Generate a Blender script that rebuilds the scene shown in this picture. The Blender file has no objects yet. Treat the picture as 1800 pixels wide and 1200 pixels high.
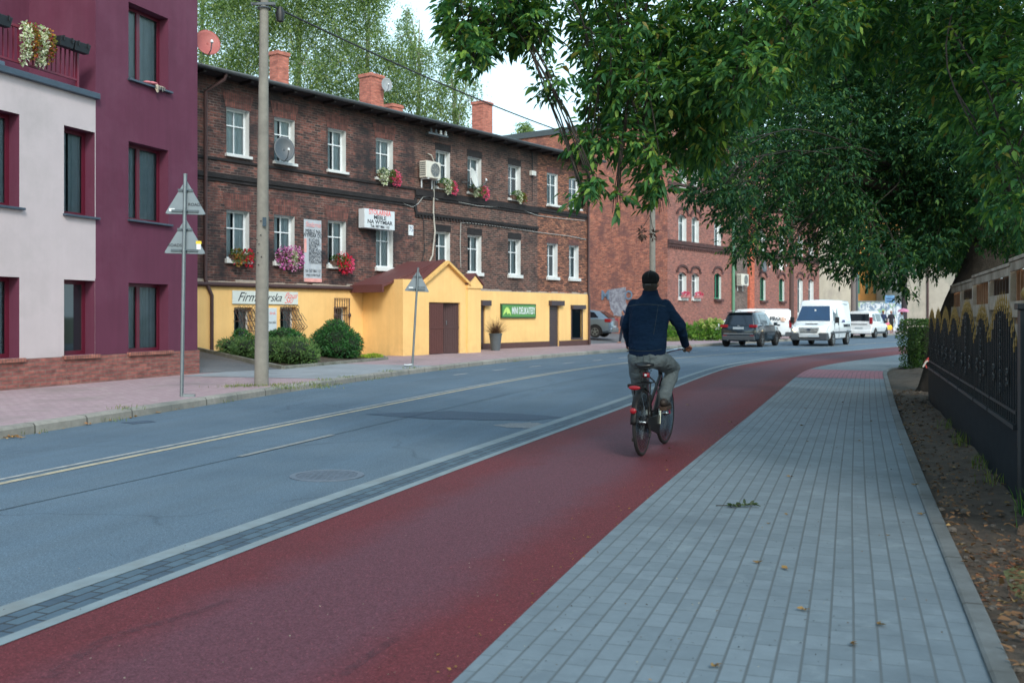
import bpy, math, random
import numpy as np
from mathutils import Vector, Matrix
R = math.radians
random.seed(7); rng = np.random.default_rng(7)
SC = bpy.context.scene; COL = SC.collection
# ---------------------------------------------------------------- camera, sky, sun, exposure
F, CX, HZ, CH = 1750.0, 900.0, 556.0, 1.45
cd = bpy.data.cameras.new('camera'); cam = bpy.data.objects.new('camera', cd); COL.objects.link(cam)
cam.location = (0, 0, CH); cam.rotation_euler = (R(90), 0, 0)
cd.sensor_width = 36; cd.lens = F/1800*36; cd.shift_y = -44/1800
cd.clip_start = .05; cd.clip_end = 3000
cd.dof.use_dof = True; cd.dof.focus_distance = 10.6; cd.dof.aperture_fstop = 3.2
SC.camera = cam
W = bpy.data.worlds.new('World'); SC.world = W; W.use_nodes = True
SUN_EL, SUN_AZ = 38, 165      # azimuth clockwise from +Y
nt = W.node_tree; nt.nodes.clear()
def wn(t): return nt.nodes.new(t)
out = wn('ShaderNodeOutputWorld'); b1 = wn('ShaderNodeBackground'); b2 = wn('ShaderNodeBackground'); mx = wn('ShaderNodeMixShader')
sky = wn('ShaderNodeTexSky'); sky.sky_type = 'NISHITA'; sky.sun_disc = False
sky.sun_elevation = R(SUN_EL); sky.sun_rotation = R(SUN_AZ); sky.air_density = 1.2; sky.dust_density = 1.5
b1.inputs['Strength'].default_value = .14; tn = wn('ShaderNodeMix'); tn.data_type = 'RGBA'; tn.blend_type = 'MULTIPLY'; tn.inputs[0].default_value = 1; tn.inputs[7].default_value = (.93, 1.00, .93, 1)   # slightly greener air
nt.links.new(sky.outputs[0], tn.inputs[6]); nt.links.new(tn.outputs[2], b1.inputs['Color'])
b2.inputs['Color'].default_value = (.60, .84, .97, 1); b2.inputs['Strength'].default_value = .98
tc = wn('ShaderNodeTexCoord'); mp = wn('ShaderNodeMapping'); mp.inputs['Scale'].default_value = (1.2, 1.2, 3.2); mp.inputs['Location'].default_value = (.4, 0, .2)
nz = wn('ShaderNodeTexNoise'); nz.inputs['Scale'].default_value = 2.2; nz.inputs['Detail'].default_value = 7; nz.inputs['Roughness'].default_value = .55
rp = wn('ShaderNodeValToRGB'); rp.color_ramp.elements[0].position = .36; rp.color_ramp.elements[1].position = .54
rp.color_ramp.elements[0].color = (.5, .5, .5, 1)
nt.links.new(tc.outputs['Generated'], mp.inputs[0]); nt.links.new(mp.outputs[0], nz.inputs[0]); nt.links.new(nz.outputs['Fac'], rp.inputs[0])
sx = wn('ShaderNodeSeparateXYZ'); nt.links.new(tc.outputs['Generated'], sx.inputs[0]); mr_ = wn('ShaderNodeMapRange'); mr_.interpolation_type = 'SMOOTHSTEP'
mr_.inputs[1].default_value = -.6; mr_.inputs[2].default_value = .7; mr_.inputs[3].default_value = .12; mr_.inputs[4].default_value = 1.; nt.links.new(sx.outputs[1], mr_.inputs[0])   # cloud bank ahead, clearer blue sky behind and overhead
mm_ = wn('ShaderNodeMath'); mm_.operation = 'MULTIPLY'; nt.links.new(rp.outputs[0], mm_.inputs[0]); nt.links.new(mr_.outputs[0], mm_.inputs[1]); nt.links.new(mm_.outputs[0], mx.inputs[0]); nt.links.new(b1.outputs[0], mx.inputs[1]); nt.links.new(b2.outputs[0], mx.inputs[2]); nt.links.new(mx.outputs[0], out.inputs[0])
sl = bpy.data.lights.new('sun', 'SUN'); sl.energy = 1.25; sl.angle = R(14); sl.color = (1, .96, .91)
so = bpy.data.objects.new('sun', sl); COL.objects.link(so)
az = R(SUN_AZ); el = R(SUN_EL)
sd = Vector((math.sin(az)*math.cos(el), math.cos(az)*math.cos(el), math.sin(el)))
so.rotation_euler = sd.to_track_quat('Z', 'Y').to_euler()
SC.view_settings.view_transform = 'Standard'; SC.view_settings.look = 'None'; SC.view_settings.gamma = 1
SC.view_settings.exposure = 0.93; SC.view_settings.use_curve_mapping = False
SC.cycles.max_bounces = 6; SC.cycles.diffuse_bounces = 3; SC.cycles.glossy_bounces = 3; SC.cycles.transparent_max_bounces = 12
SC.cycles.transmission_bounces = 3; SC.cycles.use_denoising = True

# ---------------------------------------------------------------- projections used to place things at real distances
def G(u, v, z=0.0):
    Y = F*(CH-z)/(v-HZ); return ((u-CX)/F*Y, Y)
def WP(u, v, Y): return Vector(((u-CX)/F*Y, Y, CH+(HZ-v)/F*Y))
class Plane:                                   # a facade: origin, direction along it; local y points inward
    def __init__(s, ox, oy, dx, dy):
        l = math.hypot(dx, dy); s.o = (ox, oy); s.d = (dx/l, dy/l); s.n = (-dy/l, dx/l); s.rot = math.atan2(dy, dx)
    def hit(s, u, v, off=0.0):                  # -> (s along, z) on the plane moved 'off' towards the street
        k = (u-CX)/F; ox = s.o[0]-s.n[0]*off; oy = s.o[1]-s.n[1]*off
        t = (k*oy-ox)/(s.d[0]-k*s.d[1]); Y = oy+t*s.d[1]
        return t, CH+(HZ-v)/F*Y
    def w(s, t, y=0.0, z=0.0): return Vector((s.o[0]+s.d[0]*t+s.n[0]*y, s.o[1]+s.d[1]*t+s.n[1]*y, z))

# ---------------------------------------------------------------- materials
def lin(c):
    return tuple((x/12.92 if x <= .04045 else ((x+.055)/1.055)**2.4) for x in [k/255 for k in c])
MATS = {}
class N:
    def __init__(s, name):
        s.m = bpy.data.materials.new(name); s.m.use_nodes = True; s.t = s.m.node_tree; s.b = s.t.nodes['Principled BSDF']
        s.o = s.t.nodes['Material Output']
    def n(s, t, **k):
        x = s.t.nodes.new(t)
        for a, b in k.items():
            if a in x.inputs: x.inputs[a].default_value = b
            else: setattr(x, a, b)
        return x
    def l(s, a, b): s.t.links.new(a, b)
    def coord(s, kind='Object', sc=(1, 1, 1)):
        c = s.n('ShaderNodeTexCoord'); m = s.n('ShaderNodeMapping'); m.inputs['Scale'].default_value = sc
        s.l(c.outputs[kind], m.inputs[0]); return m.outputs[0]
    def noise(s, vec, scale, detail=4, rough=.6):
        x = s.n('ShaderNodeTexNoise'); x.inputs['Scale'].default_value = scale; x.inputs['Detail'].default_value = detail
        x.inputs['Roughness'].default_value = rough; s.l(vec, x.inputs['Vector']); return x.outputs['Fac']
    def ramp(s, f, a, b, ca=(0, 0, 0, 1), cb=(1, 1, 1, 1)):
        x = s.n('ShaderNodeValToRGB'); e = x.color_ramp.elements; e[0].position = a; e[1].position = b; e[0].color = ca; e[1].color = cb
        s.l(f, x.inputs[0]); return x.outputs[0]
    def mix(s, f, a, b, mode='MIX'):
        x = s.n('ShaderNodeMix'); x.data_type = 'RGBA'; x.blend_type = mode
        for v, i in ((f, 0), (a, 6), (b, 7)):
            if isinstance(v, (int, float)): x.inputs[i].default_value = v
            elif isinstance(v, tuple): x.inputs[i].default_value = (*v[:3], 1)
            else: s.l(v, x.inputs[i])
        return x.outputs[2]
    def bump(s, h, strength=.3, dist=.01, prev=None):
        x = s.n('ShaderNodeBump'); x.inputs['Strength'].default_value = strength; x.inputs['Distance'].default_value = dist
        s.l(h, x.inputs['Height'])
        if prev: s.l(prev, x.inputs['Normal'])
        s.l(x.outputs[0], s.b.inputs['Normal']); return x.outputs[0]
    def col(s, c): s.l(c, s.b.inputs['Base Color'])
def mat(name, c, rough=.6, metal=0., var=.18, scale=6., bump=.0, spec=.5, dist=.01, coat=0., dirt=None, dirt_amt=.4, streak=0.):
    if name in MATS: return MATS[name]
    m = N(name); c = lin(c); v = m.coord()
    f = m.noise(v, scale, 6, .65)
    dk = tuple(x*(1-var) for x in c); lt = tuple(min(1, x*(1+var)) for x in c)
    colr = m.mix(m.ramp(f, .3, .7), dk, lt)
    if dirt:
        f2 = m.noise(v, scale*.35, 8, .7); colr = m.mix(m.mix(1., m.ramp(f2, .48, .68), (dirt_amt,)*3, 'MULTIPLY'), colr, lin(dirt))
    if streak:      # rain streaks run down the wall; splashed dirt near the ground
        ms_ = m.n('ShaderNodeMapping'); ms_.inputs['Scale'].default_value = (3.5, 3.5, .22); m.l(v, ms_.inputs[0])
        colr = m.mix(1., colr, m.ramp(m.noise(ms_.outputs[0], 1.6, 6, .7), .35, .7, (1-streak,)*3+(1,), (1+streak*.5,)*3+(1,)), 'MULTIPLY')
        s3 = m.n('ShaderNodeSeparateXYZ'); m.l(v, s3.inputs[0]); r3 = m.n('ShaderNodeMapRange'); r3.inputs[1].default_value = .9; r3.inputs[2].default_value = .1; m.l(s3.outputs[2], r3.inputs[0])
        m3 = m.n('ShaderNodeMath', operation='MULTIPLY'); m.l(r3.outputs[0], m3.inputs[0]); m.l(m.ramp(m.noise(v, 5., 6, .7), .3, .7, (0, 0, 0, 1), (.55,)*3+(1,)), m3.inputs[1]); colr = m.mix(m3.outputs[0], colr, tuple(k*.55 for k in c))
    m.col(colr); m.b.inputs['Roughness'].default_value = rough; m.b.inputs['Metallic'].default_value = metal
    m.b.inputs['Specular IOR Level'].default_value = spec
    if coat: m.b.inputs['Coat Weight'].default_value = coat; m.b.inputs['Coat Roughness'].default_value = .06
    if bump: m.bump(m.noise(v, scale*6, 5, .7), bump, dist)
    MATS[name] = m.m; return m.m
def brick_mat(name, c1, c2, mortar, bw=.26, bh=.077, ms=.010, soot=None, soot_rng=(.45, .62), soot2=None, wear=None, uv=False, rough=.85, bump=.5, off=.5, bias=0., var=.25, msm=.1, vertical=False, wscale=1.6, rowline=None):
    m = N(name)
    if uv:
        c = m.n('ShaderNodeTexCoord'); vec = c.outputs['UV']
    else:
        c = m.n('ShaderNodeTexCoord'); sp = m.n('ShaderNodeSeparateXYZ'); m.l(c.outputs['Object'], sp.inputs[0])
        ad = m.n('ShaderNodeMath', operation='ADD'); m.l(sp.outputs[0], ad.inputs[0]); m.l(sp.outputs[1], ad.inputs[1])
        cb = m.n('ShaderNodeCombineXYZ')
        if vertical: m.l(sp.outputs[2], cb.inputs[0]); m.l(ad.outputs[0], cb.inputs[1])
        else: m.l(ad.outputs[0], cb.inputs[0]); m.l(sp.outputs[2], cb.inputs[1])
        vec = cb.outputs[0]
    ob = c.outputs['Object']
    b = m.n('ShaderNodeTexBrick'); b.offset = off; b.inputs['Scale'].default_value = 1; b.inputs['Brick Width'].default_value = bw
    b.inputs['Row Height'].default_value = bh; b.inputs['Mortar Size'].default_value = ms; b.inputs['Mortar Smooth'].default_value = msm; b.inputs['Bias'].default_value = bias
    b.inputs['Color1'].default_value = (*lin(c1), 1); b.inputs['Color2'].default_value = (*lin(c2), 1); b.inputs['Mortar'].default_value = (*lin(mortar), 1)
    wob = m.n('ShaderNodeTexNoise'); wob.inputs['Scale'].default_value = 3.; m.l(vec, wob.inputs[0])
    va = m.n('ShaderNodeVectorMath', operation='MULTIPLY_ADD'); m.l(wob.outputs['Color'], va.inputs[0]); va.inputs[1].default_value = (.012 if not uv else .004,)*3; m.l(vec, va.inputs[2])
    m.l(va.outputs[0], b.inputs['Vector'])
    colr = b.outputs['Color']
    # neighbouring bricks differ: second, coarser brick pattern of values
    fine = m.noise(ob, 9., 5, .7); colr = m.mix(1., colr, m.ramp(fine, .25, .75, (1-var,)*3+(1,), (1+var,)*3+(1,)), 'MULTIPLY')
    if not uv:
        mps = m.n('ShaderNodeMapping'); mps.inputs['Scale'].default_value = (3.2, 3.2, 12.5); m.l(ob, mps.inputs[0]); colr = m.mix(1., colr, m.ramp(m.noise(mps.outputs[0], 1., 3, .6), .32, .68, (.62, .60, .62, 1), (1.32, 1.30, 1.28, 1)), 'MULTIPLY')
    if wear: colr = m.mix(m.ramp(m.noise(ob, 2.3, 8, .75), .56, .70), colr, lin(wear))
    if soot: colr = m.mix(m.ramp(m.noise(ob, wscale*.5, 7, .7), *soot_rng), colr, lin(soot))
    if soot2:
        sp2 = m.n('ShaderNodeSeparateXYZ'); m.l(ob, sp2.inputs[0])
        for (za, zb, amt) in soot2:
            mr = m.n('ShaderNodeMapRange'); mr.inputs[1].default_value = za; mr.inputs[2].default_value = zb; m.l(sp2.outputs[2], mr.inputs[0])
            mul = m.n('ShaderNodeMath', operation='MULTIPLY'); m.l(mr.outputs[0], mul.inputs[0]); m.l(m.ramp(m.noise(ob, 1.3, 6, .7), .25, .6), mul.inputs[1])
            mu2 = m.n('ShaderNodeMath', operation='MULTIPLY'); m.l(mul.outputs[0], mu2.inputs[0]); mu2.inputs[1].default_value = amt
            colr = m.mix(mu2.outputs[0], colr, lin(soot))
    if rowline:
        sr = m.n('ShaderNodeSeparateXYZ'); m.l(vec, sr.inputs[0]); dv = m.n('ShaderNodeMath', operation='DIVIDE'); m.l(sr.outputs[1], dv.inputs[0]); dv.inputs[1].default_value = bh
        fr = m.n('ShaderNodeMath', operation='FRACT'); m.l(dv.outputs[0], fr.inputs[0]); pp = m.n('ShaderNodeMath', operation='PINGPONG'); m.l(fr.outputs[0], pp.inputs[0]); pp.inputs[1].default_value = .5
        colr = m.mix(m.ramp(pp.outputs[0], .03, .075, (1, 1, 1, 1), (0, 0, 0, 1)), colr, lin(rowline))
    m.col(colr); m.b.inputs['Roughness'].default_value = rough
    inv = m.n('ShaderNodeMath', operation='SUBTRACT'); inv.inputs[0].default_value = 1; m.l(b.outputs['Fac'], inv.inputs[1])
    ad2 = m.n('ShaderNodeMath', operation='MULTIPLY_ADD'); m.l(fine, ad2.inputs[0]); ad2.inputs[1].default_value = .35; m.l(inv.outputs[0], ad2.inputs[2])
    m.bump(ad2.outputs[0], bump, .008)
    MATS[name] = m.m; return m.m
def leaf_mat(name, cols, rough=.45, trans=.35, spec=.4):
    m = N(name); g = m.n('ShaderNodeNewGeometry'); x = m.n('ShaderNodeValToRGB'); x.color_ramp.interpolation = 'LINEAR'
    e = x.color_ramp.elements
    while len(e) < len(cols): e.new(.5)
    for i, (p, c) in enumerate(cols): e[i].position = p; e[i].color = (*lin(c), 1)
    m.l(g.outputs['Random Per Island'], x.inputs[0])
    f = m.noise(m.coord(), 1.1, 3, .6)
    colr = m.mix(1., x.outputs[0], m.ramp(f, .3, .7, (.72, .75, .7, 1), (1.25, 1.22, 1.1, 1)), 'MULTIPLY')
    m.col(colr); m.b.inputs['Roughness'].default_value = rough; m.b.inputs['Specular IOR Level'].default_value = spec
    tr = m.n('ShaderNodeBsdfTranslucent'); m.l(m.mix(1., colr, (1.25, 1.35, .55), 'MULTIPLY'), tr.inputs[0])
    ms = m.n('ShaderNodeMixShader'); ms.inputs[0].default_value = trans; m.l(m.b.outputs[0], ms.inputs[1]); m.l(tr.outputs[0], ms.inputs[2]); m.l(ms.outputs[0], m.o.inputs[0])
    MATS[name] = m.m; return m.m
def glass_mat(name='window_glass', tint=(30, 45, 55), t=.62):
    m = N(name); m.b.inputs['Base Color'].default_value = (*lin(tint), 1); m.b.inputs['Roughness'].default_value = .03; m.b.inputs['Specular IOR Level'].default_value = 1.0
    tr = m.n('ShaderNodeBsdfTransparent', Color=(.82, .9, .92, 1)); ms = m.n('ShaderNodeMixShader'); fr = m.n('ShaderNodeFresnel', IOR=1.6)
    mr = m.n('ShaderNodeMapRange'); mr.inputs[3].default_value = 1-t; mr.inputs[4].default_value = 1; m.l(fr.outputs[0], mr.inputs[0]); m.l(mr.outputs[0], ms.inputs[0])
    m.l(tr.outputs[0], ms.inputs[1]); m.l(m.b.outputs[0], ms.inputs[2]); m.l(ms.outputs[0], m.o.inputs[0]); MATS[name] = m.m; return m.m
def emit_mat(name, c, s):
    m = N(name); m.b.inputs['Emission Color'].default_value = (*lin(c), 1); m.b.inputs['Emission Strength'].default_value = s; m.b.inputs['Base Color'].default_value = (*lin(c), 1); return m.m

# ---------------------------------------------------------------- mesh building
class MB:
    def __init__(s): s.v = []; s.f = []; s.m = []; s.uv = {}
    def add(s, vs, fs, m=0):
        o = len(s.v); s.v += [tuple(p) for p in vs]
        for f in fs: s.f.append(tuple(i+o for i in f)); s.m.append(m)
        return s
    def quad(s, a, b, c, d, m=0): return s.add((a, b, c, d), ((0, 1, 2, 3),), m)
    def box(s, x0, y0, z0, x1, y1, z1, m=0):
        if x0 > x1: x0, x1 = x1, x0
        if y0 > y1: y0, y1 = y1, y0
        if z0 > z1: z0, z1 = z1, z0
        return s.add(((x0, y0, z0), (x1, y0, z0), (x1, y1, z0), (x0, y1, z0), (x0, y0, z1), (x1, y0, z1), (x1, y1, z1), (x0, y1, z1)),
                     ((0, 3, 2, 1), (4, 5, 6, 7), (0, 1, 5, 4), (1, 2, 6, 5), (2, 3, 7, 6), (3, 0, 4, 7)), m)
    def bar(s, a, b, w, h, m=0, up=(0, 0, 1)):
        a = Vector(a); b = Vector(b); d = (b-a).normalized(); up = Vector(up)
        if abs(d.dot(up)) > .98: up = Vector((1, 0, 0))
        x = d.cross(up).normalized()*w/2; y = x.cross(d).normalized()*h/2
        vs = [a-x-y, a+x-y, a+x+y, a-x+y, b-x-y, b+x-y, b+x+y, b-x+y]
        return s.add(vs, ((0, 1, 2, 3), (7, 6, 5, 4), (0, 4, 5, 1), (1, 5, 6, 2), (2, 6, 7, 3), (3, 7, 4, 0)), m)
    def tube(s, pts, r, n=8, m=0, caps=True):
        pts = [Vector(p) for p in pts]; k = len(pts)
        rs = r if isinstance(r, (list, tuple)) else [r]*k
        vs = []; ref = None
        for i, p in enumerate(pts):
            d = (pts[min(i+1, k-1)]-pts[max(i-1, 0)])
            if d.length < 1e-9: d = Vector((0, 0, 1))
            d.normalize()
            if ref is None: ref = d.orthogonal().normalized()
            ref = (ref-d*ref.dot(d))
            ref = ref.normalized() if ref.length > 1e-6 else d.orthogonal().normalized()
            b = d.cross(ref)
            for j in range(n):
                a = 2*math.pi*j/n; vs.append(p+(ref*math.cos(a)+b*math.sin(a))*rs[i])
        fs = [(i*n+j, i*n+(j+1) % n, (i+1)*n+(j+1) % n, (i+1)*n+j) for i in range(k-1) for j in range(n)]
        if caps: fs += [tuple(range(n-1, -1, -1)), tuple((k-1)*n+j for j in range(n))]
        return s.add(vs, fs, m)
    def loft(s, rings, m=0, caps=True, closed=True):
        n = len(rings[0]); vs = [p for r in rings for p in r]
        fs = [(i*n+j, i*n+(j+1) % n, (i+1)*n+(j+1) % n, (i+1)*n+j) for i in range(len(rings)-1) for j in range(n if closed else n-1)]
        if caps: fs += [tuple(range(n-1, -1, -1)), tuple((len(rings)-1)*n+j for j in range(n))]
        return s.add(vs, fs, m)
    def lathe(s, prof, c=(0, 0, 0), axis='z', n=16, m=0):     # prof: (r, h)
        rings = []
        for r, h in prof:
            ring = []
            for j in range(n):
                a = 2*math.pi*j/n; x, y = r*math.cos(a), r*math.sin(a)
                p = {'z': (x, y, h), 'y': (x, h, -y), 'x': (h, x, y)}[axis]
                ring.append((p[0]+c[0], p[1]+c[1], p[2]+c[2]))
            rings.append(ring)
        return s.loft(rings, m)
    def torus(s, c, R_, r, axis='y', n=32, k=10, m=0, sx=1.):
        vs = []
        for i in range(n):
            a = 2*math.pi*i/n
            for j in range(k):
                b = 2*math.pi*j/k; rr = R_+r*math.cos(b); x, y, z = rr*math.cos(a), rr*math.sin(a), r*sx*math.sin(b)
                p = {'z': (x, y, z), 'y': (x, z, y), 'x': (z, x, y)}[axis]; vs.append((p[0]+c[0], p[1]+c[1], p[2]+c[2]))
        return s.add(vs, [(i*k+j, ((i+1) % n)*k+j, ((i+1) % n)*k+(j+1) % k, i*k+(j+1) % k) for i in range(n) for j in range(k)], m)
    def ell(s, c, r, n=14, k=9, m=0, M=None):
        vs = []; c = Vector(c)
        for i in range(k+1):
            t = math.pi*i/k
            for j in range(n):
                a = 2*math.pi*j/n; p = Vector((r[0]*math.sin(t)*math.cos(a), r[1]*math.sin(t)*math.sin(a), r[2]*math.cos(t)))
                if M is not None: p = M @ p
                vs.append(c+p)
        return s.add(vs, [(i*n+j, (i+1)*n+j, (i+1)*n+(j+1) % n, i*n+(j+1) % n) for i in range(k) for j in range(n)], m)
    def prism(s, poly, a0, a1, axis='y', m=0):      # poly of 2D points extruded along axis
        n = len(poly)
        def P(p, h): return {'y': (p[0], h, p[1]), 'z': (p[0], p[1], h), 'x': (h, p[0], p[1])}[axis]
        vs = [P(p, a0) for p in poly]+[P(p, a1) for p in poly]
        return s.add(vs, [tuple(range(n)), tuple(range(2*n-1, n-1, -1))]+[(i, i+n, (i+1) % n+n, (i+1) % n) for i in range(n)], m)
    def obj(s, name, mats, parent=None, smooth=False, bevel=0, loc=None, ang=40, fix=True):
        me = bpy.data.meshes.new(name); me.from_pydata(s.v, [], s.f)
        if not isinstance(mats, (list, tuple)): mats = [mats]
        for x in mats: me.materials.append(x)
        if len(mats) > 1: me.polygons.foreach_set('material_index', s.m)
        if fix:
            import bmesh
            bm = bmesh.new(); bm.from_mesh(me); bmesh.ops.recalc_face_normals(bm, faces=bm.faces); bm.to_mesh(me); bm.free()
        if smooth:
            me.polygons.foreach_set('use_smooth', [True]*len(me.polygons)); me.set_sharp_from_angle(angle=R(ang))
        me.update()
        o = bpy.data.objects.new(name, me); COL.objects.link(o)
        if parent is not None: o.parent = parent
        if loc is not None: o.location = loc
        if bevel:
            b = o.modifiers.new('bevel', 'BEVEL'); b.width = bevel; b.segments = 2; b.limit_method = 'ANGLE'; b.angle_limit = R(35)
        return o
def thing(name, label, cat, loc=(0, 0, 0), rotz=0, group=None):
    o = bpy.data.objects.new(name, None); COL.objects.link(o); o.location = loc; o.rotation_euler = (0, 0, rotz); o.empty_display_size = .2
    o['label'] = label; o['category'] = cat
    if group: o['group'] = group
    return o
def tag(o, label=None, cat=None, group=None, kind=None):
    if label: o['label'] = label
    if cat: o['category'] = cat
    if group: o['group'] = group
    if kind: o['kind'] = kind
    return o
def ftext(s, size, loc, m, parent, sx=1., name='lettering', rot=(math.pi/2, 0, 0), align='CENTER', shear=0., ext=.004, bold=0.):
    c = bpy.data.curves.new(name, 'FONT'); c.body = s; c.size = size; c.align_x = align; c.align_y = 'CENTER'; c.extrude = ext; c.shear = shear; c.offset = bold
    c.resolution_u = 3; c.materials.append(m); tmp = bpy.data.objects.new('tmp', c); me = bpy.data.meshes.new_from_object(tmp); me.name = name; bpy.data.objects.remove(tmp)
    if not me.materials: me.materials.append(m)
    o = bpy.data.objects.new(name, me); COL.objects.link(o); o.location = loc; o.rotation_euler = rot; o.scale = (sx, 1, 1)
    if parent is not None: o.parent = parent
    return o
def dup(root, loc=None, rotz=None, label=None, scale=None):
    r = root.copy(); COL.objects.link(r)
    if loc is not None: r.location = loc
    if rotz is not None: r.rotation_euler = (0, 0, rotz)
    if label: r['label'] = label
    if scale: r.scale = scale
    for ch in list(root.children):
        c = ch.copy(); COL.objects.link(c); c.parent = r
        for g in list(ch.children):
            d = g.copy(); COL.objects.link(d); d.parent = c
    return r
def raw_mesh(name, verts, faces4, mats, parent=None, midx=None, smooth=False):
    me = bpy.data.meshes.new(name); n = len(verts); k = len(faces4)
    me.vertices.add(n); me.vertices.foreach_set('co', np.asarray(verts, dtype=np.float32).ravel())
    me.loops.add(k*4); me.loops.foreach_set('vertex_index', np.asarray(faces4, dtype=np.int32).ravel())
    me.polygons.add(k); me.polygons.foreach_set('loop_start', np.arange(0, k*4, 4, dtype=np.int32))
    for x in (mats if isinstance(mats, (list, tuple)) else [mats]): me.materials.append(x)
    if midx is not None: me.polygons.foreach_set('material_index', np.asarray(midx, dtype=np.int32))
    me.update(calc_edges=True); me.validate()
    o = bpy.data.objects.new(name, me); COL.objects.link(o)
    if parent is not None: o.parent = parent
    return o
def nrm(a): return a/np.maximum(np.linalg.norm(a, axis=-1, keepdims=True), 1e-9)
def leaves(name, P, A, L, Wd, mats, parent=None, Nn=None, fold=.12, droop=.15):
    """P positions, A axis, L length, Wd width arrays -> one mesh of folded lance-shaped leaves (six points each)"""
    n = len(P); A = nrm(A)
    if Nn is None: Nn = nrm(rng.normal(size=(n, 3))*.6+np.array([0, 0, 1.]))
    B = nrm(np.cross(A, Nn)); Nn = np.cross(B, A); L = np.broadcast_to(L, n)[:, None]; Wd = np.broadcast_to(Wd, n)[:, None]
    dz = np.array([0, 0, -1.])
    v = np.stack([P, P+A*L*.3+B*Wd*.5+Nn*Wd*fold, P+A*L*.68+B*Wd*.36+Nn*Wd*fold*.5+dz*L*droop*.4, P+A*L+dz*L*droop,
                  P+A*L*.68-B*Wd*.36+Nn*Wd*fold*.5+dz*L*droop*.4, P+A*L*.3-B*Wd*.5+Nn*Wd*fold], axis=1).reshape(-1, 3)
    i = np.arange(n)[:, None]*6
    f = np.concatenate([i+np.array([[0, 1, 2, 3]]), i+np.array([[0, 3, 4, 5]])], axis=1).reshape(-1, 4)
    return raw_mesh(name, v, f, mats, parent)
def inball(n):
    d = nrm(rng.normal(size=(n, 3))); return d*(rng.random((n, 1))**(1/3))
def cr(pts, n=12):                                  # Catmull-Rom through 2D/3D points
    P = [np.array(p, float) for p in pts]; P = [2*P[0]-P[1]]+P+[2*P[-1]-P[-2]]; o = []
    for i in range(1, len(P)-2):
        for j in range(n):
            t = j/n; a, b, c, d = P[i-1:i+3]
            o.append(.5*((2*b)+(-a+c)*t+(2*a-5*b+4*c-d)*t*t+(-a+3*b-3*c+d)*t**3))
    o.append(P[-2]); return np.array(o)
def smooth_curve(pts, step=.5, it=30):
    c = cr(pts, 16); d = np.r_[0, np.cumsum(np.linalg.norm(np.diff(c, axis=0), axis=1))]; s = np.arange(0, d[-1], step)
    c = np.stack([np.interp(s, d, c[:, k]) for k in range(2)], axis=1)
    for _ in range(it): c[1:-1] = (c[:-2]+2*c[1:-1]+c[2:])/4
    return c
def offset(c, d):                                   # d > 0: to the right of travel
    t = np.gradient(c, axis=0); t /= np.linalg.norm(t, axis=1)[:, None]; return c+np.stack([t[:, 1], -t[:, 0]], axis=1)*d
def strip(name, A, B, zA, zB, m, label=None, kind='structure', nx=1, parent=None):
    """sheet between two curves with UV in metres: u along, v across (0 at A)"""
    n = min(len(A), len(B)); 
    mid = (A[:n]+B[:n])/2; s = np.r_[0, np.cumsum(np.linalg.norm(np.diff(mid, axis=0), axis=1))]; w = np.linalg.norm(B[:n]-A[:n], axis=1)
    zA = np.broadcast_to(zA, n); zB = np.broadcast_to(zB, n)
    vs = []; uv = []
    for i in range(n):
        for j in range(nx+1):
            t = j/nx; p = A[i]*(1-t)+B[i]*t; vs.append((p[0], p[1], zA[i]*(1-t)+zB[i]*t)); uv.append((s[i], w[i]*t))
    fs = [(i*(nx+1)+j, i*(nx+1)+j+1, (i+1)*(nx+1)+j+1, (i+1)*(nx+1)+j) for i in range(n-1) for j in range(nx)]
    me = bpy.data.meshes.new(name); me.from_pydata(vs, [], fs); l = me.uv_layers.new(name='UVMap')
    for lp in me.loops: l.data[lp.index].uv = uv[lp.vertex_index]
    for x in (m if isinstance(m, list) else [m]): me.materials.append(x)
    import bmesh
    bm = bmesh.new(); bm.from_mesh(me)
    bm.normal_update()
    for f in bm.faces:
        if f.normal.z < 0: f.normal_flip()
    bm.to_mesh(me); bm.free(); me.update()
    o = bpy.data.objects.new(name, me); COL.objects.link(o)
    if kind: o['kind'] = kind
    if label: o['label'] = label
    return o
def resample_pair(A, B):                            # match B to A by nearest point
    out = []
    for p in A:
        d = np.sum((B-p)**2, axis=1); i = int(np.argmin(d)); best = B[i]
        for j in (i-1, i):
            if 0 <= j < len(B)-1:
                a, b = B[j], B[j+1]; t = np.clip(np.dot(p-a, b-a)/np.dot(b-a, b-a), 0, 1); q = a+(b-a)*t
                if np.sum((q-p)**2) < np.sum((best-p)**2): best = q
        out.append(best)
    return np.array(out)
def sweep(name, c, prof, m, closed=True):           # prof: (offset right, z) ring along curve c ; UV-less
    n = len(prof); cs = [offset(c, o) for o, z in prof]; mb = MB()
    rings = [[(cs[k][i][0], cs[k][i][1], prof[k][1]) for k in range(n)] for i in range(len(c))]
    mb.loft(rings, 0, True, closed); o = mb.obj(name, m, fix=True); o['kind'] = 'structure'; return o
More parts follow.
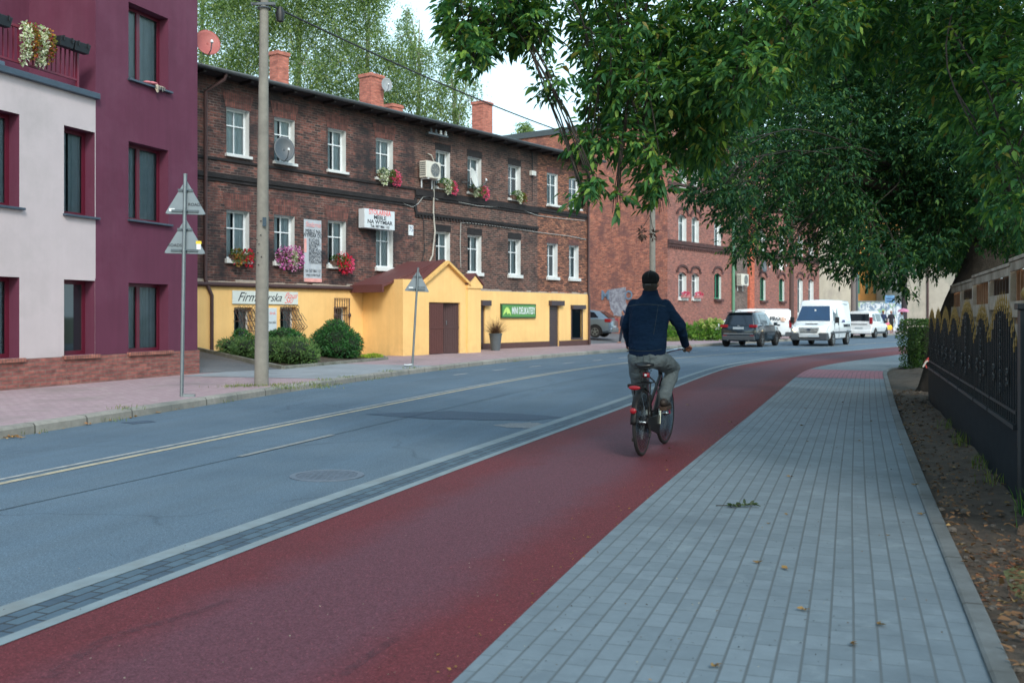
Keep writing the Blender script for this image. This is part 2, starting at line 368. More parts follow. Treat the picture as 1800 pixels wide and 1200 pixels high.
# ================================================================ GROUND AND ROAD
def uvmat_asphalt(name, c, c2, edge=None, speck=.5, width=2.0, wear=None, streak=True, rough=.8, tint=None):
    m = N(name); v = m.coord(); uvn = m.n('ShaderNodeTexCoord'); mp_ = m.n('ShaderNodeMapping'); mp_.inputs['Scale'].default_value = (.12, 1.6, 1)
    m.l(uvn.outputs['UV'], mp_.inputs[0])
    col = m.mix(m.ramp(m.noise(v, .45, 6, .65), .32, .68), lin(c), lin(c2))
    if streak: col = m.mix(m.ramp(m.noise(mp_.outputs[0], 1.4, 5, .6), .42, .68, (0, 0, 0, 1), (.45, .45, .45, 1)), col, lin(tuple(min(255, k*1.22) for k in c)))
    if wear:
        sp = m.n('ShaderNodeSeparateXYZ'); m.l(uvn.outputs['UV'], sp.inputs[0])
        a = m.n('ShaderNodeMath', operation='SUBTRACT'); m.l(sp.outputs[1], a.inputs[0]); a.inputs[1].default_value = width/2
        b = m.n('ShaderNodeMath', operation='ABSOLUTE'); m.l(a.outputs[0], b.inputs[0])
        nn = m.n('ShaderNodeMath', operation='MULTIPLY_ADD'); m.l(m.noise(v, 1.6, 5, .6), nn.inputs[0]); nn.inputs[1].default_value = .55; m.l(b.outputs[0], nn.inputs[2])
        col = m.mix(m.ramp(nn.outputs[0], .62, 1.22), lin(wear), col)
    if streak:      # fine wandering cracks
        dn = m.n('ShaderNodeTexNoise'); dn.inputs['Scale'].default_value = 1.4; dn.inputs['Detail'].default_value = 6; m.l(v, dn.inputs[0]); dm = m.n('ShaderNodeVectorMath', operation='MULTIPLY_ADD'); m.l(dn.outputs['Color'], dm.inputs[0]); dm.inputs[1].default_value = (.7, .7, 0); m.l(v, dm.inputs[2])
        vc = m.n('ShaderNodeTexVoronoi'); vc.feature = 'DISTANCE_TO_EDGE'; vc.inputs['Scale'].default_value = .33; m.l(dm.outputs[0], vc.inputs['Vector'])
        ck = m.n('ShaderNodeMath', operation='MULTIPLY'); m.l(m.ramp(vc.outputs['Distance'], .002, .006, (1, 1, 1, 1), (0, 0, 0, 1)), ck.inputs[0]); m.l(m.ramp(m.noise(v, .35, 3, .5), .46, .58, (0, 0, 0, 1), (.38,)*3+(1,)), ck.inputs[1]); col = m.mix(ck.outputs[0], col, lin(tuple(k*.6 for k in c)))
    sp_ = m.noise(v, 95., 3, .8)
    col = m.mix(1., col, m.ramp(sp_, .34, .70, (1-speck,)*3+(1,), (1+speck,)*3+(1,)), 'MULTIPLY')
    col = m.mix(1., col, m.ramp(m.noise(v, 34., 4, .85), .36, .66, (.80,)*3+(1,), (1.20,)*3+(1,)), 'MULTIPLY')
    col = m.mix(m.ramp(m.noise(v, .8, 8, .75), .60, .74, (0, 0, 0, 1), (.5,)*3+(1,)), col, lin(tuple(k*.72 for k in c)))
    vo = m.n('ShaderNodeTexVoronoi'); vo.inputs['Scale'].default_value = 38.; m.l(v, vo.inputs['Vector'])
    col = m.mix(m.ramp(vo.outputs['Distance'], .06, .16, (.55,)*3+(1,), (0, 0, 0, 1)), col, lin(tuple(min(255, k*1.5+25) for k in c)))
    m.col(col); m.b.inputs['Roughness'].default_value = rough; m.b.inputs['Specular IOR Level'].default_value = .22
    m.bump(m.noise(v, 70., 4, .8), .55, .006); MATS[name] = m.m; return m.m
M_asph = uvmat_asphalt('asphalt', (76, 94, 109), (91, 108, 121), speck=.5)
M_asph_dark = uvmat_asphalt('asphalt_repair', (62, 78, 96), (70, 86, 102), speck=.45, streak=False)
M_asph_light = uvmat_asphalt('asphalt_worn', (128, 130, 132), (112, 116, 120), speck=.4, streak=False)
M_drive = uvmat_asphalt('drive_asphalt', (110, 112, 116), (96, 98, 102), speck=.35, streak=False)
M_red = uvmat_asphalt('red_asphalt', (98, 41, 47), (90, 42, 48), speck=.5, wear=(90, 54, 64), width=2.05, streak=False)
M_conc = mat('kerb_concrete', (150, 152, 152), .85, var=.16, scale=5, bump=.4, dist=.004, dirt=(95, 95, 90), dirt_amt=.5)
M_conc2 = mat('pale_concrete', (114, 128, 134), .85, var=.14, scale=5, bump=.4, dist=.004, dirt=(105, 108, 105), dirt_amt=.5)
M_sett = brick_mat('dark_setts', (52, 72, 88), (70, 92, 106), (26, 30, 34), bw=.19, bh=.09, ms=.006, uv=True, rough=.8, bump=.6, var=.2)
M_pave = brick_mat('grey_pavers', (93, 107, 116), (103, 117, 126), (80, 91, 97), bw=.2, bh=.103, ms=.004, uv=True, rough=.75, bump=.7, var=.10, soot=(80, 93, 102), soot_rng=(.5, .7), wear=(114, 128, 135), rowline=(76, 85, 90))
M_pavep = brick_mat('red_pavers', (136, 76, 88), (150, 90, 102), (74, 58, 60), bw=.2, bh=.103, ms=.0045, uv=True, rough=.75, bump=.7, var=.12)
M_pink = brick_mat('pink_pavers', (150, 128, 134), (162, 141, 145), (122, 106, 110), bw=.2, bh=.1, ms=.006, uv=True, rough=.85, bump=.3, var=.12, soot=(134, 120, 120), soot_rng=(.5, .68), wear=(165, 155, 150))
M_paint = mat('road_paint', (150, 152, 150), .7, var=.2, scale=14, dirt=(108, 116, 120), dirt_amt=1.)
M_painty = mat('yellow_white_paint', (166, 156, 132), .7, var=.2, scale=14, dirt=(118, 120, 116), dirt_amt=1.)
M_soil = mat('soil', (84, 74, 64), .95, var=.4, scale=8, bump=1., dist=.03, dirt=(58, 48, 40), dirt_amt=.9)
M_grass_ground = mat('grass_ground', (92, 98, 62), .95, var=.35, scale=5, bump=.8, dist=.03, dirt=(98, 88, 66), dirt_amt=.8)

g = MB(); g.quad((-1500, -1500, -.035), (1500, -1500, -.035), (1500, 1500, -.035), (-1500, 1500, -.035)); o = g.obj('ground', M_grass_ground); o['kind'] = 'structure'

KL = smooth_curve([(-11.3, -10), (-8.9, 0), (-7.4, 6), (-6.05, 11.86), (-5.62, 13.7), (-5.2, 15.3), (-4.45, 18.5), (-3.55, 21.9), (-2.4, 25.6), (0, 31.9), (3.05, 38.2), (8.6, 47), (14.6, 56), (21.6, 66), (32.5, 81), (47, 101), (70, 130)], .5, 60)
RL = smooth_curve([(-7.6, -11), (-4.5, -2.2), (-2.25, 4.37), (-1.25, 7.3), (-.02, 10.8), (1.85, 15.96), (3.68, 21.3), (5.7, 27), (7.35, 30.8), (11.85, 38.4), (16.2, 44.3), (24, 55), (34, 69), (45, 84), (58, 102), (80, 131)], .5, 30)
RR = smooth_curve([(-6.0, -14), (-1.8, -1), (-.225, 3.94), (.33, 5.71), (.82, 7.17), (1.6, 9.35), (3.07, 13.4), (5.9, 21.3), (7.75, 26.4), (9.3, 29.5), (13.9, 36.5), (18.3, 42.5), (26, 53), (36, 67), (47, 82), (60, 100), (82, 129)], .5, 25)
SR = smooth_curve([(-4.2, -14), (.2, -1), (1.90, 3.94), (3.06, 7.38), (3.9, 9.8), (5.72, 15), (8.7, 23.3), (9.75, 26.2), (10.6, 27.9), (12.4, 29.4), (15.4, 31.2), (22, 36), (32, 49), (44, 65), (60, 86), (84, 118)], .5, 12)
DL = smooth_curve([(-7.3, -1), (-4.47, 8.69), (-3.77, 10.98), (-2.55, 14.9), (-.6, 20.9), (1.35, 26.2), (3.5, 30.9), (6.9, 36.4), (14.8, 47.4), (27, 64)], .5, 20)
SE = smooth_curve([(-6, 0.), (-3.85, 7.49), (-3.44, 8.49), (-2.94, 9.9), (-2.13, 12.4), (-.6, 17.), (.91, 21.3), (4.1, 29.2)], .4, 12)
DP = smooth_curve([(-3.4, 20.), (-1.07, 25.6), (.64, 29.), (2.5, 32.4), (3.96, 35.1), (8.03, 41.6), (9.5, 43.8), (19, 57.5)], .25, 20)
n0 = len(KL)
strip('road', KL, resample_pair(KL, offset(RL, -.40)), 0, 0, M_asph)
def fl(c, a, b, z, m, name): return strip(name, offset(c, a), offset(c, b), z, z, m)
fl(RL, -.47, -.335, .008, M_conc2, 'kerb_strip')
fl(RL, -.335, -.07, .006, M_sett, 'sett_gutter')
fl(RL, -.07, .015, .012, M_conc2, 'edging_strip')
strip('bike_path', offset(RL, .0), resample_pair(offset(RL, .0), offset(RR, .05)), .008, .008, M_red)
iS = [i for i, p in enumerate(SR)]
SRr = SR
L_ = resample_pair(SRr, RR)
sel0 = int(np.argmin(np.abs(SRr[:, 1]-23.0)))
sel1 = int(np.argmin(np.abs(SRr[:, 1]-26.9)))
sel9 = int(np.argmin(np.abs(SRr[:, 1]-29.3)))
# the paving is cut across the path where the red pavers begin and end
def yy(c, y): return int(np.argmin(np.abs(c[:, 1]-y)))
def pave(name, y0a, y1a, y0b, y1b, m, z=.016):
    A = SR[yy(SR, y0a):yy(SR, y1a)+1]; Bc = RR[yy(RR, y0b):yy(RR, y1b)+1]
    n = len(A); B = np.stack([np.interp(np.linspace(0, 1, n), np.linspace(0, 1, len(Bc)), Bc[:, k]) for k in range(2)], axis=1)
    return strip(name, A, B, z, z, m, nx=4)
A = SR[:yy(SR, 22.8)+1]; strip('pavement', A, resample_pair(A, RR), .016, .016, M_pave, nx=4)
ie = int(np.argmin(np.linalg.norm(RR-resample_pair(A[-1:], RR)[0], axis=1)))
pave('tactile_pavement', 22.8, 26.2, RR[ie][1], 27.0, M_pavep)
pave('pavement', 26.2, 30.5, 27.0, 38, M_pave)
A = SR[yy(SR, 30.5):]; 
pave('pavement', 30.5, 100, 38, 112, M_pave)
def sweep_uv(name, c, prof, m):
    s = np.r_[0, np.cumsum(np.linalg.norm(np.diff(c, axis=0), axis=1))]; n = len(prof); cs = [offset(c, o) for o, z in prof]
    vs = [(cs[k][i][0], cs[k][i][1], prof[k][1]) for i in range(len(c)) for k in range(n)]
    t = [0]
    for k in range(1, n): t.append(t[-1]+math.hypot(prof[k][0]-prof[k-1][0], prof[k][1]-prof[k-1][1]))
    fs = [(i*n+k, i*n+k+1, (i+1)*n+k+1, (i+1)*n+k) for i in range(len(c)-1) for k in range(n-1)]
    me = bpy.data.meshes.new(name); me.from_pydata(vs, [], fs); l = me.uv_layers.new(name='UVMap')
    for lp in me.loops: i, k = divmod(lp.vertex_index, n); l.data[lp.index].uv = (s[i], t[k])
    me.materials.append(m); o = bpy.data.objects.new(name, me); COL.objects.link(o); o['kind'] = 'structure'; return o
M_kerb = brick_mat('kerb_stones', (128, 126, 120), (144, 141, 134), (80, 78, 72), bw=1.0, bh=5., ms=.014, uv=True, rough=.85, bump=.4, var=.22, soot=(110, 112, 108), soot_rng=(.48, .66), off=0)
M_edge = brick_mat('edging_stones', (88, 95, 98), (102, 108, 110), (44, 44, 42), bw=1.0, bh=5., ms=.012, uv=True, rough=.85, bump=.4, var=.2, soot=(72, 76, 76), soot_rng=(.48, .66), off=0)
sweep_uv('kerb', KL, [(.0, -.03), (-.005, .095), (-.03, .125), (-.16, .13), (-.16, .0)], M_kerb)
sweep_uv('kerb', SR[:], [(-.004, .0), (-.002, .028), (.012, .034), (.088, .034), (.095, .026), (.095, -.08)], M_edge)
# far pavement of pink pavers behind the kerb
strip('pavement', offset(KL, -.155), offset(KL, -4.6), .122, .122, M_pink, nx=3)
# asphalt seam, markings
strip('road_seam', SE, offset(SE, .018), .004, .004, uvmat_asphalt('seam_tar', (66, 82, 94), (78, 94, 105), speck=.4, streak=False))
for a, b, m_ in ((.0, .085, M_painty), (-.16, -.095, M_paint)):
    c = DL if a == 0 else DL[:yy(DL, 34)]
    strip('road_marking', offset(c, a), offset(c, b), .004, .004, m_)
for i0 in range(20, len(DP)-8, 9):
    c = DP[i0:i0+4]
    if c[0][1] > 24.5: strip('road_marking', offset(c, 0), offset(c, .1), .004, .004, M_paint)
for a, b in ((10.2, 10.9), (11.1, 12.0)):
    c = SE[yy(SE, a):yy(SE, b)+1]; strip('road_marking', offset(c, -.03), offset(c, .05), .008, .008, mat('faded_paint', (122, 126, 126), .8, var=.2, scale=30, dirt=(92, 102, 110), dirt_amt=1.))
def patch(name, px, z, m, kind='structure', wob=.04, sub=6):
    P = [np.array(G(u, v, z)) for u, v in px]; pts = []
    for i in range(len(P)):
        a, b = P[i], P[(i+1) % len(P)]
        for j in range(sub): p = a+(b-a)*j/sub; pts.append((p[0]+random.uniform(-wob, wob), p[1]+random.uniform(-wob, wob), z))
    mb = MB(); mb.add(pts, [tuple(range(len(pts)))]); o = mb.obj(name, m)
    if kind: o['kind'] = kind
    return o
patch('road_patch', [(870, 745), (935, 742), (962, 746), (940, 752), (885, 751)], .004, M_asph_light, wob=.07)
patch('road_patch', [(640, 727), (790, 722), (900, 726), (995, 733), (930, 739), (760, 736)], .004, M_asph_dark, wob=.03)
patch('road_patch', [(215, 742), (262, 738), (276, 741), (232, 745)], .004, M_asph_dark, wob=.03)
c_ = KL[yy(KL, 21.3):yy(KL, 27.2)]; strip('concrete_apron', offset(c_, -.17), offset(c_, -3.75), .127, .129, mat('apron_concrete', (134, 140, 146), .9, var=.12, scale=2.5, dirt=(110, 114, 116), dirt_amt=.7))
mh = thing('manhole_cover', 'round cast iron manhole cover set in the blue-grey road', 'manhole', (*G(575, 836), 0.0))
b = MB(); b.lathe([(0, .0), (.335, .0), (.335, .009), (.28, .009), (.28, .005), (0, .005)], n=40); b.obj('rim', mat('manhole_rim', (84, 96, 110), .6, var=.2, scale=20), mh)
b = MB(); b.lathe([(0, .0052), (.27, .0052), (.27, .008), (0, .008)], n=40)
for i in range(-4, 5):
    for j in range(-4, 5):
        if i*i+j*j < 18: b.box(i*.055-.015, j*.055-.015, .008, i*.055+.015, j*.055+.015, .011)
b.obj('cover', mat('manhole_iron', (78, 90, 104), .7, metal=.1, var=.25, scale=15), mh)
# sloping drive and yard between the two houses, planting bed
def sheet(name, pts, m, kind='structure', sub=0):
    mb = MB(); mb.add(pts, [tuple(range(len(pts)))]); o = mb.obj(name, m); o['kind'] = kind; return o
sheet('driveway', [(-7.6, 23.0, .128), (-5.74, 25.05, .132), (-9.3, 29.3, .50), (-16, 36, .6), (-22, 34, .6), (-12, 22, .3)], M_drive)
sheet('planting_bed', [(-5.74, 25.05, .13), (-3.9, 30.6, .13), (-4.9, 34.6, .13), (-5.8, 34.2, .20), (-9.3, 29.45, .46)], M_soil)
c_ = KL[yy(KL, 43.5):yy(KL, 84)]; strip('yard', offset(c_, -4.5), offset(c_, -14), .124, .85, M_drive, nx=6)
BE = np.array([(-9.35, 29.35), (-5.74, 25.0), (-3.85, 30.65), (-4.2, 32.2)])
bz = [.56, .21, .20, .20]
mb = MB()
for i in range(3):
    a, c = BE[i], BE[i+1]; k = 4
    for j in range(k):
        p = a+(c-a)*j/k; q = a+(c-a)*(j+.985)/k; z0 = bz[i]+(bz[i+1]-bz[i])*j/k; z1 = bz[i]+(bz[i+1]-bz[i])*(j+1)/k
        mb.bar((p[0], p[1], z0-.12), (q[0], q[1], z1-.12), .09, .24)
tag(mb.obj('garden_edging', mat('mossy_edging', (120, 120, 112), .9, var=.2, scale=6, bump=.4, dirt=(70, 74, 60), dirt_amt=.7), bevel=.01), 'low mossy concrete edging round the shrub bed by the yellow wall', 'edging')
# soil strip along the fence
A = offset(SR, .09); i0, i1 = 0, yy(SR, 28.2); A = A[i0:i1]
nn = 16; mb = MB(); rows = []
for i, p in enumerate(A):
    fe = np.array([3.96+.345*(p[1]-7.78)+1.1, p[1]-.35]); row = []
    for j in range(nn+1):
        t = j/nn; q = p*(1-t)+fe*t; d = min(t*2.2, 1.)
        z = .012+d*(.03*math.sin(q[0]*3.1+q[1]*1.7)+.03*math.sin(q[1]*2.3-q[0]*2.)+random.uniform(-.022, .022))-.03*(1-d)
        z -= .16*math.exp(-((q[0]-3.0)**2/.18+(q[1]-5.5)**2/1.1))*d
        row.append((q[0], q[1], z+.02*d))
    rows.append(row)
mb.loft(rows, 0, False, False); so_ = mb.obj('soil', M_soil, smooth=True, ang=180); so_['kind'] = 'structure'
# skid marks on the bike path (thin rubber stains)
m = N('rubber_stain'); v = m.coord(); m.b.inputs['Base Color'].default_value = (*lin((70, 44, 54)), 1); m.b.inputs['Roughness'].default_value = .8; m.l(m.ramp(m.noise(v, 14., 5, .8), .40, .75, (0, 0, 0, 1), (.6, .6, .6, 1)), m.b.inputs['Alpha']); M_skid = m.m
for px, w in (([(70, 1190), (180, 1120), (300, 1085), (400, 1052)], .018), ([(590, 1185), (640, 1150), (690, 1118)], .015), ([(560, 870+33), (600, 902)], .01)):
    if px[0][0] == 560: continue
    c = cr([G(u, v, .012) for u, v in px], 8); strip('skid_mark', c, offset(c, w*3.4), .0125, .0125, M_skid)

# ================================================================ SHARED MATERIALS
M_glass = glass_mat(t=.90)
M_glassd = glass_mat('dark_window_glass', (30, 40, 46), .86)
M_white = mat('white_plastic', (215, 222, 226), .45, var=.05, scale=3)
M_reveal = mat('white_reveal', (212, 216, 216), .8, var=.08, scale=4, dirt=(165, 165, 160), dirt_amt=.3)
M_curt = mat('net_curtain', (236, 242, 246), .9, var=.08, scale=3)
M_curt2 = mat('grey_curtain', (206, 214, 218), .9, var=.1, scale=3)
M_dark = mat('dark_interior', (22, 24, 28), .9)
M_black = mat('black_plastic', (24, 25, 27), .5, var=.1)
M_metal = mat('galvanised_metal', (130, 140, 146), .42, metal=.75, var=.12, scale=10)
M_brown = mat('brown_metal', (74, 54, 54), .55, metal=.1, var=.15, scale=5)
M_grey = mat('grey_metal', (84, 92, 98), .5, metal=.2, var=.1)
M_wire = mat('black_cable', (28, 30, 34), .6)
M_wirew = mat('pale_cable', (170, 172, 170), .6)
M_letd = mat('dark_lettering', (34, 40, 50), .7)
M_letr = mat('red_lettering', (225, 110, 110), .7)

# ---- walls with real openings and windows
def wall(x0, x1, z0, z1, holes, y=0., depth=.22, mw=0, mr=1, mb=None):
    mb = mb or MB(); xs = sorted({x0, x1, *[h[i] for h in holes for i in (0, 1)]}); zs = sorted({z0, z1, *[h[i] for h in holes for i in (2, 3)]})
    xs = [x for x in xs if x0 <= x <= x1]; zs = [z for z in zs if z0 <= z <= z1]
    def inh(x, z): return any(h[0] < x < h[1] and h[2] < z < h[3] for h in holes)
    for i in range(len(xs)-1):
        for k in range(len(zs)-1):
            if not inh((xs[i]+xs[i+1])/2, (zs[k]+zs[k+1])/2): mb.quad((xs[i], y, zs[k]), (xs[i+1], y, zs[k]), (xs[i+1], y, zs[k+1]), (xs[i], y, zs[k+1]), mw)
    for a, b_, c, d in [h[:4] for h in holes]:
        e = y+depth
        mb.quad((a, y, c), (a, e, c), (a, e, d), (a, y, d), mr); mb.quad((b_, y, c), (b_, y, d), (b_, e, d), (b_, e, c), mr)
        mb.quad((a, y, d), (a, e, d), (b_, e, d), (b_, y, d), mr); mb.quad((a, y, c), (b_, y, c), (b_, e, c), (a, e, c), mr)
    return mb
def window(parent, x0, x1, z0, z1, y, fm, gm=None, curt=None, bars='cross', split=.5, sill=None, fw=.055, gap=.0, tz=.35, sillz=.05, sillout=.1, name='window'):
    gm = gm or M_glass; w = MB(); t = .05
    w.box(x0, y, z0, x0+fw, y+t, z1); w.box(x1-fw, y, z0, x1, y+t, z1); w.box(x0+fw, y, z0, x1-fw, y+t, z0+fw); w.box(x0+fw, y, z1-fw, x1-fw, y+t, z1)
    if bars in ('cross', 'mull', 'two'):
        xm = x0+(x1-x0)*split; mw = .03 if bars == 'cross' else .1; w.box(xm-mw/2, y-.004, z0+fw, xm+mw/2, y+t-.01, z1-fw)
    if bars in ('cross', 'T'):
        zm = z1-(z1-z0)*tz; w.box(x0+fw, y-.002, zm-.018, x1-fw, y+t-.008, zm+.018)
    o = w.obj(name, fm, parent)
    p = MB(); p.quad((x0+fw*.8, y+.028, z0+fw*.8), (x1-fw*.8, y+.028, z0+fw*.8), (x1-fw*.8, y+.028, z1-fw*.8), (x0+fw*.8, y+.028, z1-fw*.8)); p.obj('pane', gm, o)
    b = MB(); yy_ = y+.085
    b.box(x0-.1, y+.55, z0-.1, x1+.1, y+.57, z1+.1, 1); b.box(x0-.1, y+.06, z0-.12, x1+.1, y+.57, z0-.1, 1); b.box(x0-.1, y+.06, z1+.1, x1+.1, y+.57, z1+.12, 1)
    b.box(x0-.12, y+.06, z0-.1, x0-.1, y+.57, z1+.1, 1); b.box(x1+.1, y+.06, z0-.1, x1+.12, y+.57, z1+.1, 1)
    if curt:
        for (a, c) in ((x0-.03, x0+(x1-x0)*(.5-gap)), (x0+(x1-x0)*(.5+gap), x1+.03)):
            n = max(6, int((c-a)/.03)); ph = random.random()*6
            for i in range(n):
                xa, xb = a+(c-a)*i/n, a+(c-a)*(i+1)/n; ya = yy_+.022*math.sin(i*1.3+ph)+.01*math.sin(i*2.9); yb = yy_+.022*math.sin((i+1)*1.3+ph)+.01*math.sin((i+1)*2.9)
                b.quad((xa, ya, z0-.05), (xb, yb, z0-.05), (xb, yb, z1+.05), (xa, ya, z1+.05), 0)
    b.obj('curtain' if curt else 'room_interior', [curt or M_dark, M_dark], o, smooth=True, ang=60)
    if sill:
        s = MB(); s.box(x0-.06, y-.27-sillout+.02, z0-sillz, x1+.06, y+.0, z0-.004); s.obj('sill', sill, o, bevel=.006)
    return o
# ================================================================ MAROON APARTMENT BUILDING (near left)
PB = Plane(-7.33-.3245*14, 23.2-.9459*14, .3245, .9459); S1 = 14.0
bl = thing('apartment_building', 'maroon and cream rendered apartment block with a balcony and red brick base', 'building', (*PB.o, 0), PB.rot)
M_mar = mat('maroon_render', (94, 42, 66), .85, var=.07, scale=1.2, bump=.25, dist=.004, dirt=(108, 62, 84), dirt_amt=.6, streak=.10)
M_cream = mat('cream_render', (192, 181, 184), .88, var=.04, scale=1.5, bump=.25, dist=.004, dirt=(164, 158, 158), dirt_amt=.5, streak=.025)
M_marf = mat('maroon_frame', (92, 26, 46), .4, var=.05)
M_ledge = mat('slate_metal', (70, 84, 98), .45, metal=.3, var=.12, scale=4)
M_pb = brick_mat('pink_base_brick', (150, 92, 84), (128, 78, 74), (116, 96, 90), bw=.26, bh=.075, ms=.010, wear=(160, 120, 108), bump=.4)
M_slb = brick_mat('sill_bricks', (160, 104, 90), (140, 90, 80), (110, 84, 78), bw=.07, bh=.3, ms=.008)
def pr(u0, u1, vt, vb, off=0):
    a, zt = PB.hit(u0, vt, off); b_, _ = PB.hit(u1, vt, off); _, zb = PB.hit(u0, vb, off); return [a, b_, zb, zt]
xc = PB.hit(168, 165)[0]                    # edge between the cream bay and the maroon stair tower
W3 = pr(223.5, 294.6, 2, 137); W2 = pr(226, 296, 248, 385); W1 = pr(226.5, 297, 497, 619)
C2 = pr(112, 168, 220, 375); C1 = pr(113, 169, 491, 625)
zl = PB.hit(0, 113)[1]; zl2 = PB.hit(165, 163)[1]; ztop = (zl+zl2)/2
for q in (W3, W2, W1): q[0], q[1] = W2[0], W2[1]
C2[0] = C1[0] = (C2[0]+C1[0])/2; C2[1] = C1[1] = xc-.02
wd = C2[1]-C2[0]
L1x1 = PB.hit(34, 486)[0]; A1 = [L1x1-wd*1.15, L1x1, C1[2], C1[3]]; A2 = [L1x1-wd*1.15, L1x1, C2[2], C2[3]]
zb_ = .67; zs2 = PB.hit(168, 490)[1]
holes = [W3, W2, W1]
mb = wall(xc, S1, zb_, 13.5, holes, 0, .26)
mb.quad((S1, 0, zb_), (S1, 10, zb_), (S1, 10, 13.5), (S1, 0, 13.5), 0); mb.quad((0, 10, 0), (S1, 10, 0), (S1, 10, 13.5), (0, 10, 13.5), 0); mb.quad((xc, 0, 13.5), (S1, 0, 13.5), (S1, 10, 13.5), (xc, 10, 13.5), 0)
mb.quad((xc, 0, ztop), (xc, 0, 13.5), (xc, 1.7, 13.5), (xc, 1.7, ztop), 0)         # side cheek of the balcony
mb.quad((0, 1.7, ztop-.1), (xc, 1.7, ztop-.1), (xc, 1.7, 13.5), (0, 1.7, 13.5), 0)
mb.box(C1[0]-.0, -.0, zb_, xc, .002, .671, 0)
# maroon panel under and round the ground floor bay window, down to the base
pq = wall(C1[1], xc, zb_, zs2, [], -.004)
for v_, f_, m_ in ((pq.v, pq.f, 0),): mb.add(v_, f_, 0)
mb.obj('render_wall', [M_mar, M_mar], bl)
mb = wall(0, xc, zb_, ztop, [C2, C1, A1, A2], 0, .26); mb.quad((0, 0, 0), (0, 10, 0), (0, 10, 13), (0, 0, 13), 0); mb.obj('cream_wall', [M_cream, M_mar], bl)
mb = MB(); mb.box(0, -.0, -.1, S1+.03, 9.9, zb_-.003); 
ob = mb.obj('brick_base', M_pb, bl); ob.location = (0, -.035, 0)
for q, kind in ((W3, 'mull'), (W2, 'mull'), (W1, 'mull')):
    window(bl, q[0], q[1], q[2], q[3], .24, M_marf, M_glassd, M_curt2, 'mull', .45, fw=.07, gap=.03)
for q in (C2, C1, A1, A2): window(bl, q[0], q[1], q[2], q[3], .24, M_marf, M_glassd, M_curt2, 'none', fw=.08, gap=.02)
for q in (W3, W2, C2, A2):
    mb = MB(); mb.box(q[0]-.03, -.075, q[2]-.045, q[1]+.08, .24, q[2]-.002); mb.obj('window_ledge', M_ledge, bl, bevel=.006)
for q in (W1, C1, A1):
    mb = MB(); mb.box(q[0]-.05, -.085, q[2]-.075, q[1]+.08, .24, q[2]-.002); mb.obj('brick_sill', M_slb, bl, bevel=.006)
mb = MB(); mb.box(0, -.10, ztop-.14, xc+.03, 1.7, ztop-.02); mb.obj('balcony_slab', M_ledge, bl, bevel=.01)
mb = MB()
for i in range(14): mb.box(i*.6+.01, -.06, ztop-.018, i*.6+.58, .16, ztop+.06) if i*.6+.58 < xc else None
mb.obj('parapet_cap', mat('slate_cap', (84, 100, 116), .4, metal=.3, var=.15), bl, bevel=.01)
xr = PB.hit(142, 140)[0]; zr = PB.hit(142, 75)[1]; zr = (zr+PB.hit(0, 38)[1])/2
M_rail = mat('maroon_rail', (110, 34, 56), .45, var=.06)
rl = MB(); rl.box(0, .04, zr-.05, xr, .09, zr); rl.box(0, .045, ztop+.14, xr, .085, ztop+.18); rl.box(xr-.05, .04, ztop-.02, xr, .09, zr)
x = .05
while x < xr-.05: rl.box(x, .05, ztop+.16, x+.022, .075, zr-.03); x += .115
rl.obj('balcony_railing', M_rail, bl)
mb = MB(); xd = PB.hit(30, 60)[0]; mb.box(xd-1.6, 1.60, ztop, xd+.35, 1.69, ztop+2.2); mb.obj('balcony_door', mat('dark_blue_door', (34, 44, 60), .4), bl)
# things on the building
M_pbx = mat('planter_plastic', (34, 40, 46), .5)
for i, (u0, u1, lab) in enumerate(((-30, 8, 'dark planter box on the balcony railing at the frame edge, farthest from the maroon corner'), (92, 118, 'dark planter box on the balcony rail just right of the hanging flowers'), (118, 146, 'dark planter box hooked on the balcony rail end by the maroon wall'))):
    a = PB.hit(u0, 60)[0]; c = PB.hit(u1, 60)[0]
    t = thing('planter_box', lab, 'planter', PB.w((a+c)/2, -.04, zr-.06), PB.rot, 'planter boxes on the balcony rail')
    w_ = (c-a)/2*.96; mb = MB(); mb.loft([[(-w_*.9, -.13, -.12), (w_*.9, -.13, -.12), (w_*.9, .0, -.12), (-w_*.9, .0, -.12)], [(-w_, -.17, .06), (w_, -.17, .06), (w_, .03, .06), (-w_, .03, .06)]]); mb.obj('trough', M_pbx, t, bevel=.008)
    for k in (-.6, .6): mb = MB(); mb.box(w_*k-.012, -.18, -.02, w_*k+.012, .1, .075); mb.obj('bracket', M_black, t)
    mb = MB(); mb.box(-w_*.93, -.15, .045, w_*.93, .01, .062); mb.obj('soil', M_soil, t)
M_fl = {n: leaf_mat('petals_'+n, [(0, a), (.5, b_), (1, c)], .6, .3, .2) for n, a, b_, c in (
    ('white', (225, 228, 222), (205, 210, 205), (120, 150, 90)), ('pink', (215, 60, 110), (230, 110, 160), (190, 40, 90)), ('magenta', (170, 50, 150), (210, 110, 200), (225, 190, 225)),
    ('red', (205, 30, 60), (225, 50, 90), (180, 25, 50)), ('mixed', (170, 40, 70), (90, 120, 60), (190, 120, 60)), ('green', (50, 84, 40), (74, 110, 54), (96, 130, 70)))}
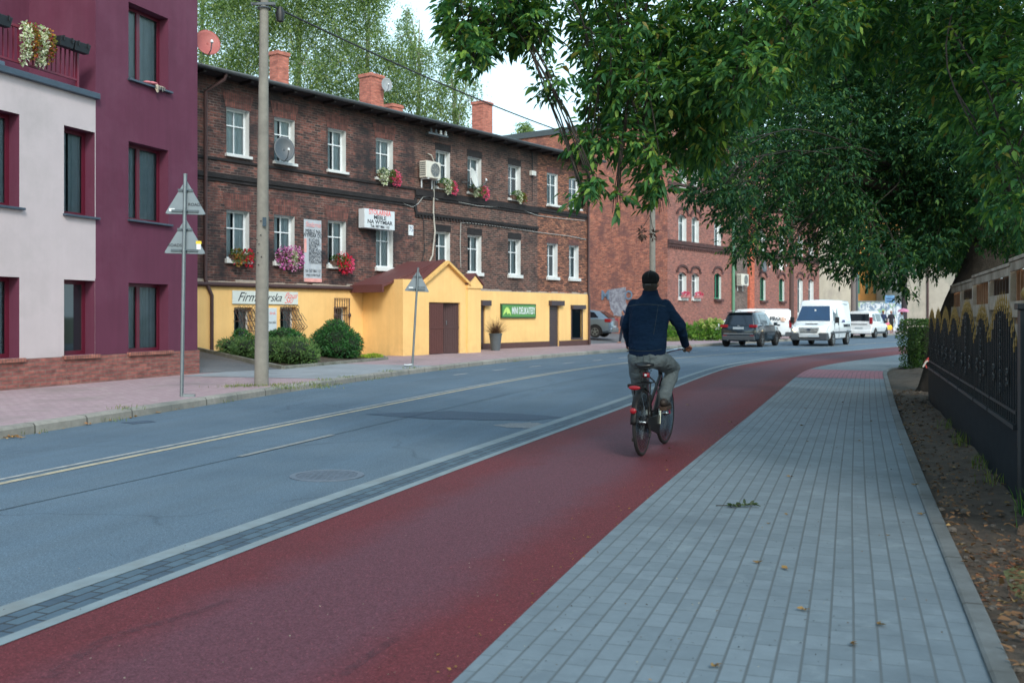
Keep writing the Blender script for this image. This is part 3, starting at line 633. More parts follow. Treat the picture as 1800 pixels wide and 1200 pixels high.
def blob_leaves(name, blobs, n, L, Wd, m, parent=None, spread=1., surf=.6, up=.35):
    P = []; A_ = []
    wts = np.array([b_[1][0]*b_[1][1]*b_[1][2] for b_ in blobs])**(2/3); wts = wts/wts.sum()
    for (c, r), w_ in zip(blobs, wts):
        k = max(4, int(n*w_)); d = nrm(rng.normal(size=(k, 3))); rr = surf+(1-surf)*rng.random((k, 1))
        P.append(np.array(c)+d*rr*np.array(r)); A_.append(d+rng.normal(size=(k, 3))*.55*spread+np.array([0, 0, up]))
    P = np.concatenate(P); A_ = np.concatenate(A_)
    k = len(P); return leaves(name, P, A_, L*(.7+.6*rng.random(k)), Wd*(.7+.6*rng.random(k)), m, parent, Nn=nrm(rng.normal(size=(k, 3))))
for i, (u, lab, m_) in enumerate(((40, 'white green trailing flower garland on the balcony, the left of its two pale ones', 'white'), (53, 'red trailing flower garland on the balcony between the two pale garlands', 'mixed'), (67, 'white green trailing flower garland on the balcony between the two red ones', 'white'), (81, 'reddish trailing flower garland nearest the dark planter boxes', 'mixed'))):
    a = PB.hit(u, 60)[0]; bl_ = [((random.uniform(-.05, .05), -.08-.04*math.sin(k*.5), -.06*k+random.uniform(-.02, .02)), (.10, .08, .07)) for k in range(12 if i % 2 == 0 else 10)]
    o = blob_leaves('flower_garland', bl_, 420, .05, .035, M_fl[m_]); o.location = PB.w(a, 0, zr+.02); o.rotation_euler = (0, 0, PB.rot); tag(o, lab, 'flowers', 'flower garlands hanging on the balcony rail')
t = thing('folded_cloth', 'pink and white cloth left on the outer ledge of the top maroon window', 'cloth', PB.w(*(lambda q: (q, -.0))(PB.hit(268, 150)[0]), W3[2]), PB.rot)
mb = MB()
for k, (dx, w_, c) in enumerate(((-.16, .12, 0), (.0, .14, 0))): mb.ell((dx, -.01, .035+.02*k), (w_, .09, .04), n=14, k=8)
mb.obj('pink_cloth', mat('pink_fabric', (200, 120, 130), .95, var=.2, scale=12, bump=.8, dist=.02), t, smooth=True)
mb = MB(); mb.ell((.22, -.03, .02), (.16, .07, .022)); mb.ell((.05, -.09, -.05), (.06, .02, .09)); mb.obj('pale_cloth', mat('pale_fabric', (200, 185, 165), .95, var=.2, scale=12), t, smooth=True)
mb = MB()
for k in range(5): mb.tube([(-.02+k*.07, -.1, .02), (-.02+k*.07, -.12, -.06-.03*(k % 2))], .012, 6)
mb.obj('fringe', mat('grey_fabric', (110, 110, 108), .95), t)

# ================================================================ satellite dish builder
M_dish = mat('pale_dish', (196, 198, 194), .5, var=.06); M_dishg = mat('grey_dish', (70, 80, 88), .5, var=.08); M_dishr = mat('red_dish', (160, 86, 82), .55, var=.08)
def dish(label, loc, r, m_, face, tilt=20, sx=.88, arm=True, mount=(0, .35, -.15), group='satellite dishes'):
    """face: world heading (deg from +X) the dish looks at"""
    t = thing('satellite_dish', label, 'satellite dish', loc, R(face), group)
    rings = []
    for k in range(7):
        q = k/6; rings.append([(-.22*r*(1-q*q)+.0, r*sx*q*math.cos(a), r*q*math.sin(a)) for a in [2*math.pi*j/28 for j in range(28)]])
    mb = MB(); mb.loft(rings, 0, False); o = mb.obj('reflector', m_, t, smooth=True, fix=False); o.rotation_euler = (0, -R(tilt), 0)
    sd_ = o.modifiers.new('thickness', 'SOLIDIFY'); sd_.thickness = .012
    if arm:
        mb = MB(); mb.tube([(-.05, 0, -r*.95), (r*.9, 0, -r*.75), (r*1.2, 0, -r*.25)], .014, 8); mb.obj('feed_arm', M_metal, t)
        mb = MB(); mb.tube([(r*1.22, 0, -r*.3), (r*1.14, 0, -r*.12)], [.035, .028], 10); mb.obj('receiver', M_white, t)
    mb = MB(); mb.tube([(-.22*r, 0, 0), (-.22*r-.1, 0, -.04), (-.22*r-.1, 0, mount[2]-.1)], .018, 8); mb.tube([(-.22*r-.1, 0, mount[2]), (mount[0]-.22*r-.1-mount[1], 0, mount[2])], .018, 8); mb.obj('mount', M_metal, t)
    return t
HD = Plane(-9.2, 29.3, .743, 1)
dish('red satellite dish above the roof eave beside the maroon wall corner', WP(361, 75, 23.9)+Vector((.06, 0, 0)), .34, M_dishr, -60, 18)
# ================================================================ SOOTY BRICK TERRACE WITH YELLOW GROUND FLOOR
def hr(u, v, off=0): return HD.hit(u, v, off)
LEN = hr(1035, 560)[0]; X0 = -4.5
ht = thing('brick_house', 'long sooty brick house with yellow ground floor and grey sheet roof', 'building', (*HD.o, 0), HD.rot)
cols = [(398, 438), (482, 517.7), (576.3, 608), (661, 690.7), (766, 791), (822, 846), (893.5, 915), (961.5, 980), (1000, 1017)]
ups = [(196, 275), (211, 282), (230, 298), (241, 303), (262, 325), (274, 337), (289, 347), (304, 363), (311, 369)]
los = [(368, 456), (377, 459), (387, 465), (396, 467), (406, 475), (412, 480), (419, 483), (427, 483), (433, 487)]
zt_u = np.median([hr(c[0], v[0])[1] for c, v in zip(cols, ups)]); zb_u = np.median([hr(c[0], v[1])[1] for c, v in zip(cols, ups)])
zt_l = np.median([hr(c[0], v[0])[1] for c, v in zip(cols, los)]); zb_l = np.median([hr(c[0], v[1])[1] for c, v in zip(cols, los)])
print('terrace z', zt_u, zb_u, zt_l, zb_l, 'len', LEN)
ws = []
for c in cols: ws.append((hr(c[0], 400)[0], hr(c[1], 400)[0]))
print([round(a, 2) for a, b_ in ws], [round(b_-a, 2) for a, b_ in ws])
EAVE = 8.62
M_b1 = brick_mat('sooty_brick', (128, 78, 68), (46, 39, 40), (112, 98, 92), bw=.25, bh=.078, ms=.011, soot=(40, 36, 39), soot_rng=(.42, .62), soot2=[(7.7, 8.6, .75), (5.9, 5.0, .0)], wear=(156, 98, 84), var=.45)
M_b2 = brick_mat('brown_brick', (112, 76, 66), (52, 42, 42), (116, 102, 94), bw=.25, bh=.078, ms=.011, soot=(38, 34, 36), soot_rng=(.52, .68), soot2=[(7.3, 8.5, .9)], wear=(150, 96, 80), var=.42)
M_b3 = brick_mat('lighter_brick', (178, 118, 92), (92, 62, 54), (72, 58, 52), bw=.25, bh=.078, ms=.013, soot=(50, 42, 40), soot_rng=(.54, .72), soot2=[(7.8, 8.6, .8)], wear=(190, 136, 106), var=.38)
M_arch = brick_mat('lintel_brick', (122, 74, 66), (84, 54, 52), (84, 70, 66), bw=.25, bh=.075, ms=.010, vertical=True, off=.0, var=.3, wear=(120, 76, 68))
M_band = brick_mat('soot_band', (42, 38, 40), (30, 28, 31), (28, 27, 29), bw=.25, bh=.075, ms=.01, var=.3)
M_ochre = mat('yellow_render', (244, 200, 132), .85, var=.05, scale=1.0, bump=.2, dist=.004, dirt=(228, 180, 112), dirt_amt=.6, streak=.06)
M_basebr = mat('brown_skirting', (82, 58, 56), .8, var=.15)
xA, xB = hr(729, 330)[0], hr(945, 330)[0]
zsw = hr(600, 502)[1]; zs2_ = hr(935, 515)[1]; zyel = (zsw+zs2_)/2; print('yellow top', zsw, zs2_)
def hol(i, row):
    a, b_ = ws[i]; return (a, b_, zb_u, zt_u) if row else (a, b_, zb_l, zt_l)
D_ = .25
for (xa, xb, m_, idx) in ((X0, xA, M_b1, (0, 1, 2, 3)), (xA, xB, M_b2, (4, 5, 6)), (xB, LEN, M_b3, (7, 8))):
    H = [hol(i, r) for i in idx for r in (0, 1)]
    mb = wall(xa, xb, zyel, EAVE, H, 0, D_)
    if xb == LEN: mb.quad((LEN, 0, zyel), (LEN, 9, zyel), (LEN, 9, EAVE), (LEN, 0, EAVE), 0)
    if xa == X0: mb.quad((X0, 0, zyel), (X0, 9, zyel), (X0, 9, EAVE), (X0, 0, EAVE), 0)
    mb.obj('brick_wall', [m_, M_reveal], ht)
# yellow ground floor: openings
def hrect(u0, u1, vt, vb, off=0):
    a, zt = hr(u0, vt, off); b_ = hr(u1, vt, off)[0]; return [a, b_, hr(u0, vb, off)[1], zt]
Yw1 = hrect(409.5, 442, 540, 600); Yw2 = hrect(490.5, 520, 539, 586); Yw3 = hrect(583, 610, 539, 575); Yw3[0] += .05
Yd1 = hrect(842, 851, 533, 616); Yd2 = hrect(964, 981, 533, 611); Yw4 = hrect(1003, 1021, 541, 594)
Yd1[2] = .12; Yd2[2] = .12
yo = -.05
mb = wall(X0, LEN+.05, .0, zyel, [Yw1, Yw2, Yw3, Yd1, Yd2, Yw4], yo, .3)
mb.quad((X0, yo, zyel), (LEN+.05, yo, zyel), (LEN+.05, .02, zyel+.0), (X0, .02, zyel+.0), 0); mb.quad((LEN+.05, yo, 0), (LEN+.05, 9, 0), (LEN+.05, 9, zyel), (LEN+.05, yo, zyel), 0)
mb.obj('yellow_wall', [M_ochre, M_ochre], ht)
M_shb = mat('brown_shutter', (64, 54, 60), .5, var=.08, scale=30)
xP1 = hr(846, 600)[0]
mb = MB()
for a, b_ in ((xP1, Yd2[0]), (Yd2[1], LEN+.06)): mb.box(a, yo-.02, 0, b_, yo-.002, .36)
mb.obj('skirting', M_basebr, ht)
# plaster rim, gutter pipe along the top of the yellow floor (left part) 
xg = hr(620, 502)[0]
mb = MB(); mb.tube([(X0, yo-.07, zyel-.07), (xg, yo-.07, zyel-.07)], .07, 10); mb.obj('ledge_gutter', M_brown, ht, smooth=True)
mb = MB(); x = X0
while x < LEN:
    w_ = random.uniform(.2, .5); mb.box(x, yo+.012, zyel-.01, min(x+w_, LEN), .012, zyel+random.uniform(.02, .09)); x += w_
mb.obj('plaster_edge', mat('rough_plaster', (160, 150, 140), .95, var=.2, scale=10), ht)
# string courses
def zv(u, v): return hr(u, v)[1]
zc1 = (zv(400, 288)+zv(700, 322))/2; zc2 = (zv(400, 317)+zv(700, 352))/2
mb = MB(); mb.box(X0, -.05, zc1-.05, xA, .01, zc1+.03); mb.obj('string_course', M_band, ht)
mb = MB(); mb.box(X0, -.09, zc2-.02, xA, .01, zc2+.12); mb.box(X0, -.05, zc2-.12, xA, .01, zc2-.023)
x = X0
mb.obj('string_course', M_band, ht)
z2a = zv(740, 340); z2b = zv(740, 378)
mb = MB(); mb.box(xA, -.08, z2a-.1, xB-.002, .01, z2a+.14); mb.box(xA+.003, -.04, z2a-.2, xB-.003, .01, z2a-.103); mb.box(xA, -.07, z2b, xB-.002, .01, z2b+.1)
x = xA
while x < xB-.1: mb.box(x, -.06, z2b-.1, x+.09, .01, z2b-.003); x += .18
mb.box(xA-.04, -.03, z2b+.103, xA+.1, .01, z2a-.203); mb.obj('string_course', M_band, ht)
z3 = zv(960, 371)
mb = MB(); mb.box(xB, -.06, z3-.02, LEN-.2, .01, z3+.12); mb.box(xB, -.03, z3-.12, LEN-.2, .01, z3-.023); mb.obj('string_course', M_band, ht)
# lintels above windows
for i in range(4):
    for zt in (zt_u, zt_l):
        a, b_ = ws[i]; mb = MB(); mb.add([(a-.05, -.012, zt+.01), (b_+.05, -.012, zt+.01), (b_+.16, -.012, zt+.5), (a-.16, -.012, zt+.5)], [(0, 1, 2, 3)]); mb.add([(a-.05, -.012, zt+.01), (b_+.05, -.012, zt+.01), (b_+.05, .0, zt+.01), (a-.05, .0, zt+.01)], [(0, 1, 2, 3)]); mb.obj('brick_lintel', M_arch, ht)
for i in range(4, 9):
    for zt in (zt_u, zt_l):
        a, b_ = ws[i]; mb = MB(); mb.box(a-.04, -.010, zt+.01, b_+.04, .0, zt+.27); mb.obj('brick_lintel', M_band if i < 7 else M_arch, ht)
# windows
for i in range(9):
    for r in (0, 1):
        a, b_, z0, z1 = hol(i, r)
        y = .20 if i < 7 or r == 0 else .10
        window(ht, a+.0, b_-.0, z0, z1, y, M_white, M_glass, M_curt if random.random() < .75 else M_curt2, 'cross', .5, sill=M_reveal, fw=.065, gap=random.choice((.0, .06, .12)), tz=.36, sillz=.14 if r == 0 else .09, sillout=.06)
# roof, eave
mb = MB(); ov = -.55; rz = EAVE+.08
mb.add([(X0, ov, rz), (LEN+.35, ov, rz), (LEN+.35, 5., rz+.98), (X0, 5., rz+.98)], [(0, 1, 2, 3)]); mb.add([(X0, 5., rz+.98), (LEN+.35, 5., rz+.98), (LEN+.35, 9.6, rz), (X0, 9.6, rz)], [(0, 1, 2, 3)])
mb.add([(LEN+.3, 0, rz), (LEN+.3, 9, rz), (LEN+.3, 5, rz+.95)], [(0, 1, 2)])
mb.obj('roof', mat('grey_roof_sheet', (96, 108, 118), .5, metal=.2, var=.14, scale=1.5, bump=.1), ht)
mb = MB(); mb.box(X0, ov+.02, EAVE-.02, LEN+.35, .02, EAVE+.05); mb.obj('soffit', mat('dark_soffit', (44, 42, 46), .8), ht)
x = X0
while x < LEN: mb = MB(); mb.box(x, ov+.0, EAVE-.10, x+.1, .01, EAVE-.022); x += .85; mb.obj('rafter_end', mat('dark_timber', (40, 36, 38), .8), ht)
gt = MB(); ring = []
for xx in (X0, LEN+.38): ring.append([(xx, ov-.09+.09*math.cos(a), EAVE+.07+.09*math.sin(a)) for a in [math.pi+math.pi*j/8 for j in range(9)]])
gt.loft(ring, 0, False, False); go = gt.obj('gutter', M_grey, ht, smooth=True); m_ = go.modifiers.new('thickness', 'SOLIDIFY'); m_.thickness = .012
xd1 = hr(358, 300)[0]
mb = MB(); mb.tube([(xd1+.35, ov-.05, EAVE-.02), (xd1+.33, ov-.0, EAVE-.18), (xd1, -.10, EAVE-.55), (xd1, -.08, zyel+.1), (xd1+.02, -.12, zyel-.05), (xd1+.2, yo-.07, zyel-.4), (xd1+.2, yo-.07, .45)], .055, 10); mb.obj('downpipe', M_brown, ht, smooth=True)
xd2 = LEN-.16
mb = MB(); mb.tube([(xd2, ov-.05, EAVE-.02), (xd2, ov, EAVE-.2), (xd2, -.08, EAVE-.6), (xd2, -.08, zyel+.1), (xd2, yo-.08, zyel-.1), (xd2, yo-.08, .15)], .055, 10); mb.obj('downpipe', M_brown, ht, smooth=True)
# chimneys
M_chim = brick_mat('chimney_brick', (186, 112, 94), (168, 98, 84), (150, 110, 98), bw=.25, bh=.075, ms=.009, var=.12, bump=.4, soot=(90, 55, 52), soot_rng=(.66, .8))
for (u0, u1, vt, vb, dep) in ((475, 506, 97, 153, 4.7), (634, 672, 138, 190, 4.7), (675, 706, 189, 212, 6.4), (831, 864, 185, 236, 4.7)):
    a = HD.hit(u0, vt, -dep)[0]; b_, zt = HD.hit(u1, vt, -dep)
    Y = HD.w(b_, dep)[1]; wpx = (u1-u0)/F*Y; s_ = min((b_-a)*.62, wpx*.82); xm = (a+b_)/2
    mb = MB(); mb.box(xm-s_/2, dep-s_*.45, EAVE+.3, xm+s_/2, dep+s_*.45, zt-.14); mb.box(xm-s_/2-.04, dep-s_*.45-.04, zt-.137, xm+s_/2+.04, dep+s_*.45+.04, zt)
    c = mb.obj('chimney', M_chim, ht)
    mb = MB(); mb.box(xm-s_/2-.06, dep-s_*.45-.06, EAVE+.6, xm+s_/2+.06, dep+s_*.45+.06, EAVE+1.12 if dep < 5 else EAVE+.9); mb.obj('flashing', M_grey, c)
# ---- portico: gabled yellow porch with pilasters and brown doors
po = 1.9
p0 = hr(706, 560, po)[0]; p1 = hr(843, 560, po)[0]; g0 = hr(746, 560, po)[0]; g1 = hr(820, 560, po)[0]; gA, zA_ = hr(784, 464, po)
zE = (hr(746, 492, po)[1]+hr(820, 502, po)[1])/2; zP = hr(720, 491, po)[1]
d0 = hr(754, 531, po)[0]; d1, zD = hr(809, 532, po)
print('portico', p0, g0, d0, d1, g1, p1, zE, zA_, zD)
yp = -po
mb = MB()
mb.box(p0, yp-.06, 0, g0, yp+.35, zP)                                                # left pilaster
mb.box(p0, yp+.35, 0, p0+.25, yo, 2.0); mb.prism([(p0, 2.0), (p0, 2.42+.55*(zA_+.06-2.42)/(gA-p0+.55)-.01), (gA, zA_+.05), (p1-.02, zE-.15), (p1-.02, 2.0)], yp+.365, yo)                                            # side wall
mb.box(g1, yp-.06, 0, p1, yp+.35, zE-.06)                                            # right pilaster
mb.box(p1-.2, yp+.35, 0, p1, yo, zE-.1)
mb.box(g1-.03, yp-.10, zE-.16, p1+.05, yp+.36, zE-.04)
mb.prism([(g1-.03, zE-.04), (p1+.05, zE-.04), ((g1+p1)/2, zE+.32)], yp-.08, yp+.3)
mb.prism([(g0, zD), (g1, zD), (g1, zE), (gA, zA_), (g0, zE)], yp, yp+.3)
mb.box(g0, yp, 0, d0, yp+.3, zD); mb.box(d1, yp, 0, g1, yp+.3, zD)
pt = mb.obj('portico', M_ochre, ht)
mb = MB()
for s_, xe in ((-1, g0-.1), (1, g1+.1)):
    ze = zE-.08; mb.prism([(xe, ze), (gA, zA_+.02), (gA, zA_+.12), (xe, ze+.1)], yp-.14, yp+.02)
mb.obj('gable_coping', mat('pale_yellow_trim', (226, 180, 110), .8), pt)
M_roofbr = mat('brown_roof_sheet', (98, 58, 58), .6, var=.1, scale=3)
mb = MB(); mb.prism([(p0-.55, 2.42), (gA, zA_+.06), (gA, zA_+.13), (p0-.55, 2.5)], yp+.36, .0); mb.prism([(gA, zA_+.06), (g1+.1, zE+.03), (g1+.1, zE+.1), (gA, zA_+.13)], yp+.03, .0)
mb.prism([(g0-.12, zE+.03), (gA, zA_+.125), (gA, zA_+.16), (g0-.12, zE+.08)], yp+.03, yp+.36)
for q in ((g1-.06), ): mb.prism([(q, zE-.03), ((q+p1+.1)/2, zE+.34), ((q+p1+.1)/2, zE+.40), (q-.03, zE+.02)], yp-.12, yp+.32); mb.prism([((q+p1+.1)/2, zE+.34), (p1+.12, zE-.05), (p1+.14, zE), ((q+p1+.1)/2, zE+.40)], yp-.12, yp+.32)
mb.box(p0-.58, yp+.34, 2.26, p0-.5, -.0, 2.52); mb.prism([(p0+.3, 2.0), (p0+.3, 2.42+.85*(zA_+.06-2.42)/(gA-p0+.55)-.005), (gA, zA_+.055), (g1, zE-.02), (g1, 2.0)], yp+.303, yp+.36)
mb.obj('porch_roof', M_roofbr, pt)
M_door = mat('brown_timber_door', (86, 48, 43), .55, var=.14, scale=14); M_doord = mat('brown_door_leaf', (76, 54, 54), .55, var=.1, scale=14)
xm = (d0+d1)/2
mb = MB(); mb.box(d0, yp+.5, 0, d1, yp+.52, zD); mb.obj('door_recess', M_dark, pt)
mb = MB(); n = 9
for i in range(n):
    a = d0+(xm-d0)*.96*i/n; mb.box(a+.004, yp+.05, .14, d0+(xm-d0)*.96*(i+1)/n-.004, yp+.09, zD-.02)
mb.box(d0, yp+.035, 1.02, xm-.01, yp+.049, 1.08); lf = mb.obj('door_leaf', M_door, pt)
mb = MB(); n = 7; w_ = (xm-d0)*.80
for i in range(n): mb.box(i*w_/n+.004, 0, .14, (i+1)*w_/n-.004, .04, zD-.02)
mb.box(.0, -.015, 1.02, w_, -.001, 1.08); lf = mb.obj('door_leaf', M_doord, pt); lf.location = (d1, yp+.07, 0); lf.rotation_euler = (0, 0, math.pi+R(-14)); lf.scale = (1, -1, 1)
mb = MB(); mb.tube([(w_-.1, -.05, 1.15), (w_-.1, -.05, 1.3)], .012, 6); mb.obj('handle', M_metal, lf)
# roller shutters, grilles
def rshutter(q, name='roller_shutter'):
    mb = MB(); z = q[2]
    while z < q[3]-.02: mb.box(q[0]+.01, yo+.06, z, q[1]-.01, yo+.09, min(z+.072, q[3])); z += .078
    o = mb.obj(name, M_shb, ht); mb = MB(); mb.box(q[0]-.05, yo-.17, q[3]-.1, q[1]+.22, yo+.04, q[3]+.12); mb.obj('shutter_box', M_shb, o, bevel=.01)
rshutter(Yd1); rshutter(Yd2)
mb = MB(); mb.box(Yw4[0]-.08, yo-.16, Yw4[3]-.06, Yw4[1]+.14, yo+.03, Yw4[3]+.13); bx = mb.obj('shutter_box', M_shb, ht, bevel=.01)
mb = MB(); mb.box(Yw4[0]-.05, yo-.04, Yw4[2]-.07, Yw4[1]+.05, yo+.03, Yw4[2]); mb.box(Yw4[0]-.05, yo-.03, Yw4[2], Yw4[0], yo+.03, Yw4[3]-.07); mb.box(Yw4[1], yo-.03, Yw4[2], Yw4[1]+.05, yo+.03, Yw4[3]-.07)
fw_ = mb.obj('shop_window', M_shb, ht)
m = N('poster_print'); v = m.coord(sc=(3.2, 1, 2.2)); nzc = m.n('ShaderNodeTexNoise'); nzc.inputs['Scale'].default_value = 1.8; nzc.inputs['Detail'].default_value = 3; m.l(v, nzc.inputs[0])
hs = m.n('ShaderNodeHueSaturation'); hs.inputs['Saturation'].default_value = 2.4; hs.inputs['Value'].default_value = .75; m.l(nzc.outputs['Color'], hs.inputs['Color']); m.col(hs.outputs[0])
mb = MB(); mb.box(Yw4[0]+.02, yo+.10, Yw4[2]+.02, Yw4[1]-.02, yo+.12, Yw4[3]-.02); mb.obj('poster', m.m, fw_)
mb = MB(); mb.box(Yw4[0], yo+.05, Yw4[2], Yw4[1], yo+.056, Yw4[3]); mb.obj('pane', M_glass, fw_)
for q in (Yw1, Yw2, Yw3): window(ht, q[0], q[1], q[2]-.0, q[3], yo+.24, M_white, M_glass, M_curt2, 'none', fw=.06, gap=.1)
M_iron = mat('rusty_iron', (74, 58, 56), .7, var=.2, scale=20)
def grille(q, bulge):
    mb = MB(); n = 7
    for i in range(n):
        x = q[0]+.0+(q[1]-q[0])*i/(n-1)
        if bulge: mb.tube([(x, yo-.02, q[3]-.04), (x+.03, yo-.12, q[3]-.25), (x+.06, yo-.3, (q[2]+q[3])/2-.1), (x+.08, yo-.42, q[2]+.22), (x+.05, yo-.2, q[2]+.05)], .011, 5)
        else: mb.tube([(x, yo-.06, q[2]), (x, yo-.06, q[3]+.28)], .011, 5)
    if bulge:
        for k in range(3):
            zz = q[3]-.12-k*.3; yb = yo-.08-k*.12; mb.tube([(q[0]-.02, yo-.01, zz), (q[0]+.01, yb, zz), (q[1]+.03, yb, zz), (q[1]+.04, yo-.01, zz)], .012, 5)
            for i in range(4): mb.torus((q[0]+.12+i*(q[1]-q[0])/4, yb-.02, zz+.1), .06, .008, 'y', 12, 5)
        for j in range(3): mb.tube([(q[0]+.1+j*.3, yo-.1-j*.05, q[3]-.2), (q[0]+.3+j*.25, yo-.34, q[2]+.4)], .008, 5)
    else:
        mb.tube([(q[0]-.03, yo-.06, q[3]+.28), (q[1]+.03, yo-.06, q[3]+.28)], .013, 5); mb.tube([(q[0]-.03, yo-.06, q[3]-.28), (q[1]+.03, yo-.06, q[3]-.28)], .013, 5)
        for xx in (q[0], q[1]): mb.tube([(xx, yo-.06, q[2]), (xx, yo-.06, q[3]+.28)], .02, 5); mb.ell((xx, yo-.08, q[3]-.28), (.06, .04, .08), 8, 6)
    mb.obj('window_grille', M_iron, ht)
grille(Yw1, True); grille(Yw2, True); grille(Yw3, False)

# ---- signs on the house
def on(t, y, z): return HD.w(t, y, z)
q = hrect(533, 564, 384, 494)
t = thing('banner', 'tall grey banner with pink bands listing furniture on the sooty brick', 'banner', on((q[0]+q[1])/2, -.03, 0), HD.rot)
w_ = (q[1]-q[0])/2; zt, zb = q[3]-.02, q[2]-.02; M_ban = mat('banner_cloth', (176, 184, 192), .8, var=.04); hh = zt-zb
mb = MB(); nseg = 14
for i in range(nseg):
    a, c = -w_+2*w_*i/nseg, -w_+2*w_*(i+1)/nseg; mb.quad((a, -.012*math.sin(i*.9), zb), (c, -.012*math.sin((i+1)*.9), zb), (c, -.012*math.sin((i+1)*.7), zt), (a, -.012*math.sin(i*.7), zt))
mb.obj('cloth', M_ban, t, smooth=True)
M_pinkp = mat('pink_print', (222, 160, 155), .8)
mb = MB(); mb.box(-w_, -.022, zb, w_, -.017, zb+.12); mb.box(-w_, -.022, zt-hh*.53, -w_+.10, -.017, zt-hh*.31); mb.obj('printed_band', M_pinkp, t)
ftext('Stolarnia', .24, (0, -.024, zt-hh*.08), mat('pink_letter', (225, 150, 150), .8), t, .80, ext=.001, shear=.3)
for k, s_ in enumerate(('MEBLE NA', 'WYMIAR DO:')): ftext(s_, .19, (0, -.024, zt-hh*(.19+.065*k)), M_letd, t, .78, ext=.001)
for k, s_ in enumerate(('KUCHNI', 'ŁAZIENKI', 'SKLEPU', 'ZABUDOWA', 'PRZEDPOKOJU', 'EKSPOZYCJE', 'TARGOWE')): ftext(s_, .165, (-w_+.2, -.024, zt-hh*(.33+.058*k)), M_letd, t, .72, ext=.001, align='LEFT')
ftext('tel. 507 866 113', .14, (0, -.024, zt-hh*.82), M_letd, t, .72, ext=.001); ftext('www.stolarnia.pl', .12, (0, -.024, zt-hh*.885), M_letd, t, .75, ext=.001)
q = hrect(641, 694, 366, 400, .35)
t = thing('shop_sign', 'white box sign STOLARNIA MEBLE NA WYMIAR above the brick house window', 'sign', on((q[0]+q[1])/2, -.35, 0), HD.rot)
w_ = (q[1]-q[0])/2; zt, zb = q[3], q[2]; mb = MB(); mb.box(-w_, 0, zb, w_, .3, zt); mb.obj('sign_box', mat('white_acrylic', (206, 214, 220), .4, var=.03), t, bevel=.015)
h_ = zt-zb
for s_, sz, f_, m_, sx in (('STOLARNIA', .25, .16, M_letr, .82), ('MEBLE', .19, .42, M_letd, 1.15), ('NA WYMIAR', .19, .66, M_letd, 1.15), ('Tel. 507 866 113', .12, .88, M_letd, 1.15)): ftext(s_, sz, (0, -.004, zt-h_*f_), m_, t, sx, ext=.002, bold=.004)
q = hrect(717.5, 725.5, 395.5, 413.5)
t = thing('house_number_plate', 'small white house number plate reading 75 on the sooty brick', 'number plate', on((q[0]+q[1])/2, -.02, (q[2]+q[3])/2), HD.rot)
w_ = (q[1]-q[0])/2; h_ = (q[3]-q[2])/2; mb = MB(); mb.box(-w_, -.012, -h_, w_, .015, h_); mb.obj('plate', M_white, t); ftext('75', .26, (0, -.014, .03), mat('blue_letter', (50, 70, 120), .7), t, .8, ext=.001)
q = hrect(880, 940.5, 533.5, 559, .08)
t = thing('shop_sign', 'green MINI DELIKATESY sign with a leafy emblem on the yellow wall', 'sign', on((q[0]+q[1])/2, -.13, (q[2]+q[3])/2), HD.rot)
w_ = (q[1]-q[0])/2; h_ = (q[3]-q[2])/2; mb = MB(); mb.box(-w_, 0, -h_, w_, .07, h_); mb.obj('board', mat('dark_green_frame', (30, 72, 44), .5), t)
mb = MB(); mb.box(-w_+.05, -.006, -h_+.05, w_-.05, -.001, h_-.05); mb.obj('panel', mat('green_panel', (78, 140, 70), .4, var=.1, scale=2), t)
ftext('MINI DELIKATESY', .41, (w_*.25, -.01, 0), M_white, t, .52, ext=.002, bold=.008)
mb = MB(); mb.prism([(-w_*.93, -.18), (-w_*.86, .02), (-w_*.76, .14), (-w_*.66, .16), (-w_*.56, .05), (-w_*.5, -.1), (-w_*.47, -.2), (-w_*.6, -.08), (-w_*.68, -.16), (-w_*.72, -.04), (-w_*.8, -.08)], -.012, -.007); mb.obj('emblem', mat('lime', (190, 225, 120), .5), t)
q = hrect(407, 522, 508, 536, .05)
t = thing('shop_sign', 'long white board reading Firma in script on the yellow wall', 'sign', on((q[0]+q[1])/2, -.10, (q[2]+q[3])/2), HD.rot)
w_ = (q[1]-q[0])/2; h_ = (q[3]-q[2])/2-.04; mb = MB(); mb.box(-w_, 0, -h_, w_, .03, h_); mb.obj('board', mat('off_white_board', (206, 214, 210), .6, var=.05), t)
ftext('Firma', .40, (-w_*.87, -.004, 0), M_letd, t, .95, shear=.5, align='LEFT', ext=.002); ftext('derska', .36, (w_*.46, -.004, 0), M_letd, t, .95, shear=.5, align='RIGHT', ext=.002)
ftext('Pous', .26, (w_*.75, -.004, h_*.35), M_letr, t, 1, shear=.6, ext=.002); ftext('Ski', .28, (w_*.68, -.004, -h_*.4), M_letr, t, 1, shear=.6, ext=.002)
q = hrect(470, 484.5, 541, 582, .04)
t = thing('notice_board', 'white notice board with faint text between the two barred yellow wall windows', 'notice', on((q[0]+q[1])/2, -.09, (q[2]+q[3])/2), HD.rot)
w_ = (q[1]-q[0])/2; h_ = (q[3]-q[2])/2; mb = MB(); mb.box(-w_-.3, 0, -h_, w_, .03, h_); mb.obj('board', mat('notice_white', (196, 208, 216), .6, var=.04), t)
ftext('druk', .13, (0, -.004, h_*.55), M_letr, t, 1, ext=.001); ftext('teczki', .12, (0, -.004, -h_*.25), M_letd, t, 1, ext=.001)

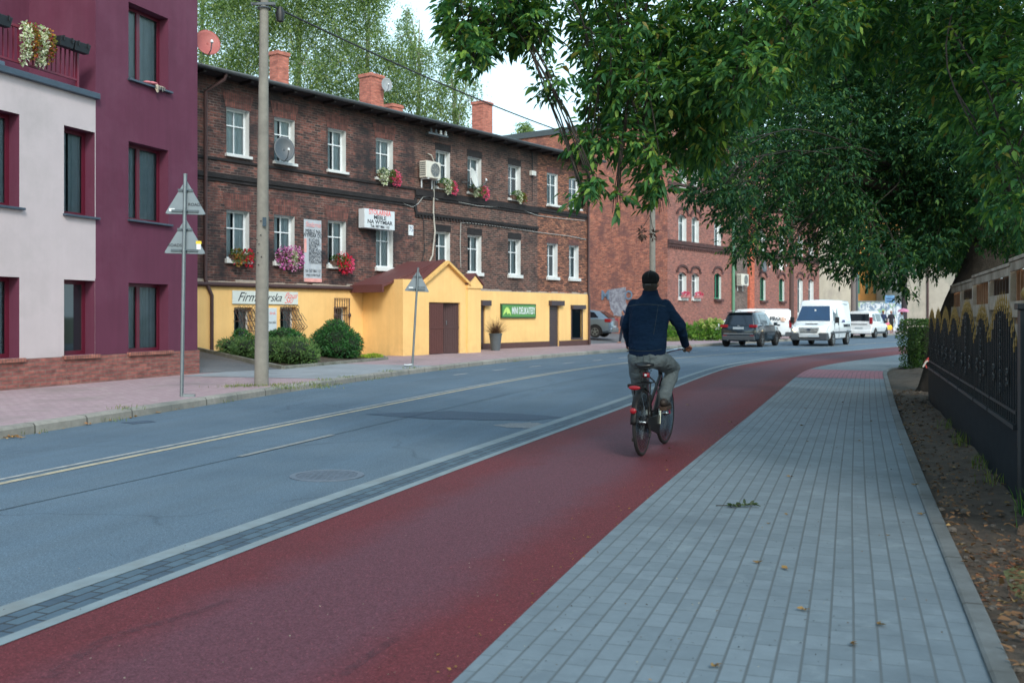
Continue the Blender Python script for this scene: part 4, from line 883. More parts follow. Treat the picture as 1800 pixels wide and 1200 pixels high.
# ---- flower boxes on sills
def flowers(i, row, label, cs, n=260, wide=1., drop=.12):
    a, b_, z0, z1 = hol(i, row); t = thing('flower_box', label, 'flower box', on((a+b_)/2, -.12, z0-.02), HD.rot, 'flower boxes on the brick house sills')
    w_ = (b_-a)*.5*wide
    mb = MB(); mb.loft([[(-w_*.8, -.07, -.02), (w_*.8, -.07, -.02), (w_*.8, .07, -.02), (-w_*.8, .07, -.02)], [(-w_*.9, -.09, .14), (w_*.9, -.09, .14), (w_*.9, .09, .14), (-w_*.9, .09, .14)]]); mb.obj('trough', mat('brown_trough', (96, 72, 60), .7), t)
    blob_leaves('foliage', [((0, -.03, .20), (w_*.95, .14, .13)), ((w_*.3, -.10, .08), (w_*.7, .10, .16))], n, .09, .045, M_fl['green'], t)
    for k, (c, x, r_) in enumerate(cs): blob_leaves('blossom', [((w_*x, -.08, .22-drop*abs(x)), (r_, .15, r_*.8)), ((w_*x*1.1, -.13, .05-drop), (r_*.8, .09, r_*.8))], int(n*.9), .055, .055, M_fl[c], t)
flowers(0, 0, 'sparse red geraniums in the first ground row brick house window', [('red', .5, .22), ('mixed', -.4, .18)], 220)
flowers(1, 0, 'large round mass of magenta and white petunias on the sill left of the tall banner', [('magenta', -.3, .40), ('magenta', .5, .42), ('white', .3, .2)], 420, 1.15, .0)
flowers(2, 0, 'crimson petunias on the window sill between the tall banner and the box sign', [('red', .3, .36), ('pink', .8, .24)], 330)
flowers(3, 1, 'white and bright pink flowers on the upper sill above the white box sign', [('white', -.5, .25), ('pink', .7, .26)], 300, 1.2)
flowers(4, 1, 'white and pink flowers on the upper sill beside the air conditioner', [('white', .1, .2), ('pink', .8, .2)], 240, 1.1)
flowers(5, 1, 'green and coral flowers on the upper sill below the pale dish', [('white', -.4, .15), ('pink', .8, .24)], 240, 1.15)
flowers(6, 1, 'small white flowers on the last flowered upper sill before the lighter brick', [('white', .1, .2), ('mixed', .8, .12)], 220, 1.0, .05)
# ---- dishes, air conditioner, boxes, cables
p = HD.w(*[hr(500, 262, .45)[0], -.45], hr(500, 262, .45)[1])
dish('dark grey satellite dish in front of the second upper brick house window', p, .42, M_dishg, -62, 14, .78)
p = HD.w(hr(834, 313, .5)[0], -.5, hr(834, 313, .5)[1]); dish('cream satellite dish in front of the upper window over coral flowers', p, .42, M_dish, -20, 16, .85)
p = HD.w(HD.hit(680, 149, -4.0)[0], 4.0, HD.hit(680, 149, -4.0)[1]); dish('pale satellite dish mounted beside the second rooftop chimney', p, .32, mat('mid_grey_dish', (132, 138, 142), .6), -72, 16, .7)
def aircon(label, loc, rot, w_=.85, h_=.6, d_=.32):
    t = thing('air_conditioner', label, 'air conditioner', loc, rot)
    mb = MB(); mb.box(-w_/2, -d_, 0, w_/2, 0, h_); mb.obj('casing', mat('ac_casing', (205, 203, 192), .5, var=.05), t, bevel=.02)
    mb = MB(); mb.torus((w_*.12, -d_-.004, h_*.5), h_*.40, .014, 'y', 28, 6); 
    for k in range(4): mb.torus((w_*.12, -d_-.004, h_*.5), h_*(.08+.08*k), .006, 'y', 24, 5)
    for k in range(8): a = k*math.pi/4; mb.tube([(w_*.12, -d_-.006, h_*.5), (w_*.12+h_*.4*math.cos(a), -d_-.006, h_*.5+h_*.4*math.sin(a))], .006, 4)
    mb.obj('fan_guard', mat('ac_guard', (150, 152, 148), .5), t)
    mb = MB(); mb.lathe([(0, -d_-.002), (h_*.39, -d_-.002), (h_*.39, -d_-.001)], axis='y', n=28); o = mb.obj('fan', M_grey, t)
    o.data.transform(Matrix.Translation((w_*.12, 0, h_*.5)))
    mb = MB()
    for k in range(7): mb.box(-w_/2-.006, -d_+.03, .08+k*h_*.12, -w_/2-.001, -.03, .11+k*h_*.12)
    mb.obj('side_vent', M_grey, t)
    for s_ in (-1, 1): mb = MB(); mb.bar((s_*w_*.35, 0, -.03), (s_*w_*.35, -d_-.02, -.03), .04, .04); mb.bar((s_*w_*.35, .0, -.03), (s_*w_*.35, .0, -.35), .04, .03); mb.obj('bracket', M_white, t)
    return t
q_ = hr(760, 312, .5); ac = aircon('cream air conditioner on the upper sooty wall with a pale pipe below', on(q_[0]+.08, -.15, q_[1]-.02), HD.rot, .82, .62, .34)
tb = MB(); x_, z_ = hr(757, 318); zt_ = z_
pts = [(x_-.05, -.06, zt_+.9), (x_+.05, -.1, zt_+.45)]
tb.tube([(x_-.2, -.03, zt_+1.0), (x_-.05, -.08, zt_+.95), (x_+.15, -.12, zt_+.6)], .022, 6)
tb.tube([(x_+.12, -.06, zt_-.02), (x_+.1, -.05, zt_-1.2), (x_+.18, -.06, zt_-1.9), (x_+.05, -.05, zt_-2.8), (x_-.15, -.05, zt_-3.1)], .03, 8)
tag(tb.obj('drain_pipe', mat('pale_pipe', (178, 176, 168), .6), None, smooth=True, loc=(*HD.o, 0)), 'pale flexible pipe running down the sooty brick from the air conditioner', 'pipe').rotation_euler = (0, 0, HD.rot)
def cable(label, pts, r_=.014, m_=None):
    mb = MB(); mb.tube([HD.w(hr(u, v, .04)[0], -.04, hr(u, v, .04)[1]) for u, v in pts], r_, 5); return tag(mb.obj('cable', m_ or M_wirew, None, smooth=True), label, 'cable', 'cables on the brick house')
cable('pale cable sagging on the brick between the box sign and the pipe', [(700, 349), (712, 359), (725, 364), (735, 358), (744, 346), (756, 346), (770, 351)])
cable('pale cable running along the upper string course to the lighter brick', [(806, 355), (840, 362), (880, 364), (920, 370), (945, 379), (985, 384), (1028, 388)])
cable('pale cable dropping past the ground row windows and crossing right', [(810, 470), (809, 430), (810, 392), (822, 392), (860, 396), (925, 405), (950, 409), (1000, 415), (1030, 421)])
cable('dark cable running down the sooty wall seam beside the number plate', [(729, 362), (733, 380), (744, 384), (745, 410), (746, 440), (738, 475)], .016, M_wire)
x_, z_ = hr(934, 305); t = thing('junction_box', 'small pale electric box near the eave beside the lighter brick', 'electric box', on(x_, -.01, z_), HD.rot)
mb = MB(); mb.box(-.16, -.14, -.1, .16, 0, .1); mb.obj('box', M_dish, t, bevel=.01); mb = MB(); mb.tube([(0, -.05, .1), (0, -.04, 1.0)], .02, 6); mb.tube([(0, -.05, -.1), (0, -.04, -1.2)], .012, 6); mb.obj('conduit', M_wire, t)
x_, z_ = hr(757, 238); t = thing('insulator_bracket', 'row of small white insulators on a bracket under the eave', 'insulators', on(x_, -.1, z_), HD.rot)
mb = MB(); mb.box(-.5, -.25, -.04, .62, -.2, .02); mb.bar((-.3, -.2, 0), (-.3, .1, 0), .03, .03); mb.bar((.4, -.2, 0), (.4, .1, 0), .03, .03); mb.obj('bracket', M_grey, t)
for k in range(4): mb = MB(); mb.lathe([(0, .02), (.05, .02), (.06, .06), (.035, .1), (.05, .13), (.03, .18), (0, .19)], c=(-.35+k*.28, -.225, 0), n=10); mb.obj('insulator', M_white if k > 1 else M_grey, t, smooth=True)
# ================================================================ RED BRICK TENEMENT
RB = Plane(8.9, 57, .743, 1); RL_ = RB.hit(1440, 560)[0]; RT = 13.0
rt = thing('brick_tenement', 'red brick tenement with blind gable wall and narrow arched windows', 'building', (*RB.o, 0), RB.rot)
M_r1 = brick_mat('red_brick', (156, 96, 84), (120, 76, 70), (140, 112, 104), bw=.26, bh=.078, ms=.010, var=.22, soot=(120, 84, 84), soot_rng=(.52, .72), wear=(180, 122, 104), bump=.4)
M_r2 = brick_mat('gable_brick', (182, 108, 86), (134, 80, 70), (160, 128, 114), bw=.26, bh=.078, ms=.010, var=.4, soot=(110, 76, 74), soot_rng=(.46, .66), wear=(192, 132, 110), bump=.4, wscale=2.6)
M_r3 = brick_mat('dark_infill_brick', (96, 76, 72), (64, 54, 54), (140, 128, 120), bw=.26, bh=.078, ms=.012, var=.3)
M_rtrim = brick_mat('dark_trim_brick', (92, 58, 56), (70, 48, 48), (60, 46, 46), bw=.26, bh=.075, ms=.009, var=.25)
M_orp = brick_mat('orange_brick', (204, 106, 76), (184, 92, 68), (170, 110, 90), bw=.26, bh=.078, ms=.009, var=.15)
def rr_(u0, u1, vt, vb):
    a, zt = RB.hit(u0, vt); b_ = RB.hit(u1, vt)[0]; return [a, b_, RB.hit(u0, vb)[1], zt]
wins = []
for u0, u1 in ((1192.5, 1206.5), (1216, 1228.5), (1255.5, 1267.5)):
    a = RB.hit(u0, 400)[0]; b_ = RB.hit(u1, 400)[0]; wins.append([a, b_])
for u0, u1 in ((1336, 1345.5), (1369.5, 1378.5), (1402, 1411), (1421, 1430)):
    wins.append([RB.hit(u0, 400)[0], RB.hit(u1, 400)[0]])
rows = [(rr_(1192.5, 1206.5, 478, 523)[2:]), (rr_(1192.5, 1206.5, 376, 424)[2:]), (rr_(1192.5, 1206.5, 276, 325)[2:])]
print('tenement', [[round(x, 2) for x in w] for w in wins], rows, RL_)
xr1, xr2, xr3 = RB.hit(1286, 500)[0], RB.hit(1317, 500)[0], RB.hit(1325.5, 500)[0]
def wset(ii):
    H = []
    for i in ii:
        for k, (z0, z1) in enumerate(rows):
            if k == 0 and i >= 5: z0 = z0-.9; z1 += .25
            if k == 0 and i in (2, 3, 4): z1 += .1
            H.append((wins[i][0], wins[i][1], z0, z1, i, k))
    return H
H1 = wset((0, 1, 2)); H3 = wset((3, 4, 5, 6))
mb = wall(0, xr1, .8, RT, H1, 0, .3); mb.obj('front_wall', [M_r1, M_reveal], rt)
mb = wall(xr3, RL_, .8, RT, H3, 0, .3); mb.quad((RL_, 0, 0), (RL_, 11, 0), (RL_, 11, RT), (RL_, 0, RT)); mb.obj('front_wall', [M_r1, M_reveal], rt)
mb = MB(); mb.box(xr1, .12, .8, xr2, .4, RT-.01); mb.obj('infill_wall', M_r3, rt)
mb = MB(); mb.box(xr2, -.03, .8, xr3, .4, RT-.01); mb.obj('corner_pier', M_orp, rt)
mb = MB(); mb.quad((0, 0, 0), (0, 14, 0), (0, 14, RT-.0), (0, 0, RT-.0)); mb.quad((0, 14, 0), (RL_, 14, 0), (RL_, 14, RT), (0, 14, RT)); mb.obj('gable_wall', M_r2, rt)
mb = MB(); mb.box(.0, -.12, 0, RL_, .41, .8); mb.box(-.02, -.16, .8, RL_, .0, .95); mb.obj('plinth', M_rtrim, rt)
mb = MB()
for zc in (RB.hit(1173, 424)[1], RB.hit(1173, 424)[1]+3.35):
    for xa, xb in ((0, xr1-.1), (xr3, RL_)):
        mb.box(xa, -.07, zc-.25, xb, .0, zc-.1); mb.box(xa, -.12, zc-.1, xb, .0, zc+.12)
        x = xa
        while x < xb-.1: mb.box(x, -.065, zc-.38, x+.12, .0, zc-.253); x += .26
mb.obj('string_course', M_rtrim, rt)
mb = MB(); mb.box(-.08, -.14, RT-.3, RL_+.05, 14, RT+.06); mb.obj('parapet', M_grey, rt)
M_gfr = mat('green_frame', (32, 112, 84), .5, var=.08)
def arch_trim(a, b_, z):
    n = 8; w_ = b_-a; mb = MB(); cx = (a+b_)/2; P = []
    rin = w_*.5+.06; h = .22
    for j in range(n): 
        t0, t1 = math.pi*j/n, math.pi*(j+1)/n
        def pt(t, r, hh): return (cx-r*math.cos(t), z+.1+hh*math.sin(t))
        q = [pt(t0, rin, h), pt(t1, rin, h), pt(t1, rin+.12, h+.14), pt(t0, rin+.12, h+.14)]; mb.prism(q, -.07, .0)
    mb.box(a-.3, -.07, z+.0, a-.06, .0, z+.1); mb.box(b_+.06, -.07, z, b_+.3, .0, z+.1)
    mb.obj('brick_hood', M_rtrim, rt)
    # segmental head filling the square corners of the opening
    mb = MB(); r = w_/2
    for s_ in (-1, 1):
        pts = [(cx+s_*r, z)]+[(cx+s_*r*math.cos(t), z-.20+.20*math.sin(t)) for t in [math.pi/2*j/5 for j in range(6)]][::1]
        mb.prism(pts, -.003, .1)
    mb.obj('window_head', M_r1, rt)
for h in H1+H3:
    a, b_, z0, z1, i, k = h
    arch_trim(a, b_, z1)
    green = (k == 0 and i in (2, 3, 4))
    window(rt, a, b_, z0, z1, .22 if not green else .14, M_gfr if green else M_white, M_glass if not green else M_glassd, M_curt if not green else None, 'mull' if green else 'cross', .5, sill=M_rtrim if green else M_reveal, sillz=.16, sillout=.08, fw=.08, tz=.3)
for i in (0, 1):
    a, b_ = wins[i]; z0 = rows[0][0]; t = thing('flower_box', ('pink flower box on the first arched ground window of the red tenement', 'pink flower box on the second arched ground window of the red tenement')[i], 'flower box', RB.w((a+b_)/2, -.2, z0), RB.rot, 'flower boxes on the tenement')
    mb = MB(); mb.box(-.45, -.1, 0, .45, .08, .16); mb.obj('trough', mat('pink_trough', (170, 110, 110), .7), t); blob_leaves('blossom', [((0, -.03, .24), (.5, .12, .10))], 90, .09, .08, M_fl['pink'], t)
mb = MB(); mb.tube([(xr1+.05, -.1, RT-.3), (xr1+.05, -.1, .1)], .1, 10); mb.obj('downpipe', mat('green_pipe', (92, 138, 112), .5, var=.1), rt, smooth=True)
mb = MB(); mb.tube([((wins[4][1]+wins[5][0])/2, -.12, RT-.3), ((wins[4][1]+wins[5][0])/2, -.12, .1)], .09, 10); mb.obj('downpipe', M_brown, rt, smooth=True)
q_ = RB.hit(1301, 502); aircon('pale air conditioner on the dark brick infill beside the green pipe', RB.w(q_[0], -.0, q_[1]), RB.rot, 1.15, .75, .35)
for u, v, lab in ((1343, 467, 'grey dish between green windows of the red tenement, nearer the orange pier'), (1372.5, 465, 'pale dish on the red tenement, nearer its brown downpipe')):
    a, z = RB.hit(u, v, .4); dish(lab, RB.w(a, -.4, z), .45, M_dishg if u < 1350 else M_dish, -60, 12, .55)
# graffiti and worn patch on the gable wall (real paint on the wall)
GP = Plane(8.9, 57, -.803*1.0, .596)   # along the gable, away from the corner
def gq(u, v): 
    t, z = GP.hit(u, v); return t, z
m = N('whitewash'); v = m.coord(); m.col(m.mix(m.ramp(m.noise(v, 4., 6, .8), .42, .6), lin((158, 160, 170)), lin((112, 110, 124)))); m.b.inputs['Roughness'].default_value = .9
P_ = [gq(*p) for p in ((1070, 510), (1099, 506), (1101, 530), (1104, 552), (1086, 557), (1078, 552), (1072, 535))]
def gw(t, z, o=.02): return (GP.o[0]+GP.d[0]*t-.596*o, GP.o[1]+GP.d[1]*t-.803*o, z)
mb = MB(); pts = []
for i in range(len(P_)):
    a, c = np.array(P_[i]), np.array(P_[(i+1) % len(P_)])
    for j in range(5): p = a+(c-a)*j/5; pts.append(gw(p[0]+random.uniform(-.06, .06), p[1]+random.uniform(-.06, .06)))
mb.add(pts, [tuple(range(len(pts)))]); tag(mb.obj('whitewash_patch', m.m), 'ragged whitewashed patch on the blind red gable wall', 'paint patch')
rotg = math.atan2(GP.d[1], GP.d[0])+math.pi
t_, z_ = gq(1064.5, 519.5); o = ftext('M', .8, gw(t_, z_, .03), mat('blue_spray', (108, 128, 150), .8), None, 1.0, rot=(math.pi/2, 0, rotg), ext=.003, bold=.015, name='graffiti'); tag(o, 'pale blue spray painted letter M on the red gable wall', 'graffiti')
t_, z_ = gq(1105.5, 519.5); o = ftext('O', .75, gw(t_, z_, .035), MATS['blue_spray'], None, .9, rot=(math.pi/2, 0, rotg), ext=.003, bold=.015, name='graffiti'); tag(o, 'pale blue spray painted ring right of the whitewashed patch', 'graffiti')

# ================================================================ FARTHER BUILDINGS
M_pl = mat('weathered_plaster', (172, 164, 150), .9, var=.12, scale=1.1, bump=.4, dist=.01, dirt=(128, 122, 120), dirt_amt=.8)
M_pl2 = mat('bare_plaster', (158, 152, 142), .9, var=.1, scale=1.4, bump=.4, dist=.01, dirt=(112, 116, 108), dirt_amt=.8)
def blockwall(name, label, u0, u1, Y0, Y1, H, m, cat='building', depth=9):
    a = WP(u0, 556, Y0); b_ = WP(u1, 556, Y1); p = Plane(a.x, a.y, b_.x-a.x, b_.y-a.y); l = math.hypot(b_.x-a.x, b_.y-a.y)
    t = thing(name, label, cat, (*p.o, 0), p.rot); return t, p, l
t, p, l = blockwall('plaster_house', 'tall weathered beige plaster house wall right of the red tenement', 1438, 1506, 79, 82, 11, M_pl)
mb = MB(); mb.box(0, 0, 0, l, 9, 11.5); mb.obj('plaster_wall', M_pl, t)
mb = MB(); mb.prism([(-.2, 11.5), (l+.2, 11.5), (l*.5, 13.6)], -.15, 9); mb.obj('roof', M_grey, t)
mb = MB(); mb.tube([(l-.15, -.12, 11), (l-.15, -.12, .1)], .1, 8); mb.obj('downpipe', M_grey, t)
t, p, l = blockwall('ochre_house', 'ochre house with narrow green windows behind the graffiti wall', 1500, 1600, 104, 108, 11, M_pl)
def orr(u0, u1, vt, vb): a, zt = p.hit(u0, vt); return (a, p.hit(u1, vt)[0], p.hit(u0, vb)[1], zt)
OH = [orr(u, u+6.5, vt, vb) for u in (1506, 1521, 1535, 1568) for vt, vb in ((482, 516), (405, 440), (330, 365))]
M_och = mat('ochre_render', (200, 142, 78), .88, var=.1, scale=.8, dirt=(150, 108, 74), dirt_amt=.6)
mb = wall(0, l, 0, 15, OH, 0, .25); mb.box(0, .3, 0, l, 9, 14.9); mb.obj('ochre_wall', [M_och, M_och], t)
for h in OH: window(t, *h, .12, mat('mint_frame', (70, 150, 120), .5), mat('green_glass', (70, 120, 110), .3), None, 'none')
mb = MB(); mb.prism([(-.3, 15), (l+.3, 15), (l+.3, 15.3), (-.3, 15.3)], -.4, 9.2); mb.obj('roof', M_grey, t)
# graffiti wall
t, p, l = blockwall('graffiti_wall', 'white yard wall covered in blue and green graffiti', 1500, 1594, 90, 93, 2.6, M_pl, 'wall')
m = N('graffiti_paint'); v = m.coord(); vo = m.n('ShaderNodeTexNoise'); vo.inputs['Scale'].default_value = 1.3; vo.inputs['Detail'].default_value = 4; vo.inputs['Distortion'].default_value = 2.2; m.l(v, vo.inputs[0])
c = m.mix(m.ramp(vo.outputs['Fac'], .50, .54), lin((196, 202, 208)), lin((118, 138, 160))); c = m.mix(m.ramp(m.noise(v, .9, 4, .7), .56, .60), c, lin((140, 176, 120))); c = m.mix(m.ramp(m.noise(v, 2.4, 5, .7), .60, .63), c, lin((70, 80, 100))); m.col(c)
zg = p.hit(1550, 531)[1]; mb = MB(); mb.box(0, 0, 0, l, .3, zg); mb.obj('wall_face', m.m, t); mb = MB(); mb.box(-.05, -.05, zg, l+.05, .35, zg+.1); mb.obj('coping', M_conc2, t)
t, p, l = blockwall('plaster_house', 'grey patched plaster gable house at the far right above the hedge', 1593, 1700, 97, 97, 11, M_pl2)
mb = MB(); mb.box(0, 0, 0, l, 8, 8.5); mb.obj('plaster_wall', M_pl2, t); mb = MB(); mb.prism([(-.2, 8.5), (l+.2, 8.5), (l*.5, 11.)], -.15, 8); mb.obj('roof', M_grey, t)
xx = p.hit(1630, 500)[0]; mb = MB(); mb.tube([(xx, -.12, 8.4), (xx, -.12, .1)], .1, 8); mb.obj('downpipe', M_brown, t)
# blue street sign
s = WP(1564, 557, 86); t = thing('street_sign', 'light blue rectangular sign on two posts by the graffiti wall', 'sign', (s.x, s.y, .12), 0)
zt, zb = WP(0, 519, 86).z-.12, WP(0, 532.5, 86).z-.12
mb = MB(); mb.box(-.4, -.03, zb, .4, .03, zt); mb.obj('panel', mat('blue_panel', (110, 160, 205), .5, var=.15, scale=6), t, bevel=.01)
for x in (-.3, .3): mb = MB(); mb.tube([(x, 0.06, 0), (x, .06, zt)], .03, 8); mb.obj('post', M_metal, t)
mb = MB()
for k in range(2): mb.box(-.3, -.036, zb+.12+.22*k, .3, -.032, zb+.2+.22*k)
mb.obj('printed_lines', mat('dark_blue_print', (50, 80, 130), .6), t)

# ================================================================ POLES, WIRES AND ROAD SIGNS
M_pole = mat('pole_concrete', (128, 126, 119), .9, var=.12, scale=7, bump=.5, dist=.006, dirt=(104, 102, 98), dirt_amt=.6)
def pole(label, x, y, r0, r1, h, lean=(0, 0), sq=False):
    t = thing('utility_pole', label, 'utility pole', (x, y, .12))
    mb = MB(); n = 8; mb.tube([(lean[0]*k/6, lean[1]*k/6, h*k/6) for k in range(7)], [r0+(r1-r0)*k/6 for k in range(7)], 16); mb.obj('shaft', M_pole, t, smooth=True); return t
x, y = G(459.5, 677.5, .12); 
p1_ = pole('grey concrete utility pole in front of the yellow wall and shrubs', x, y, .137, .076, 8.2, (.06, 0))
mb = MB()
for zz in (7.25, 7.45): mb.torus((.05, 0, zz), .115, .016, 'z', 18, 6)
mb.bar((-.18, -.06, 7.32), (.28, -.06, 7.32), .05, .05); mb.obj('clamp', M_grey, p1_)
mb = MB(); mb.lathe([(0, -.18), (.07, -.15), (.09, 0), (.05, .12), (0, .14)], c=(.36, 0, 7.15), n=10); mb.obj('insulator', M_black, p1_, smooth=True)
mb = MB()
mb.box(.06, -.155, 3.05, .13, -.135, 3.22); mb.obj('sticker', mat('dark_teal_sticker', (50, 70, 84), .6), p1_)
mb = MB()
for k in range(9):
    a = -math.pi/2+random.uniform(-.9, .4); zz = 2.3+k*.12+random.uniform(-.04, .04); r_ = .135
    mb.box(r_*math.cos(a)-.012, r_*math.sin(a)-.004, zz, r_*math.cos(a)+.012, r_*math.sin(a)+.003, zz+.02)
mb.obj('tar_spots', M_black, p1_)
X2, Y2 = 6.25, 44.3
p2_ = pole('distant concrete pole rising behind the cyclist before the red gable wall', X2, Y2, .15, .11, 8.6)
pa = WP(1391, 556, 61); p3_ = pole('slim brown pole standing before the arched green windows', pa.x, pa.y, .13, .10, 9.0); p3_.children[0].data.materials[0] = mat('brown_pole', (84, 62, 58), .8, var=.15)
pa = WP(1500, 556, 74); p4_ = pole('grey pole between the beige plaster wall and the ochre house', pa.x, pa.y, .19, .15, 9.5); p4_.children[0].data.materials[0] = mat('grey_pole', (112, 104, 102), .9, var=.12)
pa = WP(1589.5, 556, 84); p5_ = pole('dark thick pole right of the ochre house above the hedge', pa.x, pa.y, .24, .2, 9.5); p5_.children[0].data.materials[0] = mat('dark_pole', (52, 48, 52), .9, var=.12)
def wire(label, a, b_, sag, r_=.016):
    a, b_ = Vector(a), Vector(b_); mb = MB(); mb.tube([a+(b_-a)*k/24-Vector((0, 0, 4*sag*(k/24)*(1-k/24))) for k in range(25)], r_, 5)
    return tag(mb.obj('overhead_cable', M_wire, None, smooth=True), label, 'cable')
top1 = Vector((x+.05, y, 7.5)); top2 = Vector((X2, Y2, 8.5))
wire('thick black cable running from the near pole down to the distant one', top1+Vector((.1, 0, -.05)), top2, .35, .02)
wire('black cable crossing the sky from the frame top to the near pole', top1, (x-9, y-9, 8.6), .4, .016)
# triangular road signs seen from behind
M_sback = mat('sign_back', (118, 130, 138), .5, metal=.35, var=.07, scale=4)
def tri(parent, zc, w_=.70, lab='', xo=0.):
    h = w_*.866; c = .045; P = []
    V = [(-w_/2, -h/3), (w_/2, -h/3), (0, 2*h/3)]
    for i, p in enumerate(V):
        a = Vector(V[i-1])-Vector(p); b_ = Vector(V[(i+1) % 3])-Vector(p); a.normalize(); b_.normalize(); p = Vector(p)
        for q in range(5):
            t = q/4; e = p+(a*(1-t)+b_*t)*c*(1-.55*4*t*(1-t)); P.append((e.x+xo, e.y+zc))
    mb = MB(); mb.prism(P, .02, .032); mb.prism([((p[0]-xo)*1.02+xo, (p[1]-zc)*1.02+zc) for p in P], .034, .05)
    o = mb.obj('triangle_plate', M_sback, parent, smooth=False)
    mb = MB(); mb.prism([((p[0]-xo)*.99+xo, (p[1]-zc)*.99+zc) for p in P], .052, .055); mb.obj('front_face', mat('sign_front', (220, 180, 60), .5), o)
    for k, wz in ((h*.36, .24), (-h*.24, .44)):
        mb = MB(); mb.box(xo-wz/2, -.005, zc+k-.018, xo+wz/2, .019, zc+k+.018); mb.obj('stiffener', mat('darker_bracket', (84, 96, 104), .5, metal=.4), o)
        mb = MB(); mb.torus((0, 0, zc+k), .042, .012, 'z', 14, 6); mb.obj('clamp', M_metal, o)
    return o
x, y = G(320, 697, .12)
t = thing('warning_sign', 'tall grey post with two triangular signs seen from behind, by the maroon building', 'road sign', (x, y, .12), R(4), 'triangular road signs')
t.rotation_euler = (0, R(.9), R(6))
hgt = CH+(HZ-308)/F*y-.12; mb = MB(); mb.tube([(0, -.03, 0), (0, -.03, hgt)], .03, 12); mb.lathe([(0, hgt), (.034, hgt), (.034, hgt+.02), (0, hgt+.025)], c=(0, -.03, 0), n=12); mb.obj('post', M_metal, t, smooth=True)
zc1_ = CH+(HZ-356)/F*y-.12; zc2_ = CH+(HZ-425)/F*y-.12
o = tri(t, zc1_, .66); ftext('ROADS', .07, (.16, .012, zc1_-.03), M_letd, o, ext=.001); o2 = tri(t, zc2_, .67); ftext('ROADS', .07, (-.16, .012, zc2_-.06), M_letd, o2, ext=.001)
mb = MB(); mb.box(-.26, .014, zc1_-.15, -.17, .019, zc1_-.10); mb.obj('sticker', M_white, o)
mb = MB(); mb.box(.19, .014, zc2_-.12, .26, .019, zc2_-.03); mb.obj('sticker', M_white, o2); mb = MB(); mb.box(.18, .013, zc2_-.03, .27, .019, zc2_+.02); mb.obj('sticker', mat('yellow_label', (220, 190, 50), .5), o2)
mb = MB(); mb.box(.03, -.1, 0, .22, -.02, .05); mb.obj('base_plate', M_metal, t)
x, y = G(725, 643.5, .12)
t = thing('warning_sign', 'leaning grey post with one triangular sign in front of the gabled yellow porch', 'road sign', (x, y, .12), 0, 'triangular road signs'); t.rotation_euler = (R(-2), R(3.2), R(3))
hgt = CH+(HZ-470)/F*y-.12; mb = MB(); mb.tube([(0, -.03, 0), (0, -.03, hgt)], .03, 12); mb.obj('post', M_metal, t, smooth=True)
zc = CH+(HZ-499)/F*y-.12; o = tri(t, zc, .66); ftext('ROADS', .06, (.12, .012, zc-.08), M_letd, o, ext=.001); mb = MB(); mb.box(-.22, .014, zc-.16, -.10, .019, zc-.08); mb.obj('sticker', M_white, o)
mb = MB(); mb.tube([(0, -.03, .04), (-.15, -.06, .02), (-.22, -.06, .02)], .03, 8); mb.obj('base_spur', M_metal, t)
# ================================================================ VEHICLES  (local: x forward, y left, z up)
M_cg = mat('car_glass', (16, 26, 36), .06, var=.05, spec=1.0); M_cgb = mat('blue_windscreen', (14, 50, 84), .05, var=.15, scale=1.5, spec=1.0)
M_tyre = mat('tyre_rubber', (30, 30, 32), .85, var=.15, scale=20); M_rim = mat('alloy', (140, 146, 150), .35, metal=.7, var=.05)
M_arch_d = mat('arch_liner', (16, 17, 19), .9); M_plate = mat('number_plate_white', (160, 172, 180), .5, var=.03); M_tail = mat('tail_lamp_red', (138, 18, 32), .3, var=.1, spec=.5)
M_lampg = mat('lamp_glass', (180, 190, 196), .15, var=.1, spec=.9); M_trim = mat('dark_bumper', (62, 68, 74), .6, var=.08)
M_glow = emit_mat('lit_headlamp', (255, 226, 170), 3.2)
def interp(st, x, k):
    return float(np.interp(x, [s[0] for s in st], [s[k] for s in st]))
